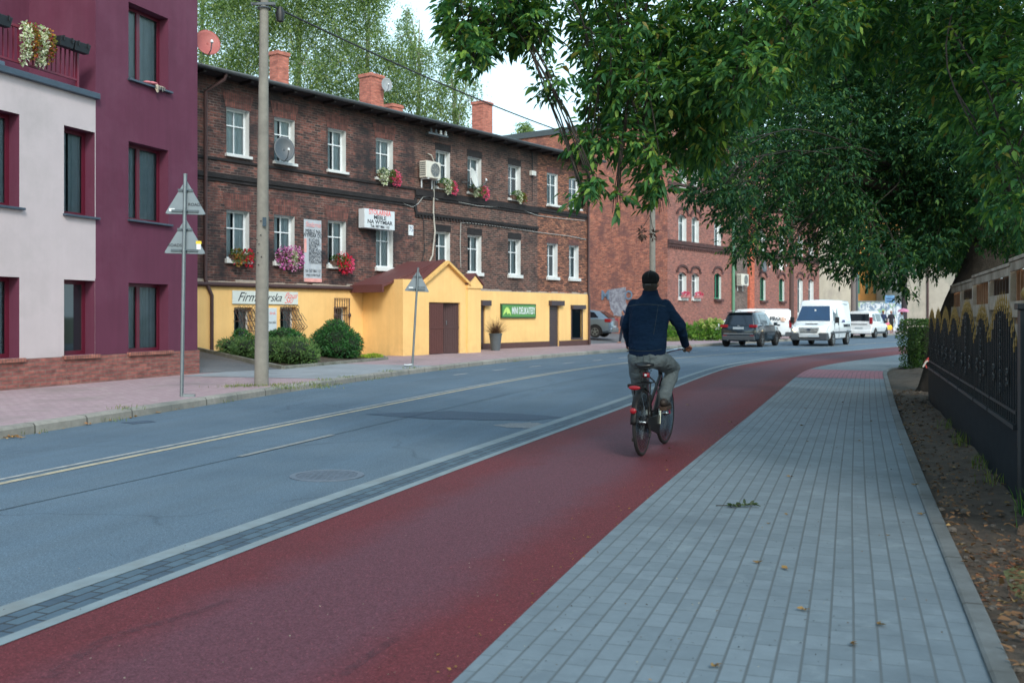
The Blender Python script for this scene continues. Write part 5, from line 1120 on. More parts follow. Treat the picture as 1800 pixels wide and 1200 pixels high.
def vehicle(t, low, green, paint, wins, ends, wheels, wr=.33, arch=True, rimm=None, flat=0.):
    """low: (x, zb, zt, hw) stations; green: (x, belt, roof, hwb, hwt) stations; wins: list of 4-corner side windows (x,z); ends: (i,j) station pairs glazed across"""
    mb = MB(); rings = []
    for x, zb, zt, hw in low:
        half = [(0, zb), (.80*hw, zb), (.97*hw, zb+.10), (hw, zb+(zt-zb)*.45), (hw*.995, zb+(zt-zb)*.72), (.965*hw, zt-.035), (.90*hw, zt), (.45*hw, zt+flat), (0, zt+flat)]
        rings.append([(x, -y, z) for y, z in half[:-1]]+[(x, half[-1][0], half[-1][1])]+[(x, y, z) for y, z in half[-2:0:-1]])
    mb.loft(rings)
    body = mb.obj('body', paint, t, smooth=True, ang=38)
    mb = MB(); rings = []
    for x, bz, rz_, hb, htp in green:
        half = [(hb, bz-.02), (htp, rz_-.07), (htp-.05, rz_-.02), (htp*.6, rz_), (0, rz_+.015)]
        rings.append([(x, -y, z) for y, z in half]+[(x, y, z) for y, z in half[-2::-1]])
    mb.loft(rings, 0, True, False); mb.obj('cabin', paint, t, smooth=True, ang=38)
    def sy(x, z):
        bz, rz_, hb, htp = [interp(green, x, k) for k in (1, 2, 3, 4)]; f = (z-bz+.02)/max(.01, rz_-.07-bz+.02); return hb+(htp-hb)*f+.006
    for q in wins:
        for s_ in (-1, 1): gl = MB(); gl.add([(x, s_*sy(x, z), z) for x, z in q], [tuple(range(len(q)))]); gl.obj('side_window', M_cg, t)
    for i, j, m_, nm in ends:
        a, c = green[i], green[j]; up_, lo = (a, c) if a[2] > c[2] else (c, a)
        d = Vector((lo[0]-up_[0], 0, (lo[2])-(up_[2]))); nv = Vector((-d.z, 0, d.x)).normalized()
        if nv.z < 0: nv = -nv
        g2 = MB(); P = []
        for f in (.10, .94):
            x = up_[0]+d.x*f+nv.x*.022; z = up_[2]+d.z*f+nv.z*.022; hw = (up_[4]+(lo[3]-up_[4])*f)-.10; P.append((x, hw, z))
        g2.quad((P[0][0], -P[0][1], P[0][2]), (P[0][0], P[0][1], P[0][2]), (P[1][0], P[1][1], P[1][2]), (P[1][0], -P[1][1], P[1][2])); g2.obj(nm, m_, t)
    for x in wheels:
        hw = interp(low, x, 3)
        for s_ in (-1, 1):
            if arch:
                a = MB(); n = 16; P = [(x+(wr+.075)*math.cos(math.pi*k/n), max(interp(low, x, 1)-.02, wr+(wr+.075)*math.sin(math.pi*k/n))) for k in range(n+1)]
                P += [(x-(wr+.075), interp(low, x, 1)-.04), (x+(wr+.075), interp(low, x, 1)-.04)]
                a.prism(P, s_*(hw-.12), s_*(hw+.006)); a.obj('wheel_arch', M_arch_d, t)
            w_ = MB(); w_.lathe([(wr*.62, -.1), (wr*.93, -.11), (wr, -.07), (wr, .07), (wr*.93, .11), (wr*.62, .1)], c=(x, s_*(hw-.085), wr), axis='y', n=28); wo = w_.obj('wheel', M_tyre, t, smooth=True)
            r_ = MB(); yo_ = s_*(hw+.005)
            r_.lathe([(wr*.64, 0), (wr*.64, -s_*.0+.012), (wr*.55, .012), (wr*.55, 0)], c=(x, yo_, wr), axis='y', n=24); r_.lathe([(0, .0), (wr*.16, .0), (wr*.16, .02), (0, .02)], c=(x, yo_, wr), axis='y', n=12)
            for k in range(5): an = 2*math.pi*k/5+.3; r_.bar((x, yo_, wr), (x+wr*.6*math.cos(an), yo_, wr+wr*.6*math.sin(an)), .03, .05)
            r_.obj('rim', rimm or M_rim, wo)
    return body
def bx_(t, name, m_, *boxes, bevel=.01):
    mb = MB()
    for b_ in boxes: mb.box(*b_)
    return mb.obj(name, m_, t, bevel=bevel)
M_suv = mat('slate_paint', (36, 50, 60), .25, metal=.35, var=.06, coat=.8); M_vw = mat('white_paint', (214, 220, 224), .28, var=.03, coat=.6, dirt=(170, 170, 164), dirt_amt=.4); M_ast = mat('steel_blue_paint', (110, 126, 140), .3, metal=.5, var=.05, coat=.7)
# --- dark crossover, rear three-quarter
x, y = 11.75, 48.9
t = thing('parked_crossover', 'dark slate crossover seen from behind at the left kerb, left of the white vans', 'car', (x, y, 0), R(90-29), 'cars in the street')
low = [(-2.24, .42, .86, .70), (-2.16, .30, .98, .84), (-1.9, .26, 1.06, .91), (-1.0, .24, 1.06, .92), (.3, .22, 1.04, .92), (1.0, .22, 1.02, .92), (1.75, .26, .94, .90), (2.1, .34, .82, .80), (2.22, .42, .66, .66)]
gr = [(-2.12, 1.0, 1.02, .78, .74), (-1.86, 1.02, 1.60, .82, .62), (-1.4, 1.04, 1.66, .86, .64), (0., 1.03, 1.68, .86, .64), (.45, 1.02, 1.62, .86, .63), (1.28, 1.0, 1.03, .84, .78)]
vehicle(t, low, gr, M_suv, [[(-1.75, 1.10), (-1.15, 1.08), (-1.15, 1.55), (-1.62, 1.50)], [(-1.08, 1.08), (-.15, 1.06), (-.15, 1.57), (-1.08, 1.56)], [(-.06, 1.06), (.98, 1.04), (.42, 1.50), (-.06, 1.57)]], [(0, 1, M_cg, 'rear_window'), (4, 5, M_cg, 'windscreen')], (-1.38, 1.33), .34)
for s_ in (-1, 1):
    bx_(t, 'tail_lamp', M_tail, (-2.24, s_*.52, .93, -2.02, s_*.87, 1.06)); bx_(t, 'bumper_reflector', M_tail, (-2.25, s_*.55, .50, -2.18, s_*.74, .56))
    bx_(t, 'wing_mirror', M_suv, (.72, s_*.90, 1.0, .9, s_*1.07, 1.16), bevel=.03)
    mb = MB(); mb.tube([(-2.27, s_*.5, .33), (-2.15, s_*.5, .33)], .035, 10); mb.obj('exhaust', M_rim, t)
    mb = MB(); mb.tube([(-1.6, s_*.60, 1.68), (-1.3, s_*.60, 1.72), (.1, s_*.60, 1.73), (.3, s_*.6, 1.68)], .015, 6); mb.obj('roof_rail', M_rim, t)
bx_(t, 'number_plate', M_plate, (-2.245, -.26, .84, -2.225, .26, .95)); bx_(t, 'rear_bumper', M_trim, (-2.28, -.78, .32, -2.0, .78, .54), bevel=.04); bx_(t, 'bumper_trim', M_rim, (-2.262, -.7, .60, -2.20, .7, .66)); bx_(t, 'roof_spoiler', M_suv, (-2.02, -.6, 1.60, -1.7, .6, 1.65), bevel=.015)
mb = MB(); mb.ell((-2.235, 0, 1.0), (.012, .06, .025)); mb.obj('badge', M_rim, t)
# --- white delivery van coming towards us
t = thing('delivery_van', 'white delivery van facing the camera with both headlights lit', 'van', (15.72, 50.6, 0), R(90-31)+math.pi, 'cars in the street')
low = [(-2.42, .32, 1.25, .90), (-2.3, .28, 1.30, .96), (-1.0, .28, 1.30, .97), (.6, .28, 1.30, .97), (1.3, .28, 1.24, .97), (1.75, .28, 1.10, .95), (2.2, .28, 1.00, .91), (2.40, .34, .90, .82), (2.46, .42, .78, .74)]
gr = [(-2.42, 1.2, 2.20, .93, .80), (-2.3, 1.2, 2.27, .96, .83), (-.5, 1.2, 2.28, .965, .84), (.55, 1.2, 2.27, .965, .83), (.95, 1.2, 2.12, .955, .78), (1.0, 1.2, 2.04, .95, .76), (1.62, 1.12, 1.17, .93, .88)]
vehicle(t, low, gr, M_vw, [[(.48, 1.16), (1.22, 1.10), (1.38, 1.25), (1.0, 1.82), (.48, 1.86)]], [(5, 6, M_cgb, 'windscreen')], (-1.5, 1.55), .33)
for s_ in (-1, 1):
    mb = MB(); mb.loft([[(2.36, s_*.60, .72), (2.34, s_*.86, .72), (2.10, s_*.90, 1.02), (2.24, s_*.66, .95)], [(2.46, s_*.58, .70), (2.40, s_*.84, .70), (2.16, s_*.90, 1.05), (2.30, s_*.66, .98)]]); hl = mb.obj('headlight', M_lampg, t)
    mb = MB(); mb.ell((2.47, s_*.68, .80), (.04, .085, .085)); mb.obj('lit_bulb', M_glow, hl, smooth=True)
    bx_(t, 'bumper_corner', M_trim, (2.05, s_*.46, .28, 2.50, s_*.90, .66), bevel=.06); bx_(t, 'side_rub_strip', M_trim, (-2.3, s_*.965, .62, 2.0, s_*.985, .70))
    bx_(t, 'wing_mirror', M_black, (1.30, s_*1.0, 1.12, 1.42, s_*1.20, 1.42), bevel=.03); 
    bx_(t, 'door_seam', M_trim, (.38, s_*.963, .4, .395, s_*.975, 1.25), (1.32, s_*.955, .5, 1.335, s_*.972, 1.1), bevel=0); bx_(t, 'door_handle', M_black, (.48, s_*.965, 1.02, .58, s_*.985, 1.10))
    bx_(t, 'roof_graphic', M_grey, (-2.0, s_*.83, 2.06, -.6, s_*.855, 2.09), bevel=0)
bx_(t, 'front_bumper', M_trim, (2.30, -.6, .28, 2.49, .6, .42), bevel=.03)
bx_(t, 'grille_bars', M_black, (2.30, -.48, .86, 2.462, .48, .895), (2.40, -.46, .77, 2.492, .46, .805), (2.42, -.42, .68, 2.505, .42, .715), (2.40, -.5, .40, 2.50, .5, .435), (1.88, -.30, 1.075, 1.98, .30, 1.10), bevel=0)
mb = MB(); mb.ell((2.47, 0, .79), (.02, .12, .05)); mb.obj('badge', mat('badge_blue', (60, 80, 110), .4), t, smooth=True)
bx_(t, 'number_plate', M_plate, (2.49, -.02, .44, 2.505, .50, .55)); bx_(t, 'interior_paper', M_white, (1.24, -.02, 1.66, 1.26, .06, 1.80), bevel=0)
o = ftext('SERWIS', .19, (-.55, .985, 1.20), mat('blue_print', (70, 70, 130), .6), t, .9, rot=(math.pi/2, 0, math.pi)); o = ftext('TRANSPORT 24H', .20, (-1.25, .988, .98), M_letd, t, .9, rot=(math.pi/2, 0, math.pi), bold=.006)
# --- white compact van parked farther, rear three-quarter
t = thing('compact_van', 'white compact van seen from behind, parked beyond the delivery van', 'van', (24.35, 68.1, 0), R(90-35), 'cars in the street')
low = [(-2.18, .38, .95, .78), (-2.1, .30, 1.02, .86), (-1.0, .26, 1.04, .875), (.6, .26, 1.03, .875), (1.3, .28, .98, .86), (1.95, .32, .84, .80), (2.15, .42, .66, .62)]
gr = [(-2.16, 1.0, 1.06, .80, .74), (-2.06, 1.0, 1.72, .84, .68), (-1.8, 1.02, 1.80, .86, .70), (-.2, 1.02, 1.83, .86, .70), (.35, 1.02, 1.74, .86, .68), (1.25, .98, 1.02, .84, .76)]
vehicle(t, low, gr, M_vw, [[(-1.0, 1.12), (-.1, 1.10), (-.1, 1.62), (-1.0, 1.64)], [(0., 1.10), (.98, 1.06), (.42, 1.58), (0., 1.62)], [(-1.8, 1.14), (-1.12, 1.12), (-1.12, 1.62), (-1.75, 1.6)]], [(4, 5, M_cg, 'windscreen')], (-1.35, 1.45), .31)
bx_(t, 'rear_window', M_cg, (-2.15, -.66, 1.12, -2.10, .66, 1.62)); bx_(t, 'number_plate', M_plate, (-2.20, -.26, .62, -2.185, .26, .73)); bx_(t, 'tailgate_strip', M_trim, (-2.2, -.55, .90, -2.16, .55, .955)); bx_(t, 'rear_bumper', M_vw, (-2.26, -.80, .30, -2.05, .80, .54), bevel=.05)
for s_ in (-1, 1): bx_(t, 'tail_lamp', M_tail, (-2.20, s_*.70, .95, -2.02, s_*.87, 1.40)); bx_(t, 'sill_strip', M_trim, (-1.0, s_*.87, .32, 1.05, s_*.885, .44)); bx_(t, 'wing_mirror', M_black, (.8, s_*.88, 1.0, .95, s_*1.05, 1.16))
# --- white panel van behind the crossover, nose hidden
a = WP(1384, 556, 58); t = thing('panel_van', 'white panel van lettered PRO half hidden between the crossover and the delivery van', 'van', (a.x-1.95, a.y+.9, 0), math.atan2(.25, -.97), 'cars in the street')
low = [(-2.3, .36, 1.2, .84), (-2.2, .30, 1.25, .92), (-.5, .28, 1.25, .94), (1.2, .28, 1.15, .93), (1.9, .30, 1.0, .86), (2.3, .40, .8, .7)]
gr = [(-2.3, 1.15, 1.80, .86, .74), (-2.15, 1.15, 1.88, .91, .78), (0, 1.15, 1.90, .93, .80), (.7, 1.15, 1.86, .93, .79), (1.6, 1.1, 1.14, .9, .82)]
vehicle(t, low, gr, M_vw, [[(.3, 1.2), (1.2, 1.18), (.75, 1.7), (.3, 1.72)]], [(3, 4, M_cg, 'windscreen')], (-1.4, 1.5), .32)
for s_ in (-1, 1): bx_(t, 'tail_lamp', M_tail, (-2.33, s_*.78, .8, -2.2, s_*.93, 1.25)); bx_(t, 'corner_trim', M_trim, (-2.34, s_*.74, .3, -2.0, s_*.955, .55), bevel=.02)
bx_(t, 'number_plate', M_plate, (-2.34, -.26, .75, -2.32, .26, .86))
o = ftext('PRO', .30, (-1.42, .975, 1.33), M_letd, t, 1.0, rot=(math.pi/2, 0, math.pi), bold=.01); mb = MB(); mb.torus((-1.88, .955, 1.32), .15, .02, 'y', 20, 6); mb.obj('round_logo', mat('orange_ring', (225, 180, 150), .6), t); mb = MB(); mb.torus((-1.88, .955, 1.32), .06, .02, 'y', 16, 6); mb.obj('round_logo', mat('orange_core', (225, 150, 90), .6), t)
mb = MB(); mb.box(-1.7, .95, .92, -1.55, .962, 1.0); mb.obj('small_logo', M_letd, t)
# --- steel blue hatchback in the yard
t = thing('hatchback', 'steel blue hatchback parked in the yard at the corner of the yellow wall', 'car', (3.35, 52.3, .36), math.atan2(.36, -.93), 'cars in the street')
low = [(-2.1, .34, .86, .66), (-2.0, .26, .95, .80), (-1.5, .22, 1.0, .87), (0, .2, .97, .875), (1.2, .22, .92, .86), (1.8, .26, .78, .80), (2.1, .36, .62, .62)]
gr = [(-2.0, .95, .98, .76, .70), (-1.45, .96, 1.36, .80, .60), (-.8, .96, 1.45, .83, .61), (.1, .95, 1.46, .83, .61), (.45, .94, 1.38, .83, .60), (1.3, .90, .93, .80, .74)]
vehicle(t, low, gr, M_ast, [[(-1.45, 1.03), (-.75, 1.02), (-.75, 1.36), (-1.2, 1.30)], [(-.68, 1.02), (.1, 1.0), (.1, 1.37), (-.68, 1.37)], [(.18, 1.0), (1.0, .97), (.45, 1.3), (.18, 1.35)]], [(0, 1, M_cg, 'rear_window'), (4, 5, M_cg, 'windscreen')], (-1.3, 1.3), .31)
for s_ in (-1, 1): bx_(t, 'tail_lamp', M_tail, (-2.1, s_*.50, .80, -1.80, s_*.83, .97)); bx_(t, 'wing_mirror', M_ast, (.75, s_*.86, .94, .9, s_*1.0, 1.07), bevel=.02)
bx_(t, 'number_plate', M_plate, (-2.13, -.26, .50, -2.10, .26, .61)); bx_(t, 'rear_bumper', M_ast, (-2.14, -.72, .26, -1.9, .72, .5), bevel=.05); bx_(t, 'tailgate_bar', M_rim, (-2.06, -.22, .84, -2.02, .22, .87))
# ================================================================ FIGURES
def blobmesh(name, prims, voxel, m_, parent, smooth=4, sub=0):
    mb = MB()
    for p in prims:
        if p[0] == 'c':                         # tapering limb between joints with round ends
            _, a, ra, b_, rb = p; a = Vector(a); b_ = Vector(b_); mb.tube([a, b_], [ra, rb], 14); mb.ell(a, (ra,)*3, 14, 8); mb.ell(b_, (rb,)*3, 14, 8)
        elif p[0] == 'e': mb.ell(p[1], p[2], 18, 12, M=p[3] if len(p) > 3 else None)
        elif p[0] == 'l':                       # loft of ellipses: (x, y, z, rx, ry)
            rings = [[(x+rx*math.cos(a), y+ry*math.sin(a), z) for a in [2*math.pi*k/24 for k in range(24)]] for x, y, z, rx, ry in p[1]]; mb.loft(rings)
    o = mb.obj(name, m_, parent, smooth=True, ang=180)
    r = o.modifiers.new('remesh', 'REMESH'); r.mode = 'VOXEL'; r.voxel_size = voxel; r.use_smooth_shade = True
    if smooth: s = o.modifiers.new('smooth', 'SMOOTH'); s.iterations = smooth; s.factor = .5
    return o
def cloth_mat(name, c, rough=.85, weave=260., fold=.5, var=.12, seam=None, spec=.15, fscale=7.):
    m = N(name); v = m.coord(); col = m.mix(m.ramp(m.noise(v, 5., 5, .6), .3, .7), tuple(x*(1-var) for x in lin(c)), tuple(x*(1+var) for x in lin(c)))
    m.col(col); m.b.inputs['Roughness'].default_value = rough; m.b.inputs['Specular IOR Level'].default_value = spec; m.b.inputs['Sheen Weight'].default_value = 0
    n1 = m.bump(m.noise(m.coord(sc=(1, 1, 1.9)), fscale, 3, .55), fold, .035); m.bump(m.noise(v, weave, 2, .5), .25, .002, prev=n1); return m.m
M_skin = mat('skin', (150, 104, 86), .55, var=.08, scale=12); M_jean = cloth_mat('blue_denim', (11, 33, 56), .92, fold=.8); M_trou = cloth_mat('grey_trousers', (92, 102, 106), .85, fold=.8)
M_capm = cloth_mat('black_cap_cloth', (20, 22, 25), .9, fold=.1); M_hair = mat('short_grey_hair', (46, 43, 40), .9, var=.3, scale=60, bump=1., dist=.01); M_shoe = mat('dark_brown_shoe', (44, 36, 32), .6, var=.2, scale=20)
M_sole = mat('shoe_sole', (60, 44, 34), .8, var=.3, scale=30)
BX, BY, BH = 1.346, 10.31, R(90-21.5)
# ---------------------------------------------------------------- bicycle
bk = thing('bicycle', 'burgundy and black city bicycle ridden on the red path, red reflectors behind', 'bicycle', (BX, BY, .009), BH)
M_bkfr = mat('burgundy_paint', (160, 44, 84), .3, var=.06, coat=.6); M_bkbl = mat('black_bike_paint', (16, 16, 18), .55, var=.1, spec=.3); M_chr = mat('chrome', (190, 196, 200), .18, metal=1., var=.03); M_spk = mat('spoke_steel', (110, 116, 120), .45, metal=.8)
WR, WB = .345, 1.06
def bwheel(x, lab, tilt=0.):
    w_ = MB(); w_.torus((0, 0, 0), WR-.019, .019, 'y', 56, 10); wo = w_.obj('wheel', M_tyre, bk, smooth=True); wo.location = (x, 0, WR); wo.rotation_euler = (0, 0, tilt)
    r_ = MB(); r_.lathe([(WR-.055, -.012), (WR-.036, -.013), (WR-.034, 0), (WR-.036, .013), (WR-.055, .012), (WR-.055, -.012)], axis='y', n=56); r_.obj('rim', M_chr, wo, smooth=True)
    s_ = MB()
    for k in range(32):
        a = 2*math.pi*k/32; b_ = a+(.42 if k % 2 else -.42); sd_ = .028 if k % 4 < 2 else -.028
        s_.tube([(.022*math.cos(b_), sd_, .022*math.sin(b_)), ((WR-.05)*math.cos(a), 0, (WR-.05)*math.sin(a))], .0009, 4)
    s_.obj('spokes', M_spk, wo)
    h_ = MB(); h_.lathe([(0, -.055), (.014, -.055), (.014, -.034), (.028, -.032), (.028, -.024), (.018, -.02), (.018, .02), (.028, .024), (.028, .032), (.014, .034), (.014, .055), (0, .055)], axis='y', n=14); h_.obj('hub', M_chr, wo, smooth=True)
    return wo
bwheel(0, 'rear'); bwheel(WB, 'front', R(-3))
bb = Vector((.44, 0, .285)); sdl = Vector((.235, 0, .88)); hd0 = Vector((.86, 0, .66)); hd1 = Vector((.83, 0, .86))
mb = MB(); mb.tube([hd0, bb+Vector((.02, 0, .03))], .021, 10); mb.tube([hd1, hd0], .024, 10); mb.tube([(.845, 0, .80), (.35, 0, .50)], .017, 10)
mb.tube([(.33, 0, .56), bb], .018, 10)
for s_ in (-1, 1): mb.tube([bb+Vector((0, s_*.03, 0)), (.15, s_*.05, .30), (0, s_*.06, WR)], .010, 8); mb.tube([(0, s_*.06, WR), (.12, s_*.045, .46), (.325, s_*.018, .60)], .009, 8)
mb.obj('frame', M_bkbl, bk, smooth=True)
mb = MB(); mb.tube([(.845, 0, .79), (.36, 0, .485)], .0185, 10); mb.tube([hd0+Vector((.004, 0, 0)), (.60, 0, .43)], .0225, 10)
for s_ in (-1, 1): mb.tube([(.875, s_*.035, .64), (.91, s_*.052, .60), (.955, s_*.055, .48), (WB, s_*.055, WR)], [.016, .016, .013, .010], 8)
mb.obj('front_fork', M_bkfr, bk, smooth=True)
mb = MB(); mb.tube([(.34, 0, .52), sdl], .0135, 10); mb.obj('seat_post', M_chr, bk, smooth=True)
# saddle: wide and padded at the back, narrow nose
mb = MB(); S = [(-.03, .02, .945, .01), (-.02, .085, .95, .030), (.03, .108, .955, .036), (.09, .088, .952, .034), (.15, .05, .948, .030), (.22, .028, .944, .026), (.28, .02, .938, .02)]
rings = [[(x+.075, w_*math.cos(a), z-.02+h_*(math.sin(a) if math.sin(a) > 0 else .65*math.sin(a))) for a in [2*math.pi*k/16 for k in range(16)]] for x, w_, z, h_ in S]; mb.loft(rings)
sd_ = mb.obj('saddle', mat('black_saddle_leather', (22, 26, 30), .32, var=.1, spec=.6), bk, smooth=True, ang=70)
mb = MB()
for s_ in (-1, 1): mb.tube([(.14, s_*.04, .91), (.2, s_*.03, .885), (.34, s_*.02, .91)], .005, 6); mb.tube([(.155, s_*.055, .90+.012*math.sin(0))]+[(.155+.012*math.cos(k*.9), s_*.055+.012*math.sin(k*.9), .90-.0045*k) for k in range(12)], .003, 5)
mb.obj('saddle_rails', M_black, sd_)
# handlebar with swept grips
mb = MB(); mb.tube([(.83, 0, .86), (.80, 0, 1.0)], .013, 10); mb.tube([(.80, 0, .99), (.84, 0, 1.03)], .014, 8)
mb.tube([tuple(p) for p in cr([(.70, .30, 1.07), (.80, .27, 1.085), (.86, .16, 1.07), (.85, 0, 1.03), (.86, -.16, 1.07), (.80, -.27, 1.085), (.70, -.30, 1.07)], 6)], .0115, 8); hb = mb.obj('handlebar', M_chr, bk, smooth=True)
for s_ in (-1, 1): mb = MB(); mb.tube([(.69, s_*.302, 1.068), (.80, s_*.272, 1.084)], .017, 10); mb.obj('grip', M_black, hb); mb = MB(); mb.tube([(.81, s_*.25, 1.075), (.80, s_*.31, 1.06), (.72, s_*.35, 1.05)], .006, 6); mb.obj('brake_lever', M_black, hb)
# mudguards
def guard(cx, a0, a1, name, m_):
    mb = MB(); rings = []
    for k in range(25):
        a = R(a0+(a1-a0)*k/24); rings.append([(cx+(WR+.020-.012*abs(s_)**2)*math.cos(a), s_*.032, WR+(WR+.020-.012*abs(s_)**2)*math.sin(a)) for s_ in (-1, -.6, 0, .6, 1)])
    mb.loft(rings, 0, False, False); o = mb.obj(name, m_, bk, smooth=True); q = o.modifiers.new('thickness', 'SOLIDIFY'); q.thickness = .003; return o
g1_ = guard(0, 55, 178, 'rear_mudguard', M_bkbl); guard(WB, 20, 150, 'front_mudguard', M_bkfr)
mb = MB()
for s_ in (-1, 1): mb.tube([(0, s_*.05, WR), (-.33, s_*.03, WR+.16)], .003, 5); mb.tube([(0, s_*.05, WR), (-.15, s_*.03, WR+.33)], .003, 5)
mb.obj('mudguard_stays', M_chr, g1_)
# carrier with reflector, lamps
mb = MB(); z = .745
for s_ in (-1, 1): mb.tube([(.30, s_*.05, z), (.05, s_*.065, z), (-.25, s_*.065, z)], .006, 6); mb.tube([(0, s_*.07, WR+.01), (-.06, s_*.068, z)], .006, 6); mb.tube([(0, s_*.07, WR+.01), (.1, s_*.068, z)], .006, 6)
for k in range(6): mb.tube([(-.25+k*.1, -.066, z), (-.25+k*.1, .066, z)], .005, 6)
mb.box(-.30, -.075, z-.02, -.22, .075, z+.012); mb.tube([(.05, -.03, z+.02), (.08, -.03, z+.07), (.12, .03, z+.07), (.1, .04, z+.02)], .006, 6)
cr_ = mb.obj('carrier', M_bkbl, bk, smooth=True)
mb = MB(); mb.ell((-.312, 0, z-.022), (.012, .062, .022), 20, 10); mb.obj('carrier_reflector', M_tail, cr_, smooth=True)
mb = MB(); mb.ell((-.365, 0, WR+.150), (.014, .034, .030), 16, 10); mb.obj('mudguard_lamp', M_tail, g1_, smooth=True)
mb = MB(); mb.box(.175, -.035, .80, .20, .035, .85); mb.ell((.172, 0, .825), (.014, .034, .028), 14, 8); mb.obj('saddle_lamp', M_tail, bk, smooth=True, bevel=.004)
mb = MB(); mb.box(.155, -.01, .815, .17, .012, .838); mb.obj('lamp_sticker', M_white, bk)
mb = MB(); mb.tube([tuple(p) for p in cr([(.22, -.03, .80), (.18, -.10, .74), (.14, -.145, .60), (.12, -.14, .50), (.16, -.07, .45), (.25, -.03, .47)], 6)], .008, 8); mb.obj('cable_lock', M_black, bk, smooth=True)
# drivetrain
mb = MB(); mb.lathe([(0, 0), (.085, 0), (.088, .003), (0, .003)], c=(bb.x, -.052, bb.z), axis='y', n=28); mb.box(.0, -.06, bb.z+.06, bb.x, -.048, bb.z+.085); mb.lathe([(0, -.002), (.10, -.002), (.10, .012), (0, .012)], c=(bb.x, -.064, bb.z), axis='y', n=28); mb.prism([(bb.x, bb.z-.10), (bb.x, bb.z+.10), (-.02, WR+.05), (-.05, WR), (-.02, WR-.06)], -.075, -.055); mb.obj('chain_guard', M_bkbl, bk)
cra = R(84)
for s_, an in ((-1, cra), (1, cra+math.pi)):
    e = bb+Vector((.17*math.cos(an), 0, .17*math.sin(an))); mb = MB(); mb.bar((bb.x, s_*.08, bb.z), (e.x, s_*.085, e.z), .014, .026, up=(0, 1, 0)); ck = mb.obj('crank', M_chr, bk, bevel=.004)
    mb = MB(); mb.box(e.x-.045, s_*.09, e.z-.012, e.x+.045, s_*.19, e.z+.012); mb.box(e.x-.05, s_*.12, e.z-.014, e.x-.045, s_*.17, e.z+.014); mb.obj('pedal', M_black, ck, bevel=.003)
    mb = MB(); mb.box(e.x-.055, s_*.125, e.z-.008, e.x-.0505, s_*.165, e.z+.008); mb.obj('pedal_reflector', mat('orange_reflector', (230, 120, 20), .3), ck)
mb = MB(); mb.tube([(.02, -.07, WR-.02), (.03, -.08, WR-.11), (-.0, -.08, WR-.15)], .012, 6); mb.obj('derailleur', M_black, bk)
mb = MB(); mb.tube([(.30, .05, .30), (.16, .08, .18), (.12, .09, .15)], .009, 8); mb.obj('kickstand', M_chr, bk)
# ---------------------------------------------------------------- cyclist
cy = thing('person', 'cyclist in dark denim jacket, black cap and grey trousers riding away', 'person', (BX, BY, .009), BH)
pe_r = bb+Vector((.17*math.cos(cra), 0, .17*math.sin(cra))); pe_l = bb-Vector((.17*math.cos(cra), 0, .17*math.sin(cra)))
HR, HL = Vector((.24, -.095, 1.0)), Vector((.24, .095, 1.0))
KR, KL_ = Vector((.64, -.185, .885)), Vector((.475, .15, .625))
AR, AL = Vector((pe_r.x-.06, -.145, pe_r.z+.115)), Vector((pe_l.x-.055, .135, pe_l.z+.115))
SHR, SHL = Vector((.335, -.168, 1.560)), Vector((.335, .166, 1.560))
ER, EL = Vector((.40, -.31, 1.345)), Vector((.41, .272, 1.335))
WRr, WRl = Vector((.655, -.318, 1.135)), Vector((.655, .305, 1.135))
def foot(a, z0, s_): return [('c', a+Vector((-.055, 0, -.045)), .036, a+Vector((.04, 0, -.055)), .034), ('c', a+Vector((.04, 0, -.055)), .034, a+Vector((.15, -s_*.0, -.075)), .030)]
def hand(w_, s_):
    """palm, four bent fingers of unequal length closed on the grip, thumb from the side of the palm"""
    P = [('c', w_, .027, w_+Vector((.035, 0, -.012)), .030), ('e', w_+Vector((.065, 0, -.018)), (.045, .036, .020))]
    for k, (dy, ln) in enumerate(((-.030, .9), (-.010, 1.02), (.011, 1.0), (.030, .82))):
        k0 = w_+Vector((.098, dy, -.012)); k1 = k0+Vector((.030*ln, 0, -.022)); k2 = k1+Vector((.002, 0, -.028*ln)); k3 = k2+Vector((-.026*ln, 0, -.010))
        P += [('c', k0, .0098, k1, .0092), ('c', k1, .0092, k2, .0086), ('c', k2, .0086, k3, .0078)]
    t0 = w_+Vector((.045, -s_*-.034, -.018)); t1 = t0+Vector((.028, s_*.018, -.018)); t2 = t1+Vector((.022, -s_*.012, -.022))
    return P+[('c', t0, .0125, t1, .011), ('c', t1, .011, t2, .0095)]
HC = Vector((.385, .0, 1.80))
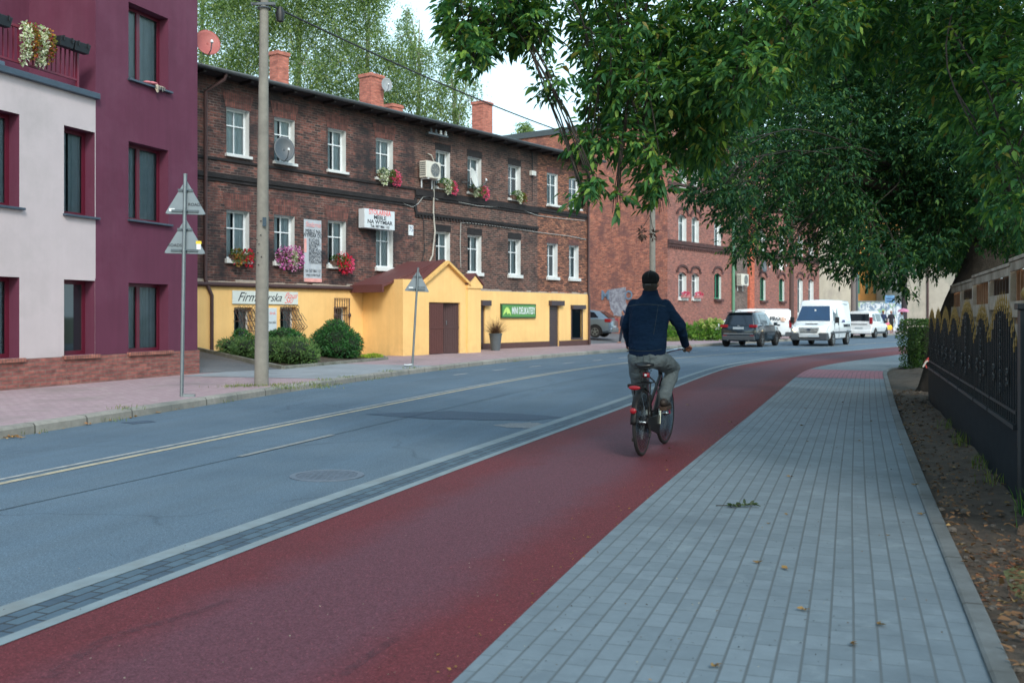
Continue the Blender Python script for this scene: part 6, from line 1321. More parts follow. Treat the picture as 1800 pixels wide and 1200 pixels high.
body = [('l', [(.22, 0, .95, .09, .12), (.24, 0, 1.1, .10, .14), (.27, 0, 1.3, .10, .15), (.31, 0, 1.5, .10, .165), (.34, 0, 1.60, .07, .13), (.355, 0, 1.66, .05, .06)]),
        ('c', (.35, 0, 1.64), .058, (.372, 0, 1.74), .056), ('e', HC, (.098, .076, .115)), ('e', HC+Vector((-.015, 0, .025)), (.098, .080, .095)), ('e', HC+Vector((.035, 0, -.065)), (.062, .052, .048)),
        ('e', HC+Vector((.098, 0, -.018)), (.020, .012, .022)), ('e', HC+Vector((.085, 0, -.058)), (.014, .024, .008)), ('e', HC+Vector((.082, .030, .012)), (.012, .014, .009)), ('e', HC+Vector((.082, -.030, .012)), (.012, .014, .009)),
        ('e', HC+Vector((-.012, .083, -.012)), (.020, .014, .032)), ('e', HC+Vector((-.012, -.083, -.012)), (.020, .014, .032)),
        ('c', SHR, .05, ER, .035), ('c', ER, .035, WRr, .024), ('c', SHL, .05, EL, .035), ('c', EL, .035, WRl, .024), ('c', (.33, 0, 1.58), .05, SHR, .05), ('c', (.33, 0, 1.58), .05, SHL, .05),
        ('c', HR, .08, KR, .05), ('c', KR, .05, AR, .032), ('c', HL, .08, KL_, .05), ('c', KL_, .05, AL, .032)]+foot(AR, 0, -1)+foot(AL, 0, 1)+hand(WRr, -1)+hand(WRl, 1)
blobmesh('body', body, .0055, M_skin, cy, 2)
jk = [('l', [(.225, 0, 1.035, .130, .178), (.225, 0, 1.075, .142, .195), (.235, 0, 1.16, .150, .203), (.262, 0, 1.30, .148, .208), (.29, 0, 1.44, .145, .214), (.315, 0, 1.54, .130, .212), (.335, 0, 1.60, .105, .165), (.345, 0, 1.640, .086, .118), (.355, 0, 1.68, .070, .078)]),
      ('c', SHR, .070, SHR+(ER-SHR)*.45, .068), ('c', SHR+(ER-SHR)*.45, .068, ER, .059), ('c', ER, .059, ER+(WRr-ER)*.55, .053), ('c', ER+(WRr-ER)*.55, .053, WRr-(WRr-ER)*.04, .040),
      ('c', SHL, .070, SHL+(EL-SHL)*.45, .068), ('c', SHL+(EL-SHL)*.45, .068, EL, .059), ('c', EL, .059, EL+(WRl-EL)*.55, .053), ('c', EL+(WRl-EL)*.55, .053, WRl-(WRl-EL)*.04, .040)]
jo = blobmesh('jacket', jk, .0085, M_jean, cy, 6)
def folds(o, s_, size, mid=.5):
    tx = bpy.data.textures.new('cloth_folds', 'CLOUDS'); tx.noise_scale = size; tx.noise_depth = 2; d = o.modifiers.new('folds', 'DISPLACE'); d.texture = tx; d.texture_coords = 'LOCAL'; d.strength = s_; d.mid_level = mid
folds(jo, .034, .11)
def rib(name, z, x0, rx, ry, r_, m_, a0=0, a1=360):
    mb = MB(); mb.tube([(x0+rx*math.cos(R(a)), ry*math.sin(R(a)), z) for a in np.linspace(a0, a1, 40)], r_, 8); return mb.obj(name, m_, jo, smooth=True)
M_jeand = cloth_mat('denim_dark', (9, 28, 52), .9, fold=.2); M_stitch = mat('pale_stitching', (62, 70, 66), .9)
mb = MB(); mb.loft([[(x0+rx*math.cos(a), ry*math.sin(a), z) for a in [2*math.pi*k/40 for k in range(40)]] for x0, z, rx, ry in ((.222, 1.022, .136, .185), (.222, 1.075, .149, .200), (.222, 1.078, .143, .196))], 0, False); w2 = mb.obj('waistband', M_jeand, jo, smooth=True, ang=80)
mb = MB(); mb.loft([[(.358+rx*math.cos(a)+dx, ry*math.sin(a), z+.012*math.cos(a)) for a in [2*math.pi*k/32 for k in range(32)]] for z, rx, ry, dx in ((1.655, .090, .100, 0), (1.69, .084, .086, 0), (1.722, .078, .080, 0), (1.72, .070, .072, 0))], 0, False); mb.obj('collar', M_jeand, jo, smooth=True, ang=80)
def seam(pts, r_=.0022):                               # raised seams follow the back of the jacket
    mb = MB(); mb.tube([tuple(p) for p in cr(pts, 8)], r_, 5); mb.obj('seam', M_stitch, jo)
seam([(.185, .205, 1.545), (.178, .12, 1.562), (.176, 0, 1.568), (.178, -.12, 1.562), (.185, -.205, 1.545)])
seam([(.088, .185, 1.10), (.077, .1, 1.085), (.072, 0, 1.08), (.077, -.1, 1.085), (.088, -.185, 1.10)], .0016); seam([(.178, -.13, 1.555), (.135, -.115, 1.40), (.092, -.10, 1.25)], .0014)
for a, e in ((WRr, ER), (WRl, EL)):
    d = (a-e).normalized(); mb = MB(); mb.tube([a-d*.045, a+d*.005], [.044, .043], 18); mb.obj('cuff', M_jeand, jo, smooth=True)
def leg(H, K, A, out):
    m1 = H+(K-H)*.5; c1 = K+(A-K)*.4
    return [('c', H, .118, m1, .102), ('c', m1, .102, K, .078), ('c', K, .078, c1, .075), ('c', c1, .075, A+Vector((-.005, 0, .02)), .062), ('c', A+Vector((-.0, 0, .05)), .067, A+Vector((.0, 0, .0)), .062)]
tr = [('l', [(.20, 0, .90, .10, .12), (.215, 0, .95, .135, .19), (.220, 0, 1.0, .14, .198), (.225, 0, 1.06, .132, .19), (.225, 0, 1.10, .12, .175)]), ('e', (.205, -.095, .985), (.105, .11, .085)), ('e', (.205, .095, .985), (.105, .11, .085))]+leg(HR, KR, AR, -1)+leg(HL, KL_, AL, 1)
to = blobmesh('trousers', tr, .0085, M_trou, cy, 4); folds(to, .030, .10)
mb = MB(); mb.tube([(.088, 0, 1.05), (.062, 0, 1.0), (.064, 0, .96)], .003, 5); 
for s_ in (-1, 1): mb.tube([(.083, s_*.06, 1.035), (.068, s_*.065, 1.005), (.075, s_*.14, 1.012)], .0028, 5); mb.tube([(.068, s_*.065, 1.005), (.075, s_*.075, .93)], .0025, 5)
mb.obj('back_pocket_seam', mat('trouser_seam', (64, 72, 76), .9), to)
for A_, s_ in ((AR, -1), (AL, 1)):
    sh = [('c', A_+Vector((-.062, 0, -.045)), .043, A_+Vector((.02, 0, -.04)), .046), ('c', A_+Vector((.02, 0, -.05)), .044, A_+Vector((.15, s_*.008, -.078)), .037), ('c', A_+Vector((-.01, 0, .0)), .044, A_+Vector((-.03, 0, -.05)), .046)]
    so_ = blobmesh('shoe', sh, .007, M_shoe, cy, 3)
    mb = MB(); mb.prism([(A_.x+px, A_.y+s_*.005+py) for px, py in ((-.105, -.025), (-.09, -.042), (0, -.044), (.10, -.046), (.17, -.036), (.195, 0), (.17, .036), (.10, .046), (0, .044), (-.09, .042), (-.105, .025))], A_.z-.125, A_.z-.085, axis='z'); mb.obj('sole', M_sole, so_, bevel=.006)
cp = blobmesh('cap', [('e', HC+Vector((-.008, 0, .045)), (.113, .094, .082)), ('e', HC+Vector((-.016, 0, .020)), (.107, .091, .060)), ('e', HC+Vector((.115, 0, .045)), (.065, .068, .010))], .005, M_capm, cy, 2)
mb = MB(); mb.ell(HC+Vector((-.01, 0, .128)), (.010, .010, .006)); mb.obj('cap_button', M_capm, cp)
for k in range(3): mb = MB(); a = math.pi/3*k; mb.tube([HC+Vector((-.008+.1145*math.cos(t)*math.cos(a), .0955*math.cos(t)*math.sin(a), .045+.0835*math.sin(t))) for t in np.linspace(.1, math.pi-.1, 16)], .0018, 4); mb.obj('cap_seam', mat('cap_thread', (46, 48, 52), .9), cp)
mb = MB(); mb.box(HC.x-.128, -.028, HC.z-.028, HC.x-.112, .028, HC.z-.014); mb.obj('cap_strap', mat('cap_strap', (54, 56, 60), .6), cp)
blobmesh('hair', [('e', HC+Vector((-.030, 0, -.035)), (.083, .0815, .062)), ('e', HC+Vector((-.022, .0, -.075)), (.074, .066, .035))], .005, M_hair, cy, 2)

# ---------------------------------------------------------------- passers-by far down the street
def walker(label, x, y, z, head, H, top, bottom, skin=M_skin, hair=M_hair, bare=False, step=.16, bag=None):
    t = thing('person', label, 'person', (x, y, z), head, 'people walking far down the street'); s = H/1.72
    V = lambda a, b_, c: Vector((a*s, b_*s, c*s))
    P = [('l', [(0, 0, .88*s, .09*s, .13*s), (0, 0, 1.1*s, .085*s, .12*s), (0, 0, 1.35*s, .10*s, .17*s), (0, 0, 1.45*s, .07*s, .12*s)]), ('c', V(0, 0, 1.4), .05*s, V(.01, 0, 1.52), .05*s), ('e', V(.02, 0, 1.61), (.095*s, .075*s, .115*s)), ('e', V(.115, 0, 1.6), (.015*s, .012*s, .018*s)),
         ('c', V(0, -.09, .88), .085*s, V(step*.6, -.09, .48), .055*s), ('c', V(step*.6, -.09, .48), .055*s, V(step, -.09, .09), .035*s), ('c', V(step-.03, -.09, .05), .035*s, V(step+.14, -.09, .035), .03*s),
         ('c', V(0, .09, .88), .085*s, V(-step*.3, .09, .48), .055*s), ('c', V(-step*.3, .09, .48), .055*s, V(-step, .09, .10), .035*s), ('c', V(-step-.03, .09, .06), .035*s, V(-step+.12, .09, .035), .03*s)]
    for q in (-1, 1):
        e = V(-.04*q, q*.25, 1.10); w_ = V(.12 if q > 0 else .02, q*.24, .85); P += [('c', V(0, q*.17, 1.38), .05*s, e, .038*s), ('c', e, .036*s, w_, .026*s), ('e', w_+V(.01, 0, -.05), (.035*s, .018*s, .045*s))]
        for k in range(4): P.append(('c', w_+V(-.02+.016*k, 0, -.08), .008*s, w_+V(-.015+.016*k, 0, -.125), .007*s))
        P.append(('c', w_+V(.035, 0, -.04), .009*s, w_+V(.05, 0, -.085), .008*s))
    blobmesh('body', P, .012, skin, t, 1)
    blobmesh('hair', [('e', V(-.012, 0, 1.64), (.10*s, .085*s, .105*s))], .014, hair, t, 1)
    blobmesh('top', [('l', [(0, 0, .86*s, .12*s, .17*s), (0, 0, 1.1*s, .115*s, .15*s), (0, 0, 1.35*s, .125*s, .195*s), (0, 0, 1.47*s, .08*s, .12*s)])]+[('c', V(0, q*.17, 1.37), .068*s, V(-.03*q, q*.235, 1.16), .058*s) for q in (-1, 1)]+([('c', V(-.03*q, q*.235, 1.16), .055*s, V(.06, q*.24, .93), .045*s) for q in (-1, 1)] if not bare else []), .014, top, t, 1)
    zz = .55 if bare else .14
    blobmesh('trousers', [('l', [(0, 0, .80*s, .12*s, .16*s), (0, 0, .95*s, .125*s, .165*s)])]+[('c', V(0, q*.09, .85), .10*s, V(a*.6*k_, q*.09, .5), .08*s) for q, a, k_ in ((-1, step, 1), (1, -step, .5))]+([('c', V(step*.6, -.09, .48), .075*s, V(step, -.09, zz), .065*s), ('c', V(-step*.3, .09, .48), .075*s, V(-step, .09, zz), .065*s)] if not bare else []), .014, bottom, t, 1)
    return t
def clo(n, c): return mat(n, c, .9, var=.1)
a = WP(1552.5, 556, 79); walker('woman in a dark blue jacket walking between the compact van and the graffiti wall', a.x, a.y, .12, R(60), 1.78, clo('navy_top', (44, 60, 92)), clo('dark_trousers', (44, 46, 56)), hair=mat('reddish_hair', (120, 72, 50), .9))
a = WP(1566.5, 556, 78); walker('woman in a black top and shorts carrying a yellow bag by the graffiti wall', a.x, a.y, .12, R(-100), 1.76, clo('black_top', (34, 36, 46)), clo('black_shorts', (36, 38, 44)), bare=True, hair=mat('fair_hair', (170, 150, 120), .9))
def bag(label, u, v, c, r_):
    p = WP(u, v, 77.6); t = thing('carrier_bag', label, 'bag', (p.x, p.y, .12)); zc = p.z-.12
    mb = MB(); mb.loft([[(sx*r_*.8, sy*r_*.35, zc-r_) for sx, sy in ((-1, -1), (1, -1), (1, 1), (-1, 1))], [(sx*r_, sy*r_*.5, zc-r_*.3) for sx, sy in ((-1, -1), (1, -1), (1, 1), (-1, 1))], [(sx*r_*.8, sy*r_*.25, zc+r_*.6) for sx, sy in ((-1, -1), (1, -1), (1, 1), (-1, 1))]]); mb.obj('sack', mat('bag_'+label.split()[0], c, .5, var=.15, scale=9), t, smooth=True, bevel=.02)
    mb = MB(); mb.tube([(-r_*.5, 0, zc+r_*.55), (-r_*.2, 0, zc+r_*1.2), (r_*.2, 0, zc+r_*1.2), (r_*.5, 0, zc+r_*.55)], .012, 5); mb.obj('handle', mat('bag_handle', (200, 190, 150), .6), t)
bag('yellow carrier bag held by the woman in black shorts', 1562.5, 574.5, (225, 180, 40), .24); bag('pink carrier bag held just above the yellow one', 1559.5, 568, (210, 110, 140), .16)
a = WP(1584.5, 556, 81); walker('person in a pale shirt under the pink parasol near the dark thick pole', a.x, a.y, .12, R(-60), 1.68, clo('pale_shirt', (190, 205, 215)), clo('blue_trousers', (70, 80, 100)))
p = WP(1588, 545, 80.6); t = thing('parasol', 'small pink parasol held above the person in a pale shirt', 'parasol', (p.x, p.y, .12))
mb = MB(); rings = [[(r_*math.cos(a), r_*math.sin(a), p.z-.12+h_) for a in [2*math.pi*k/16 for k in range(16)]] for r_, h_ in ((.46, -.14), (.38, .02), (.2, .11), (.02, .15))]; mb.loft(rings, 0, False); mb.obj('canopy', mat('pink_canopy', (180, 116, 146), .8), t, smooth=True)
mb = MB(); mb.tube([(0, 0, p.z-.12+.2), (0, 0, 1.05)], .015, 6); mb.obj('shaft', M_metal, t)
a = WP(1096, 556, 49.5); walker('dark clad walker with a cap on the far pavement, almost hidden by the cyclist', a.x, a.y, .12, R(200), 1.62, clo('ink_jacket', (40, 52, 78)), clo('ink_trousers', (40, 46, 60)), hair=mat('navy_cap', (30, 40, 70), .9))
# ================================================================ FENCES ON THE RIGHT
M_fblk = mat('black_fence_paint', (30, 38, 44), .42, var=.22, scale=9, dirt=(46, 52, 56), dirt_amt=.35, spec=.3); M_gold = mat('gold_paint', (150, 124, 72), .45, metal=.5, var=.15, scale=30)
FD = Vector((.345, 1, 0)).normalized(); FO = Vector((3.96, 7.78, 0)); FROT = math.atan2(FD.y, FD.x)
def fx(u): k = (u-CX)/F; return ((k*FO.y-FO.x)/(FD.x-k*FD.y))
ub = [1789, 1741, 1715.5, 1688, 1670.5, 1656, 1644.5, 1633.5]
sb = [-1.25]+[fx(u) for u in ub]
labs = ['nearest black gold-tipped fence panel beside the square post, partly out of frame', 'wide black gold-tipped fence panel directly left of the square post', 'narrow black fence panel second from the square post', 'wide black fence panel third from the square post', 'narrow black fence panel fourth from the square post', 'black fence panel fifth from the square post', 'black fence panel sixth from the square post', 'farthest black fence panel next to the tree trunk and hedge']
for i in range(len(sb)-1):
    s0, s1 = sb[i]+.03, sb[i+1]-.03
    if i == 0: s1 -= .34
    w_ = s1-s0; t = thing('metal_fence', labs[i], 'fence', (FO.x+FD.x*s0, FO.y+FD.y*s0, .0), FROT, 'black metal fence panels'); t.rotation_euler = (0, 0, FROT)
    wide = w_ > 1.45; zm = .575; ed = 1.24 if not wide else 1.20; pk = 1.48 if not wide else 1.55
    def top(x): q = abs(2*x/w_-1); return ed+(pk-ed)*(1-q**2.3)
    # local +y is the street side here
    mb = MB(); n = int(w_/.075)
    P = []
    for k in range(n*2+1):
        x = w_*k/(n*2); P.append((x, .02 if k % 2 else .0))
    rings = [[(x, y, z) for x, y in P] for z in (.0, zm)]; mb.loft(rings, 0, False, False); mb.box(0, -.02, zm-.02, w_, .03, zm+.015); mb.obj('lower_sheet', M_fblk, t)
    mb = MB(); nb = int(w_/.125); gm_ = MB(); sp = MB()
    for k in range(nb+1):
        x = .015+(w_-.03)*k/nb; zt = top(x); mb.box(x-.007, -.007, zm, x+.007, .007, zt)
        if k < nb: x2 = x+(w_-.03)/nb/2; sp.box(x2-.004, -.003, zm, x2+.004, .003, top(x2)-.04)
        for dz, xx in ((0, x), (-.05, x+.062)):
            if 0 < xx < w_: gm_.lathe([(0, zt+dz), (.006, zt+dz), (.005, zt+dz+.03), (.010, zt+dz+.045), (.005, zt+dz+.07), (.0, zt+dz+.125)], c=(xx, .006 if dz == 0 else .012, 0), n=6)
    mb.box(0, -.012, zm+.10, w_, .012, zm+.125)
    mb.obj('railing_bars', M_fblk, t); sp.obj('thin_bars', M_fblk, t); gm_.obj('gold_finials', M_gold, t)
    mb = MB(); zs_ = [zm+.05+k*((top(w_*.5)-zm)*.0+.0) for k in range(1)]
    P = [(x, top(x)-.03) for x in np.linspace(0, w_, 12)]; mb.add([(x, -.016, zm) for x, z in P]+[(x, -.016, z) for x, z in P], [(k, k+1, k+13, k+12) for k in range(11)]); mb.obj('backing_sheet', mat('backing_black', (14, 17, 20), .7), t)
    mb = MB()
    def curl(cx_, cz, r, flip=1):
        pts = [(cx_+flip*r*(1-a/5.2)*math.cos(a*1.2), .024, cz+r*(1-a/5.2)*math.sin(a*1.2)) for a in np.linspace(0, 4.8, 20)]; mb.tube(pts, .006, 5)
    z = zm+.22
    while z < top(w_*.5)-.15: curl(w_*.5, z, .036, 1); curl(w_*.5, z+.05, .036, -1); z += .115
    M_scr = mat('worn_black_iron', (58, 62, 64), .4, metal=.4, var=.3, scale=20); mb.obj('scrollwork', M_scr, t)
    for xx in (.24, .76): mb = MB(); curl(w_*xx-.03, .98, .05, 1); curl(w_*xx+.03, .98, .05, -1); curl(w_*xx-.03, .89, .05, 1); curl(w_*xx+.03, .89, .05, -1); mb.box(w_*xx-.03, .018, .925, w_*xx+.03, .03, .945); mb.obj('scrollwork', M_scr, t)
t = thing('fence_post', 'square black fence post with a gold ball cap at the right frame edge', 'fence post', (FO.x+FD.x*fx(1811), FO.y+FD.y*fx(1811), 0), FROT)
mb = MB(); mb.box(-.075, -.075, -.1, .075, .075, 1.50); mb.box(-.095, -.095, 1.50, .095, .095, 1.545); mb.obj('shaft', M_fblk, t, bevel=.006); mb = MB(); mb.lathe([(0, 1.545), (.05, 1.55), (.04, 1.565), (.055, 1.58), (.066, 1.615), (.05, 1.655), (.02, 1.675), (0, 1.675)], n=18); mb.obj('ball_cap', M_gold, t, smooth=True)
# wooden fence behind
M_w1 = mat('weathered_board', (182, 168, 152), .9, var=.2, scale=4, bump=.5, dist=.005, dirt=(106, 88, 74), dirt_amt=.7); M_w2 = mat('brown_board', (164, 124, 96), .9, var=.25, scale=4, bump=.5, dist=.005, dirt=(140, 92, 60), dirt_amt=.6); M_w3 = mat('dark_board', (78, 64, 56), .9, var=.2)
sw = -2.2; k = 0; off_ = -.42
wl = ['wooden basket-weave fence panel over the gold tips at the right frame edge', 'weathered wooden fence panel above the wide black panel beside the post', 'weathered wooden fence panel above the second and third black panels', 'weathered wooden fence panel above the fourth black panel', 'weathered wooden fence panel above the fifth black panel', 'weathered wooden fence panel above the sixth black panel', 'farthest weathered wooden fence panel by the tree trunk']
slist = [-2.3, -.35, 1.45, 3.25, 5.05, 6.9, 8.6, 10.3]
for i in range(7):
    s0, s1 = slist[i], slist[i+1]; w_ = s1-s0; b_ = FO+FD*s0+Vector((FD.y, -FD.x, 0))*.42
    t = thing('wooden_fence', wl[i], 'fence', (b_.x, b_.y, 0), FROT, 'wooden fence panels'); H = 2.06-.02*(i % 2)-.02*i
    mb = MB(); mb.box(0, -.05, 0, .09, .05, H+.01); mb.obj('post', M_w1, t, bevel=.004)
    mb = MB(); mb.box(-.02, -.06, H+.012, w_+.0, .065, H+.05); mb.box(.09, .03, H-.09, w_, .052, H+.008); mb.obj('top_rail', M_w1, t, bevel=.004)
    mb = MB(); nn_ = 9
    for j in range(nn_): a = .09+(w_-.09)*j/nn_; mb.box(a+.006, -.045, .05, .09+(w_-.09)*(j+1)/nn_-.006, -.02, H-.06-random.random()*.03)
    mb.obj('back_boards', M_w2, t)
    mb = MB(); zz = [1.53, 1.30, 1.05] if i % 2 else [1.44, 1.20, .98]
    for z in zz[:1]+([zz[1]] if i % 3 else []): mb.box(.095, .022, z, w_-.005, .046, z+.17)
    mb.box(.095, .022, .6, w_-.005, .046, .8); mb.obj('wide_boards', M_w1, t, bevel=.003)
    mb = MB()
    for j in range(1, 7): a = .09+(w_-.09)*j/7; mb.box(a-.022, -.018, .5, a+.022, .02, H-.09)
    mb.obj('battens', M_w3 if i % 2 else M_w2, t)

# ================================================================ TREES
def blobs_px(L): return [(np.array(WP(u, v, Y)), np.array([ru/F*Y, rd, rv/F*Y])) for u, v, Y, ru, rv, rd in L]
def twigs(name, blobs, dens, L, Wd, m_, parent, nl=7, droop=.45, stem=.20, surf=.0, vol=True, origin=None):
    C = []; D = []
    for c, r in blobs:
        k = max(3, int(dens*(r[0]*r[1]*r[2])**(2/3))); p = inball(k)
        C.append(c+p*r); d = p*.7+rng.normal(size=(k, 3))*.6+np.array([0, -.1, -droop])
        if origin is not None: d = d+nrm(c-np.array(origin))*.5
        D.append(d)
    C = np.concatenate(C); D = nrm(np.concatenate(D)); n = len(C)
    up = np.tile([0, 0, 1.], (n, 1)); S = nrm(np.cross(D, up)+rng.normal(size=(n, 3))*.25); st = stem*(.7+.6*rng.random(n))[:, None]
    P = []; A_ = []; Nn = []
    for j in range(nl):
        if j == nl-1: t = 1.; side = 0
        else: t = .25+.72*(j//2)/((nl-1)/2); side = 1 if j % 2 else -1
        P.append(C+D*st*t+S*.004*side); A_.append(D*(.55 if side else 1.)+S*side*.8+np.array([0, 0, -.30])+rng.normal(size=(n, 3))*.22); Nn.append(np.array([0, 0, 1.])+rng.normal(size=(n, 3))*.45)
    P = np.concatenate(P); A_ = np.concatenate(A_); Nn = nrm(np.concatenate(Nn)); k = len(P); q = .7+.55*rng.random(k)
    leaves(name, P, A_, L*q, Wd*q, m_, parent, Nn=Nn, fold=.16, droop=.18); return C, D
def limbs(name, base, blobs, m_, parent, r0=.03, sub=5, ks=None):
    """bent limbs from the trunk top to every mass of leaves, each with thinner side shoots"""
    mb = MB(); base = [Vector(b_) for b_ in base]
    for c, r in blobs:
        c = Vector(c); s = random.choice(sorted(base, key=lambda q: (q-c).length)[:2]); d = c-s; l = d.length
        mid1 = s+d*.35+Vector((rng.normal()*.06*l, rng.normal()*.06*l, .09*l)); mid2 = s+d*.7+Vector((rng.normal()*.05*l, rng.normal()*.05*l, .10*l)); e = c+Vector((0, 0, -.1*r[2]))
        pts = [tuple(p) for p in cr([s, mid1, mid2, e], 5)]; n = len(pts); mb.tube(pts, [max(.006, r0*(1-.85*k/(n-1))*(l/4)**.5) for k in range(n)], 6)
        for _ in range(sub):
            t = random.randint(int(n*.55), n-1); a = Vector(pts[t]); q = inball(1)[0]*.85; b_ = c+Vector(q*r); m1 = (a+b_)/2+Vector((0, 0, .08*(b_-a).length)); mb.tube([a, m1, b_], [.009, .006, .003], 5)
            for _ in range(2): q = b_+Vector(rng.normal(size=3)*.12*float(np.mean(r)))+Vector((0, 0, -.1)); mb.tube([m1, (m1+q)/2+Vector((0, 0, .02)), q], [.005, .004, .002], 4)
    return mb.obj(name, m_, parent, smooth=True, ang=180)
M_bark = mat('maple_bark', (62, 55, 48), .95, var=.45, scale=7, bump=1.6, dist=.06, dirt=(30, 28, 26), dirt_amt=.8); M_twig = mat('twig_bark', (44, 40, 36), .9, var=.2)
LM1 = leaf_mat('maple_leaf_near', [(0, (44, 84, 60)), (.4, (60, 104, 66)), (.75, (82, 124, 66)), (.95, (124, 154, 72)), (1, (126, 112, 66))], .5, .36, .2)
LM2 = leaf_mat('maple_leaf_far', [(0, (34, 68, 54)), (.45, (46, 84, 60)), (.85, (64, 102, 62)), (1, (104, 130, 68))], .55, .3, .12)
LM3 = leaf_mat('tree_leaf_back', [(0, (40, 64, 50)), (.5, (54, 82, 56)), (1, (76, 98, 62))], .5, .3)
NB = [(870, 15, 8.2, 75, 38, 1.0), (803, 15, 7.8, 22, 26, .5), (832, 92, 7.8, 26, 34, .45), (815, 60, 7.9, 26, 24, .5), (850, 60, 8., 30, 24, .5), (945, 58, 8.2, 26, 32, .5), (905, 40, 8.2, 40, 28, .6), (950, 10, 8.5, 55, 22, 1), (1062, 24, 8.5, 50, 40, 1.1), (1040, 85, 8, 22, 22, .45), (972, 143, 7.9, 26, 16, .4),
      (1100, 105, 8.5, 65, 50, 1.), (1160, 50, 9, 90, 60, 1.2), (1066, 165, 8.3, 38, 34, .7), (1135, 175, 8.5, 65, 45, 1), (1040, 245, 8, 36, 22, .45), (1085, 236, 8.4, 48, 30, .6), (1040, 322, 7.8, 18, 22, .3), (1030, 345, 7.8, 12, 10, .25), (1082, 348, 7.9, 11, 13, .2), (1135, 262, 8, 30, 24, .4), (1146, 308, 8, 20, 34, .35), (1168, 345, 8, 15, 22, .25), (1200, 228, 9, 55, 55, .8), (1205, 150, 9, 60, 60, 1.), (1250, 60, 8.5, 90, 70, 1.2), (1285, 150, 8, 75, 55, .9), (1240, 255, 8.8, 40, 30, .6),
      (1380, 70, 8.5, 110, 75, 1.3), (1500, 30, 9, 110, 55, 1.3), (1640, 30, 8.5, 120, 60, 1.2), (1760, 60, 8, 80, 90, 1.2), (1740, 170, 7.5, 62, 60, .8), (1790, 250, 7, 52, 55, .6), (1775, 335, 7, 28, 40, .4), (1690, 110, 8, 60, 60, .8)]
UPB = [(3.5, 7.5, 6.2, 2.2, 2.0, 1.2), (1.0, 8.5, 6.0, 1.8, 1.8, 1.0), (6.0, 7.5, 6.5, 2.4, 2.2, 1.6), (-.6, 8.2, 5.6, 1.2, 1.2, .7), (5.5, 4.5, 5.5, 2., 1.6, 1.2), (7.5, 10, 6, 2., 2., 1.5)]
tB = thing('maple_tree', 'near ash-leaved maple whose low branches hang over the path from the upper right', 'tree', (6.9, 8.0, 0))
loc = np.array([6.9, 8.0, 0])
nb = [(c-loc, r) for c, r in blobs_px(NB)]; ub_ = [(np.array(q[:3])-loc, np.array(q[3:])) for q in UPB]
top_ = [(0, 0, 2.6), (-.8, -.1, 3.6), (-2.2, .1, 4.4), (-3.8, .1, 4.75), (-5.2, .2, 4.8), (.3, 1.2, 4.0), (-6.2, .3, 4.65), (-7.2, .2, 4.45), (-4.6, 1.0, 4.6), (-3.0, .8, 4.6)]
mb = MB(); mb.tube([(.15, 0, -.1), (.08, 0, .3), (.05, 0, 1.4), (0, 0, 2.6)], [.42, .32, .28, .25], 14); mb.obj('trunk', M_bark, tB, smooth=True)
mb = MB(); mb.tube([tuple(p) for p in cr([top_[0], top_[1], top_[2], top_[3], top_[4]], 6)], [.17-.13*k/24 for k in range(25)], 9); mb.tube([top_[4], top_[6], top_[7]], [.045, .03, .018], 7); mb.tube([top_[3], top_[8]], [.05, .03], 7); mb.tube([top_[2], top_[9]], [.06, .035], 7); mb.tube([top_[0], (.1, .6, 3.2), top_[5], (.6, 2.4, 5.2)], [.2, .16, .12, .06], 9); mb.obj('limb', M_bark, tB, smooth=True, ang=180)
limbs('branches', top_, nb+ub_, M_twig, tB, .0065, 4)
twigs('crown', nb, 1100, .080, .031, LM1, tB, 7, droop=.2, stem=.13, origin=(0, 0, 3)); twigs('crown', ub_, 260, .13, .055, LM1, tB, 7)
mb = MB(); mb.tube([tuple(np.array(WP(1150, 350, 8.))-loc), tuple(np.array(WP(1143, 378, 8.))-loc), tuple(np.array(WP(1131, 398, 8.))-loc)], .003, 4); mb.tube([tuple(np.array(WP(1143, 378, 8.))-loc), tuple(np.array(WP(1147, 400, 8.))-loc)], .003, 4); mb.obj('hanging_twig', M_twig, tB)
dd = [(np.array(WP(1129, 410, 8.))-loc, np.array([.018, .02, .05])), (np.array(WP(1149, 412, 8.))-loc, np.array([.014, .02, .04]))]; blob_leaves('dead_leaves', dd, 60, .035, .018, mat('dead_leaf', (66, 50, 44), .9), tB, up=-.4)
# roadside maple with the thick leaning trunk
NA = [(1228, 315, 14.5, 28, 36, .8), (1265, 250, 15.5, 50, 60, 1.3), (1262, 335, 14.5, 26, 22, .6), (1290, 350, 15, 38, 48, 1), (1330, 290, 17, 75, 75, 1.6), (1308, 425, 16, 26, 30, .7), (1345, 385, 17, 46, 42, 1.2), (1285, 160, 18, 60, 60, 1.6), (1400, 210, 18, 95, 85, 2), (1428, 320, 18, 80, 70, 1.8), (1478, 395, 18, 62, 52, 1.5), (1375, 440, 17, 26, 20, .7), (1418, 448, 17.5, 20, 18, .5), (1500, 452, 17, 42, 34, 1.1), (1560, 462, 17, 38, 40, 1.), (1590, 500, 17, 14, 20, .4),
      (1540, 250, 19, 110, 95, 2.1), (1600, 355, 19, 85, 75, 2), (1650, 240, 18, 95, 95, 2), (1700, 320, 18, 85, 75, 1.6), (1622, 425, 18, 40, 34, 1.2), (1765, 370, 17, 60, 50, 1.4), (1780, 410, 17, 40, 26, 1.), (1650, 435, 20, 60, 50, 1.6), (1550, 380, 20, 90, 90, 2), (1480, 300, 21, 110, 100, 2), (1700, 410, 22, 90, 50, 2), (1600, 120, 19, 140, 100, 2.4), (1440, 90, 20, 130, 90, 2.4), (1750, 140, 18, 110, 120, 2.2), (1780, 425, 21, 50, 26, 1.2), (1800, 300, 19, 60, 90, 1.6)]
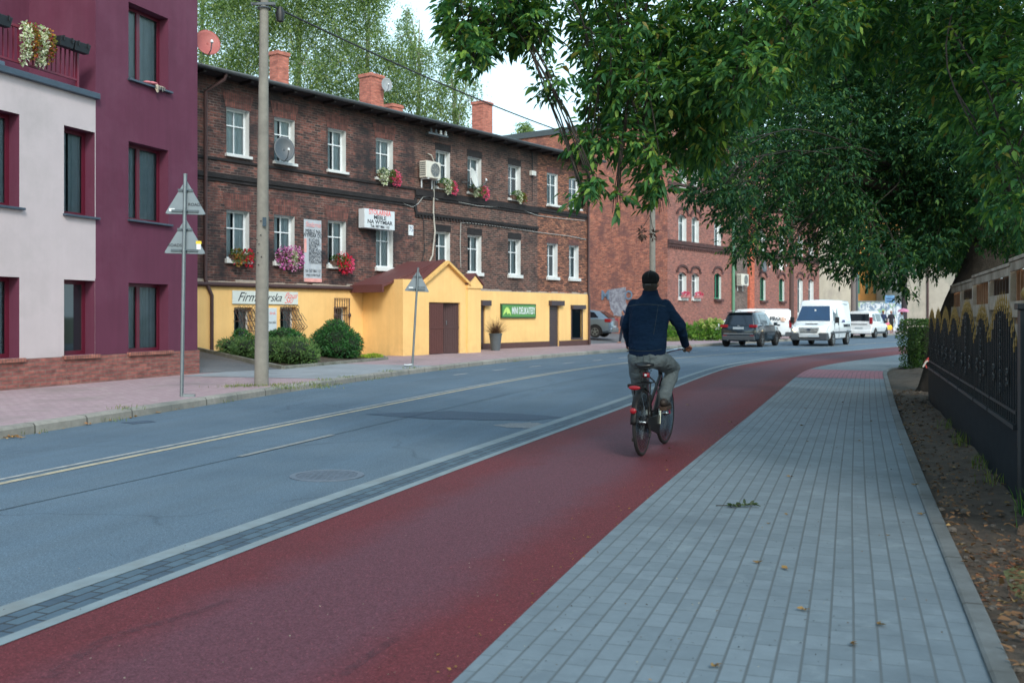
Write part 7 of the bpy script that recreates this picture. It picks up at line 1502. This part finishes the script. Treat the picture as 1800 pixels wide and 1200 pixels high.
UPA = [(6, 19, 7, 3., 3., 1.6), (10, 19, 8, 3.5, 3.2, 2), (13, 18, 6.5, 3, 3, 2)]
tA = thing('maple_tree', 'dark roadside maple with thick leaning trunk behind the far end of the black fence', 'tree', (8.25, 19.0, 0)); loc = np.array([8.25, 19.0, 0])
na = [(c-loc, r) for c, r in blobs_px(NA)]; ua = [(np.array(q[:3])-loc, np.array(q[3:])) for q in UPA]
mb = MB(); rings = []
for z, x, r_ in ((-.1, -.02, .50), (.12, .0, .41), (.45, .02, .35), (1.0, .1, .33), (1.8, .4, .34), (2.5, .72, .36), (3.2, 1.0, .30)):
    rings.append([(x+r_*(1+.12*math.sin(3*a+z)+.06*math.sin(7*a+2*z))*math.cos(a), r_*(1+.1*math.cos(4*a+z))*math.sin(a), z) for a in [2*math.pi*k/20 for k in range(20)]])
mb.loft(rings); mb.obj('trunk', M_bark, tA, smooth=True, ang=180)
topA = [(.9, 0, 2.9), (.2, -.4, 4.0), (1.6, 0, 4.2), (-1.2, -.6, 4.2), (-2.2, -1., 4.0), (1., .6, 5)]
mb = MB()
for e in topA[1:]: mb.tube([topA[0], tuple((Vector(topA[0])+Vector(e))/2+Vector((0, 0, .2))), e], [.2, .14, .08], 8)
mb.obj('limb', M_bark, tA, smooth=True, ang=180)
limbs('branches', topA, na+ua, M_twig, tA, .014, 5)
twigs('crown', na, 620, .084, .035, LM2, tA, 7, origin=(1, 0, 3)); twigs('crown', ua, 90, .16, .07, LM2, tA, 7)
# trees farther right closing off the view
for k_, (x, y, lab, NBk) in enumerate(((15.5, 31, 'dark tree behind the roadside maple, filling the gap above the hedge', [(1330, 170, 30, 90, 80, 2.2), (1450, 180, 30, 120, 110, 3), (1570, 180, 31, 120, 120, 3), (1500, 300, 32, 110, 90, 2.8), (1620, 300, 31, 110, 90, 3), (1400, 80, 30, 130, 90, 3), (1560, 60, 30, 150, 90, 3)]),
                                       (18, 29, 'dark tree rising beyond the wooden fence at the right edge', [(1700, 300, 30, 120, 110, 3), (1760, 180, 29, 120, 120, 3), (1780, 360, 28, 110, 70, 2.4), (1700, 400, 29, 80, 40, 2), (1700, 70, 30, 150, 90, 3), (1660, 440, 29, 50, 30, 1.5)]))):
    t = thing('maple_tree', lab, 'tree', (x, y, 0)); loc = np.array([x, y, 0]); nbk = [(c-loc, r) for c, r in blobs_px(NBk)]
    mb = MB(); mb.tube([(0, 0, -.1), (0, 0, .5), (.1, 0, 3), (.2, 0, 5), (0, 0, 8)], [.45, .32, .28, .2, .1], 12); mb.obj('trunk', M_bark, t, smooth=True); limbs('branches', [(0, 0, 3), (.2, 0, 5), (0, 0, 7)], nbk, M_twig, t, .03, 3)
    twigs('crown', nbk, 120, .19, .095, LM3, t, 7)
# birches behind the terrace
M_birch = mat('birch_bark', (172, 172, 164), .85, var=.1, scale=4, dirt=(60, 60, 58), dirt_amt=.9); 
LB = leaf_mat('birch_leaf', [(0, (76, 102, 74)), (.35, (100, 128, 86)), (.75, (128, 152, 98)), (1, (156, 170, 112))], .5, .45)
def birch(label, x, y, h, masses, dens=1., group='birches behind the brick house', Lf=.105):
    t = thing('birch_tree', label, 'tree', (x, y, .3), 0, group)
    mb = MB(); mb.tube([(0, 0, -.4), (.05, 0, h*.2), (-.1, .1, h*.5), (.1, 0, h*.8), (.1, 0, h*.97)], [.26, .22, .17, .09, .03], 10); mb.obj('trunk', M_birch, t, smooth=True)
    bl_ = [(np.array(WP(u, v, Y))-np.array([x, y, .3]), np.array([ru/F*Y, rd, rv/F*Y])) for u, v, Y, ru, rv, rd in masses]
    mb = MB()
    for c, r in bl_:
        z0 = float(np.clip(c[2]-2., 2, h*.85)); mb.tube([tuple(p) for p in cr([(0, 0, z0), tuple(np.array([c[0]*.5, c[1]*.5, z0+(c[2]-z0)*.7+.4])), tuple(c+np.array([0, 0, r[2]*.6]))], 5)], [.06-.045*k/10 for k in range(11)], 6)
        for _ in range(6):
            q = c+inball(1)[0]*r; mb.tube([tuple(c+np.array([0, 0, r[2]*.3])), tuple((c+q)/2+np.array([0, 0, .2])), tuple(q)], [.03, .02, .008], 5)
    mb.obj('branches', M_birch, t, smooth=True, ang=180)
    P = []; A_ = []
    for c, r in bl_:
        k = int(dens*120*(r[0]*r[1]*r[2])**(2/3)); s = c+inball(k)*r*np.array([1, 1, .95]); ln = .4+1.1*rng.random(k); off = rng.normal(size=(k, 2))*.3; m_ = 13
        for j in range(m_):
            f = j/m_; P.append(np.stack([s[:, 0]+off[:, 0]*f*f+rng.normal(size=k)*.15, s[:, 1]+off[:, 1]*f*f+rng.normal(size=k)*.15, s[:, 2]+.25-ln*f], axis=1)); A_.append(np.stack([rng.normal(size=k)*.6, rng.normal(size=k)*.6, -.7+rng.normal(size=k)*.35], axis=1))
    P = np.concatenate(P); A_ = np.concatenate(A_); k = len(P); q = .7+.6*rng.random(k)
    leaves('crown', P, A_, Lf*q, Lf*.62*q, LB, t, Nn=nrm(rng.normal(size=(k, 3)))); return t
birch('bushy birch at the left beside the red dish, behind the near end of the roof', -17.5, 56, 24, [(375, 150, 54, 60, 60, 2.2), (400, 60, 54, 70, 70, 2.5), (370, -30, 54, 90, 60, 2.6), (440, 10, 55, 60, 60, 2.4), (440, 110, 55, 40, 50, 2)])
birch('birch with leaning white stems just right of the near pole', -12, 56, 24, [(500, 60, 55, 50, 70, 2.4), (520, 0, 55, 70, 60, 2.6), (545, 130, 54, 42, 45, 1.9), (585, 50, 55, 50, 60, 2.2), (600, 120, 55, 50, 50, 2), (580, -30, 55, 90, 50, 2.4)])
birch('tall birch whose crown leaves the frame left of the second chimney', -8.3, 57, 23, [(640, 20, 56, 40, 50, 2.), (650, 90, 56, 45, 45, 2), (610, 165, 56, 45, 22, 1.8), (690, 130, 56, 32, 55, 1.8), (660, -20, 56, 34, 30, 1.6), (665, 175, 56, 30, 22, 1.5)], .95)
birch('birch with drooping strands behind the second chimney', -5.5, 58, 19, [(715, 75, 57, 24, 50, 1.6), (735, 110, 57, 30, 50, 1.7), (716, 28, 57, 7, 18, .5), (745, 170, 57, 40, 34, 1.8), (700, 170, 57, 30, 32, 1.5)], .85)
birch('birch whose strands thin out against the sky left of the last chimney', -3.4, 58, 17, [(785, 95, 57, 20, 48, 1.5), (795, 160, 57, 30, 45, 1.6), (770, 200, 57, 40, 22, 1.5), (808, 198, 57, 14, 26, 1.), (835, 150, 57, 18, 12, .7), (830, 178, 57, 12, 5, .5)], .8)
bt = birch('small distant bluish birch showing over the far end of the grey roof', 1.7, 118, 24, [(923, 232, 118, 15, 22, 1.6)], .5, Lf=.24)

# ================================================================ SHRUBS, HEDGE, PLANTS
LH = leaf_mat('hedge_leaf', [(0, (44, 74, 40)), (.5, (64, 98, 48)), (1, (92, 124, 58))], .4, .3); LJ = leaf_mat('juniper_needles', [(0, (56, 88, 54)), (.5, (80, 114, 68)), (1, (112, 142, 86))], .6, .25); LP_ = leaf_mat('pine_needles', [(0, (34, 74, 46)), (.5, (52, 102, 60)), (1, (78, 130, 72))], .5, .25)
h = thing('hedge', 'clipped green box hedge behind the far end of the black fence', 'hedge', (10.95, 26.75, 0), 0)
k = 11000; P = rng.random((k, 3))*np.array([3.0, 1.5, 1.36]); f = rng.integers(0, 5, k); sh = rng.random(k)**2*.16
P[f == 0, 1] = sh[f == 0]; P[f == 1, 0] = sh[f == 1]; P[f == 2, 2] = 1.36-sh[f == 2]; P[f == 3, 1] = 1.5-sh[f == 3]; 
P[:, 0] += .06*np.sin(P[:, 2]*5); P[:, 1] += .05*np.sin(P[:, 0]*4+P[:, 2]*3); A_ = rng.normal(size=(k, 3))*.7+np.array([-.2, -.4, .4])
leaves('foliage', P, A_, .055*(.7+.6*rng.random(k)), .034, LH, h, Nn=nrm(rng.normal(size=(k, 3))))
mb = MB()
for i in range(14): x = .15+i*.2; mb.tube([(x, .75, -.05), (x+.05, .7, .5), (x-.03, .75, 1.15)], [.018, .014, .006], 5)
mb.obj('stems', M_twig, h)
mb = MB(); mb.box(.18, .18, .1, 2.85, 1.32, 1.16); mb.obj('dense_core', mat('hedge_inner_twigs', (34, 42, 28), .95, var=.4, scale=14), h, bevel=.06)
def shrub(name, label, x, y, z, blobs, n, L, Wd, m_, up=.5, cat='shrub', core=None, group=None):
    t = thing(name, label, cat, (x, y, z), 0, group); blob_leaves('foliage', blobs, n, L, Wd, m_, t, up=up, surf=.72)
    mb = MB()
    for c, r in blobs: mb.tube([(c[0]*.3, c[1]*.3, -.05), (c[0]*.7, c[1]*.7, c[2]*.5), tuple(c)], [.03, .02, .01], 6)
    mb.obj('stems', M_twig, t)
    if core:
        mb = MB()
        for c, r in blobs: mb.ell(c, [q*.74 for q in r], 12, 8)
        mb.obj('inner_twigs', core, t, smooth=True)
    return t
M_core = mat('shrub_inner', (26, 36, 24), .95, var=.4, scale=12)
def PX(u, v, Y): p = WP(u, v, Y); return p
def sb_(x, y, z, L): return [((PX(u, v, Y).x-x, PX(u, v, Y).y-y, PX(u, v, Y).z-z), (ru/F*Y, rd, rv/F*Y)) for u, v, Y, ru, rv, rd in L]
x, y, z = -6.4, 27.2, .2
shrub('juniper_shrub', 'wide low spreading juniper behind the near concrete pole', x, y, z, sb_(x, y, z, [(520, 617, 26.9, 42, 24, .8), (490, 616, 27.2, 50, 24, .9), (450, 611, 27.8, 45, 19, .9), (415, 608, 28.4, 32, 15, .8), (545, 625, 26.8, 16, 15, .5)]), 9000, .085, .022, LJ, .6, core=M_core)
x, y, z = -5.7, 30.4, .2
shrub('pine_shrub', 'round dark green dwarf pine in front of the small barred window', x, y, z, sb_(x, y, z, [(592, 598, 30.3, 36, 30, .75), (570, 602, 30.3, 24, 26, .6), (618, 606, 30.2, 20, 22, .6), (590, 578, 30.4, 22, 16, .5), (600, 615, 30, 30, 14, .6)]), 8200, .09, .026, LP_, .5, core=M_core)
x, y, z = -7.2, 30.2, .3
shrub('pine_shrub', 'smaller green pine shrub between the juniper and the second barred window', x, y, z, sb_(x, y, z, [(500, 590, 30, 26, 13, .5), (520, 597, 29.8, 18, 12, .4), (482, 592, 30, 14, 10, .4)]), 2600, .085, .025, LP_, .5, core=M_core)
x, y, z = -8.2, 30.0, .45
shrub('small_shrub', 'sparse little dark shrub under the first barred window', x, y, z, sb_(x, y, z, [(424, 588, 30, 14, 9, .3), (436, 592, 29.8, 9, 6, .25)]), 420, .08, .035, LP_, .5)
x, y, z = -4.7, 31.3, .16
shrub('low_plant', 'low yellow-green ground plant at the end of the shrub bed', x, y, z, sb_(x, y, z, [(657, 627, 31.2, 16, 5, .35), (640, 629, 31, 12, 4, .3)]), 900, .06, .03, leaf_mat('lime_leaf', [(0, (110, 140, 50)), (1, (160, 180, 70))], .5, .3), .6)
# pot with dark ornamental grass
x, y = G(871, 616, .12); t = thing('potted_grass', 'tall grey pot of purple-brown ornamental grass by the yellow wall', 'potted plant', (x, y, .122))
mb = MB(); mb.lathe([(0, 0), (.17, 0), (.25, .62), (.27, .62), (.27, .67), (.23, .67), (.23, .60), (0, .58)], n=20); mb.obj('pot', mat('slate_pot', (86, 94, 100), .6, var=.1), t, smooth=True)
k = 420; a = rng.random(k)*2*math.pi; rr2 = rng.random(k)*.12; tilt = .15+rng.random(k)**.8*.95; V_ = []; F_ = []
for i in range(k):
    ca, sa = math.cos(a[i]), math.sin(a[i]); ln = .55+.35*random.random(); px, py, pz = rr2[i]*ca, rr2[i]*sa, .58; w_ = .006; b0 = len(V_)
    for j in range(5):
        f = j/4; r_ = ln*(math.sin(tilt[i])*f+.25*f*f*tilt[i]); hz = ln*(math.cos(tilt[i]*.8)*f-.40*f*f*tilt[i]); ww = w_*(1-f*.85); V_ += [(px+ca*r_-sa*ww, py+sa*r_+ca*ww, pz+hz), (px+ca*r_+sa*ww, py+sa*r_-ca*ww, pz+hz)]
    for j in range(4): F_.append((b0+2*j, b0+2*j+1, b0+2*j+3, b0+2*j+2))
raw_mesh('blades', V_, F_, leaf_mat('purple_grass', [(0, (74, 50, 46)), (.6, (104, 74, 62)), (1, (130, 104, 84))], .6, .3), t)
# plants in front of the red tenement
LHy = leaf_mat('bright_leaf', [(0, (70, 116, 54)), (.5, (100, 146, 66)), (1, (140, 176, 80))], .5, .35); LHf = leaf_mat('lime_blossom', [(0, (170, 186, 96)), (1, (205, 210, 150))], .6, .3)
for i, (u, Y, h_, lab) in enumerate(((1184, 55.5, 34, 'leafy green plant in the flower bed nearest the cyclist'), (1205, 55.5, 30, 'leafy green plant in the bed second from the cyclist'), (1226, 55, 34, 'leafy green plant in the bed third from the cyclist'), (1243, 55, 38, 'hydrangea with lime blossoms in the bed, the left of the pair'), (1259, 54.6, 40, 'hydrangea with lime blossoms nearest the dark crossover'))):
    p = WP(u, 598, Y); hh = h_/F*Y*.5; t = thing('hydrangea' if i > 2 else 'garden_plant', lab, 'plant', (p.x, p.y, .12), 0, 'plants in the bed by the red tenement')
    blob_leaves('foliage', [((0, 0, hh*.95), (.42, .4, hh*.95)), ((.1, -.1, hh*.5), (.45, .4, hh*.5))], 620, .22 if i < 3 else .13, .05 if i < 3 else .08, LHy, t, up=.9)
    mb = MB()
    for k in range(6): mb.tube([(.1*math.cos(k), .1*math.sin(k), -.05), (.25*math.cos(k), .25*math.sin(k), hh*1.4)], [.012, .006], 5)
    mb.obj('stems', mat('green_stem', (70, 100, 50), .7), t)
    if i > 2: blob_leaves('blossoms', [((.33*math.cos(k*1.3), .3*math.sin(k*1.3)-.1, hh*(1.2+.7*((k*37) % 10)/10)), (.12, .12, .10)) for k in range(8)], 520, .06, .06, LHf, t)
pv = MB(); pv.add([(3.9, 47.8, .135), (9.4, 53.4, .135), (9.6, 56.6, .15), (7, 57.5, .15), (5, 52.5, .15)][1:4]+[(7.2, 52.2, .135)], [(0, 1, 2, 3)]); o = pv.obj('grass_verge', M_grass_ground); o['kind'] = 'structure'
def tufts(name, spots, n, h_, m_, label, spread=.12):
    V_ = []; F_ = []
    for (sx, sy, sz) in spots:
        for _ in range(n):
            a = random.random()*6.28; px, py = sx+random.gauss(0, spread), sy+random.gauss(0, spread); ln = h_*(.5+random.random()); lx, ly = math.cos(a)*ln*.5*random.random(), math.sin(a)*ln*.5*random.random(); b0 = len(V_); w_ = .004
            V_ += [(px-w_*math.sin(a), py+w_*math.cos(a), sz), (px+w_*math.sin(a), py-w_*math.cos(a), sz), (px+lx*.5+w_*.7, py+ly*.5, sz+ln*.6), (px+lx*.5-w_*.7, py+ly*.5, sz+ln*.6)]; F_.append((b0, b0+1, b0+2, b0+3))
            V_ += [(px+lx, py+ly, sz+ln*.9), (px+lx+.001, py+ly, sz+ln*.9)]; F_.append((b0+3, b0+2, b0+5, b0+4))
    o = raw_mesh(name, V_, F_, m_); o['kind'] = 'stuff'; o['label'] = label; return o
LG = leaf_mat('grass_blade', [(0, (70, 92, 44)), (.6, (100, 122, 58)), (1, (150, 150, 90))], .6, .3)
kk = offset(KL, .02); S = []
for i in range(len(kk)):
    if 10 < kk[i][1] < 32 and random.random() < (.75 if 18 < kk[i][1] < 24 else .22): S.append((kk[i][0]-.19*random.random(), kk[i][1], .125 if random.random() < .6 else 0))
tufts('grass_weeds', S, 40, .05, LG, 'small weeds growing in the kerb joints')
tufts('grass_weeds', [(G(u, v, .12)[0], G(u, v, .12)[1], .125) for u, v in ((405, 681), (425, 679), (440, 679), (478, 678), (505, 684), (560, 678), (565, 682))], 70, .045, LG, 'weeds round the foot of the concrete pole', .16)
Sg = []
for _ in range(120): a = random.random(); Sg.append((9.4*(1-a)+9.2*a+random.uniform(-2.2, .0), 53.2+random.random()*3, .14))
tufts('grass', Sg, 26, .16, LG, 'rough grass verge before the red tenement', .25)
tufts('grass_weeds', [(3.72, 6.9, .03), (3.66, 6.75, .02), (3.78, 7.1, .03), (3.6, 6.6, .0)], 90, .16, LHy, 'green weed clump at the foot of the fence post', .07)
tufts('grass_weeds', [(3.95+.345*(yq-7.78)-.1, yq, .03) for yq in (8.4, 9.3, 10.9, 11.2, 12.6)], 22, .12, LG, 'thin weeds along the fence foot', .06)
# leaf litter, stones
def litter(name, n, region, sz, cols, label, zf):
    P = np.array([region() for _ in range(n)]); k = n; A_ = np.stack([rng.normal(size=k), rng.normal(size=k), rng.normal(size=k)*.15], axis=1)
    o = leaves(name, P+np.array([0, 0, zf]), A_, sz*(.5+rng.random(k)), sz*.55*(.6+.8*rng.random(k)), leaf_mat(name+'_m', cols, .8, .1), None, Nn=nrm(rng.normal(size=(k, 3))*.25+np.array([0, 0, 1.])), fold=.35, droop=-.1); o['kind'] = 'stuff'; o['label'] = label; return o
def reg_dirt():
    y = 4.0+random.random()**1.3*15; x0 = np.interp(y, SR[:, 1], SR[:, 0])+.12; x1 = 3.96+.345*(y-7.78)-.02; f = random.random(); f = f*f if random.random() < .45 else f
    return (x0+(x1-x0)*f, y, .025)
litter('leaf_litter', 900, reg_dirt, .045, [(0, (92, 66, 46)), (.5, (116, 86, 60)), (.85, (80, 62, 48)), (1, (150, 124, 84))], 'brown leaf litter on the soil strip beside the black fence', .02)
def reg_pile(): y = random.gauss(5.2, .6); x = 3.0+(y-5.35)*.345+random.gauss(0, .3)*random.random()**.3; return (max(x, np.interp(y, SR[:, 1], SR[:, 0])+.13), y, .0)
litter('leaf_litter', 1500, reg_pile, .036, [(0, (88, 54, 38)), (.4, (112, 70, 46)), (.75, (64, 46, 36)), (.93, (96, 74, 54)), (1, (140, 112, 78))], 'rusty pile of dead leaves low at the right frame edge', .01)
def reg_edge():
    y = 4+random.random()**1.2*22; i = int(np.argmin(np.abs(RR[:, 1]-y))); return (RR[i][0]-abs(random.gauss(0, .10)), RR[i][1]+random.uniform(-.2, .2), .012)
litter('leaf_crumbs', 220, reg_edge, .016, [(0, (120, 90, 50)), (.5, (160, 120, 60)), (1, (90, 60, 44))], 'leaf crumbs gathered along the edge of the red path', .004)
def reg_kerb():
    i = random.choice([k for k in range(len(KL)) if 10 < KL[k][1] < 16]); return (KL[i][0]+abs(random.gauss(0, .05))+.02, KL[i][1]+random.uniform(-.2, .2), .004) if random.random() < .3 else (*G(random.gauss(20, 14), random.gauss(768, 2.)), .005)
litter('leaf_litter', 90, reg_kerb, .05, [(0, (150, 100, 60)), (1, (190, 150, 90))], 'dry leaves in the gutter of the far kerb', .01)
def reg_spk():
    u, v = random.uniform(0, 1500), 640+560*random.random()**.6; x, y = G(u, v); return (x, y, .012)
litter('grit', 700, reg_spk, .009, [(0, (40, 36, 34)), (.7, (60, 50, 44)), (1, (170, 165, 150))], 'specks of grit scattered over the red path and road', .008)
def reg_sw():
    i = random.choice([k for k in range(len(SR)) if 3.5 < SR[k][1] < 22]); j = resample_pair(SR[i:i+1], RR)[0]; t = random.random(); t = t**2 if random.random() < .4 else t; return (SR[i][0]*(1-t)+j[0]*t, SR[i][1]*(1-t)+j[1]*t, .018)
litter('grit', 260, reg_sw, .012, [(0, (60, 50, 40)), (.7, (110, 84, 56)), (1, (150, 120, 80))], 'specks and leaf bits on the grey paving', .008)
fl0 = None; FLV = []
lp = [(1285, 742), (1400, 690), (1443, 697), (1493, 685), (1416, 718), (1480, 707), (1407, 748), (1418, 776), (1512, 775), (1530, 740), (1583, 782), (1607, 853), (1620, 905), (1385, 904), (1560, 941), (1350, 920), (1331, 990), (1543, 1098), (1415, 1071), (1385, 1000), (1495, 1131), (1210, 712), (1175, 788), (1256, 1169), (1390, 838)]
lcols = [(0, (110, 84, 52)), (.5, (138, 112, 70)), (1, (96, 70, 46))]
for i, (u, v) in enumerate(lp):
    x, y = G(u, v, .02); k = 3
    if fl0 is None:
        A_ = np.array([[1, .2, .1], [.6, 1, .05], [-.4, .9, .12]]); fl0 = leaves('fallen_leaf', np.zeros((3, 3))+np.array([0, 0, .008]), A_, np.array([.07, .06, .05]), np.array([.036, .03, .03]), leaf_mat('fallen_leaf_m', lcols, .8, .1), None, fold=.3, droop=-.12); o = fl0
    else: o = fl0.copy(); COL.objects.link(o)
    o.location = (x, y, .018); o.rotation_euler = (0, 0, random.random()*6.28); s_ = random.uniform(.35, .75); o.scale = (s_, s_, s_); o['uv'] = float(v); FLV.append(o)
ORD = 'nearest second third fourth fifth sixth seventh eighth ninth tenth eleventh twelfth thirteenth fourteenth fifteenth sixteenth seventeenth eighteenth nineteenth twentieth twenty-first twenty-second twenty-third twenty-fourth twenty-fifth'.split()
def onred(o): q = o.location; j = int(np.argmin(np.abs(RR[:, 1]-q.y))); return q.x < RR[j][0]
for nm, L_q in (('red path', [o for o in FLV if onred(o)]), ('grey paving', [o for o in FLV if not onred(o)])):
    for i, o in enumerate(sorted(L_q, key=lambda q: q.location.y)): del o['uv']; tag(o, f'small dry yellow-brown leaf on the {nm}, {ORD[i]} '+('to' if i == 0 else 'counting from')+' the camera', 'leaf', 'fallen leaves on the paving')
x, y = G(1296, 890, .02); sp = thing('leafy_twig', 'small green leafy twig lying on the grey paving', 'twig', (x, y, .017), R(5))
mb = MB(); mb.tube([(-.16, .02, .01), (-.06, .0, .015), (.06, -.005, .02), (.14, .0, .012)], [.004, .004, .003, .002], 5); mb.obj('stem', M_twig, sp)
P = np.array([(random.uniform(-.07, .14), random.uniform(-.025, .025), .015) for _ in range(26)]); A_ = rng.normal(size=(26, 3))*np.array([1, 1, .3])+np.array([0, 0, .15]); leaves('leaves', P, A_, .055, .026, leaf_mat('green_twig_leaf', [(0, (44, 62, 44)), (1, (74, 92, 58))], .6, .2), sp, fold=.3)
M_stone = mat('rubble_stone', (88, 82, 76), .9, var=.3, scale=9, bump=.9, dist=.02); M_stone2 = mat('tan_stone', (128, 100, 78), .9, var=.25, scale=9, bump=.9, dist=.02)
def stone(r_, m_):
    mb = MB(); mb.ell((0, 0, r_*.3), (r_, r_*.8, r_*.55), 10, 7); V = []
    for p in mb.v: q = 1+.28*math.sin(p[0]*60+p[1]*33)*math.cos(p[2]*50+p[1]*21); V.append((p[0]*q, p[1]*q, p[2]*q))
    mb.v = V; return mb.obj('stone', m_, None, smooth=True, ang=28)
st0 = stone(.085, M_stone2); st0.location = (3.42, 6.55, .0); tag(st0, 'largest tan stone on the soil strip beside the paving edge', 'stone')
s1 = stone(.05, M_stone); 
mbS = MB()
for i in range(150):
    x, y, z = reg_dirt(); r_ = random.uniform(.008, .035)*(1.4 if random.random() < .12 else 1); c0 = len(mbS.v); mbS.ell((x, y, .018+r_*.2), (r_, r_*random.uniform(.6, 1), r_*.6), 7, 5)
o = mbS.obj('rubble', M_stone); o['kind'] = 'stuff'; o['label'] = 'small stones and clods scattered over the soil strip'
for i, (x, y, s_) in enumerate(((3.75, 6.2, 1.3), (3.35, 6.05, 1.), (3.62, 5.9, .9), (3.3, 7.4, .7))):
    o = s1 if i == 0 else s1.copy()
    if i: COL.objects.link(o)
    o.location = (x, y, .01); o.rotation_euler = (0, 0, i*1.7); o.scale = (s_, s_, s_); tag(o, ('largest grey stone on the soil near the fence post', 'second largest grey stone on the soil near the post, left of the largest', 'medium grey stone lowest on the soil near the fence post', 'smallest grey stone on the soil, farthest along the paving edge')[i], 'stone', 'grey stones by the fence post')
t = thing('barrier_tape', 'knot of red and white barrier tape tied on the leaning tree trunk', 'tape', (7.93, 18.85, .62))
mb = MB(); mb.tube([(-.02, -.06, .0), (-.09, -.1, .05), (-.16, -.1, -.04), (-.12, -.1, -.14)], .014, 5); mb.box(-.1, -.12, -.02, .06, -.10, .03); mb.obj('red_tape', mat('red_tape', (190, 70, 66), .6), t); mb = MB(); mb.tube([(-.03, -.08, .02), (-.14, -.12, -.02), (-.20, -.12, -.12)], .016, 5); mb.obj('white_tape', mat('white_tape', (200, 196, 190), .6), t)
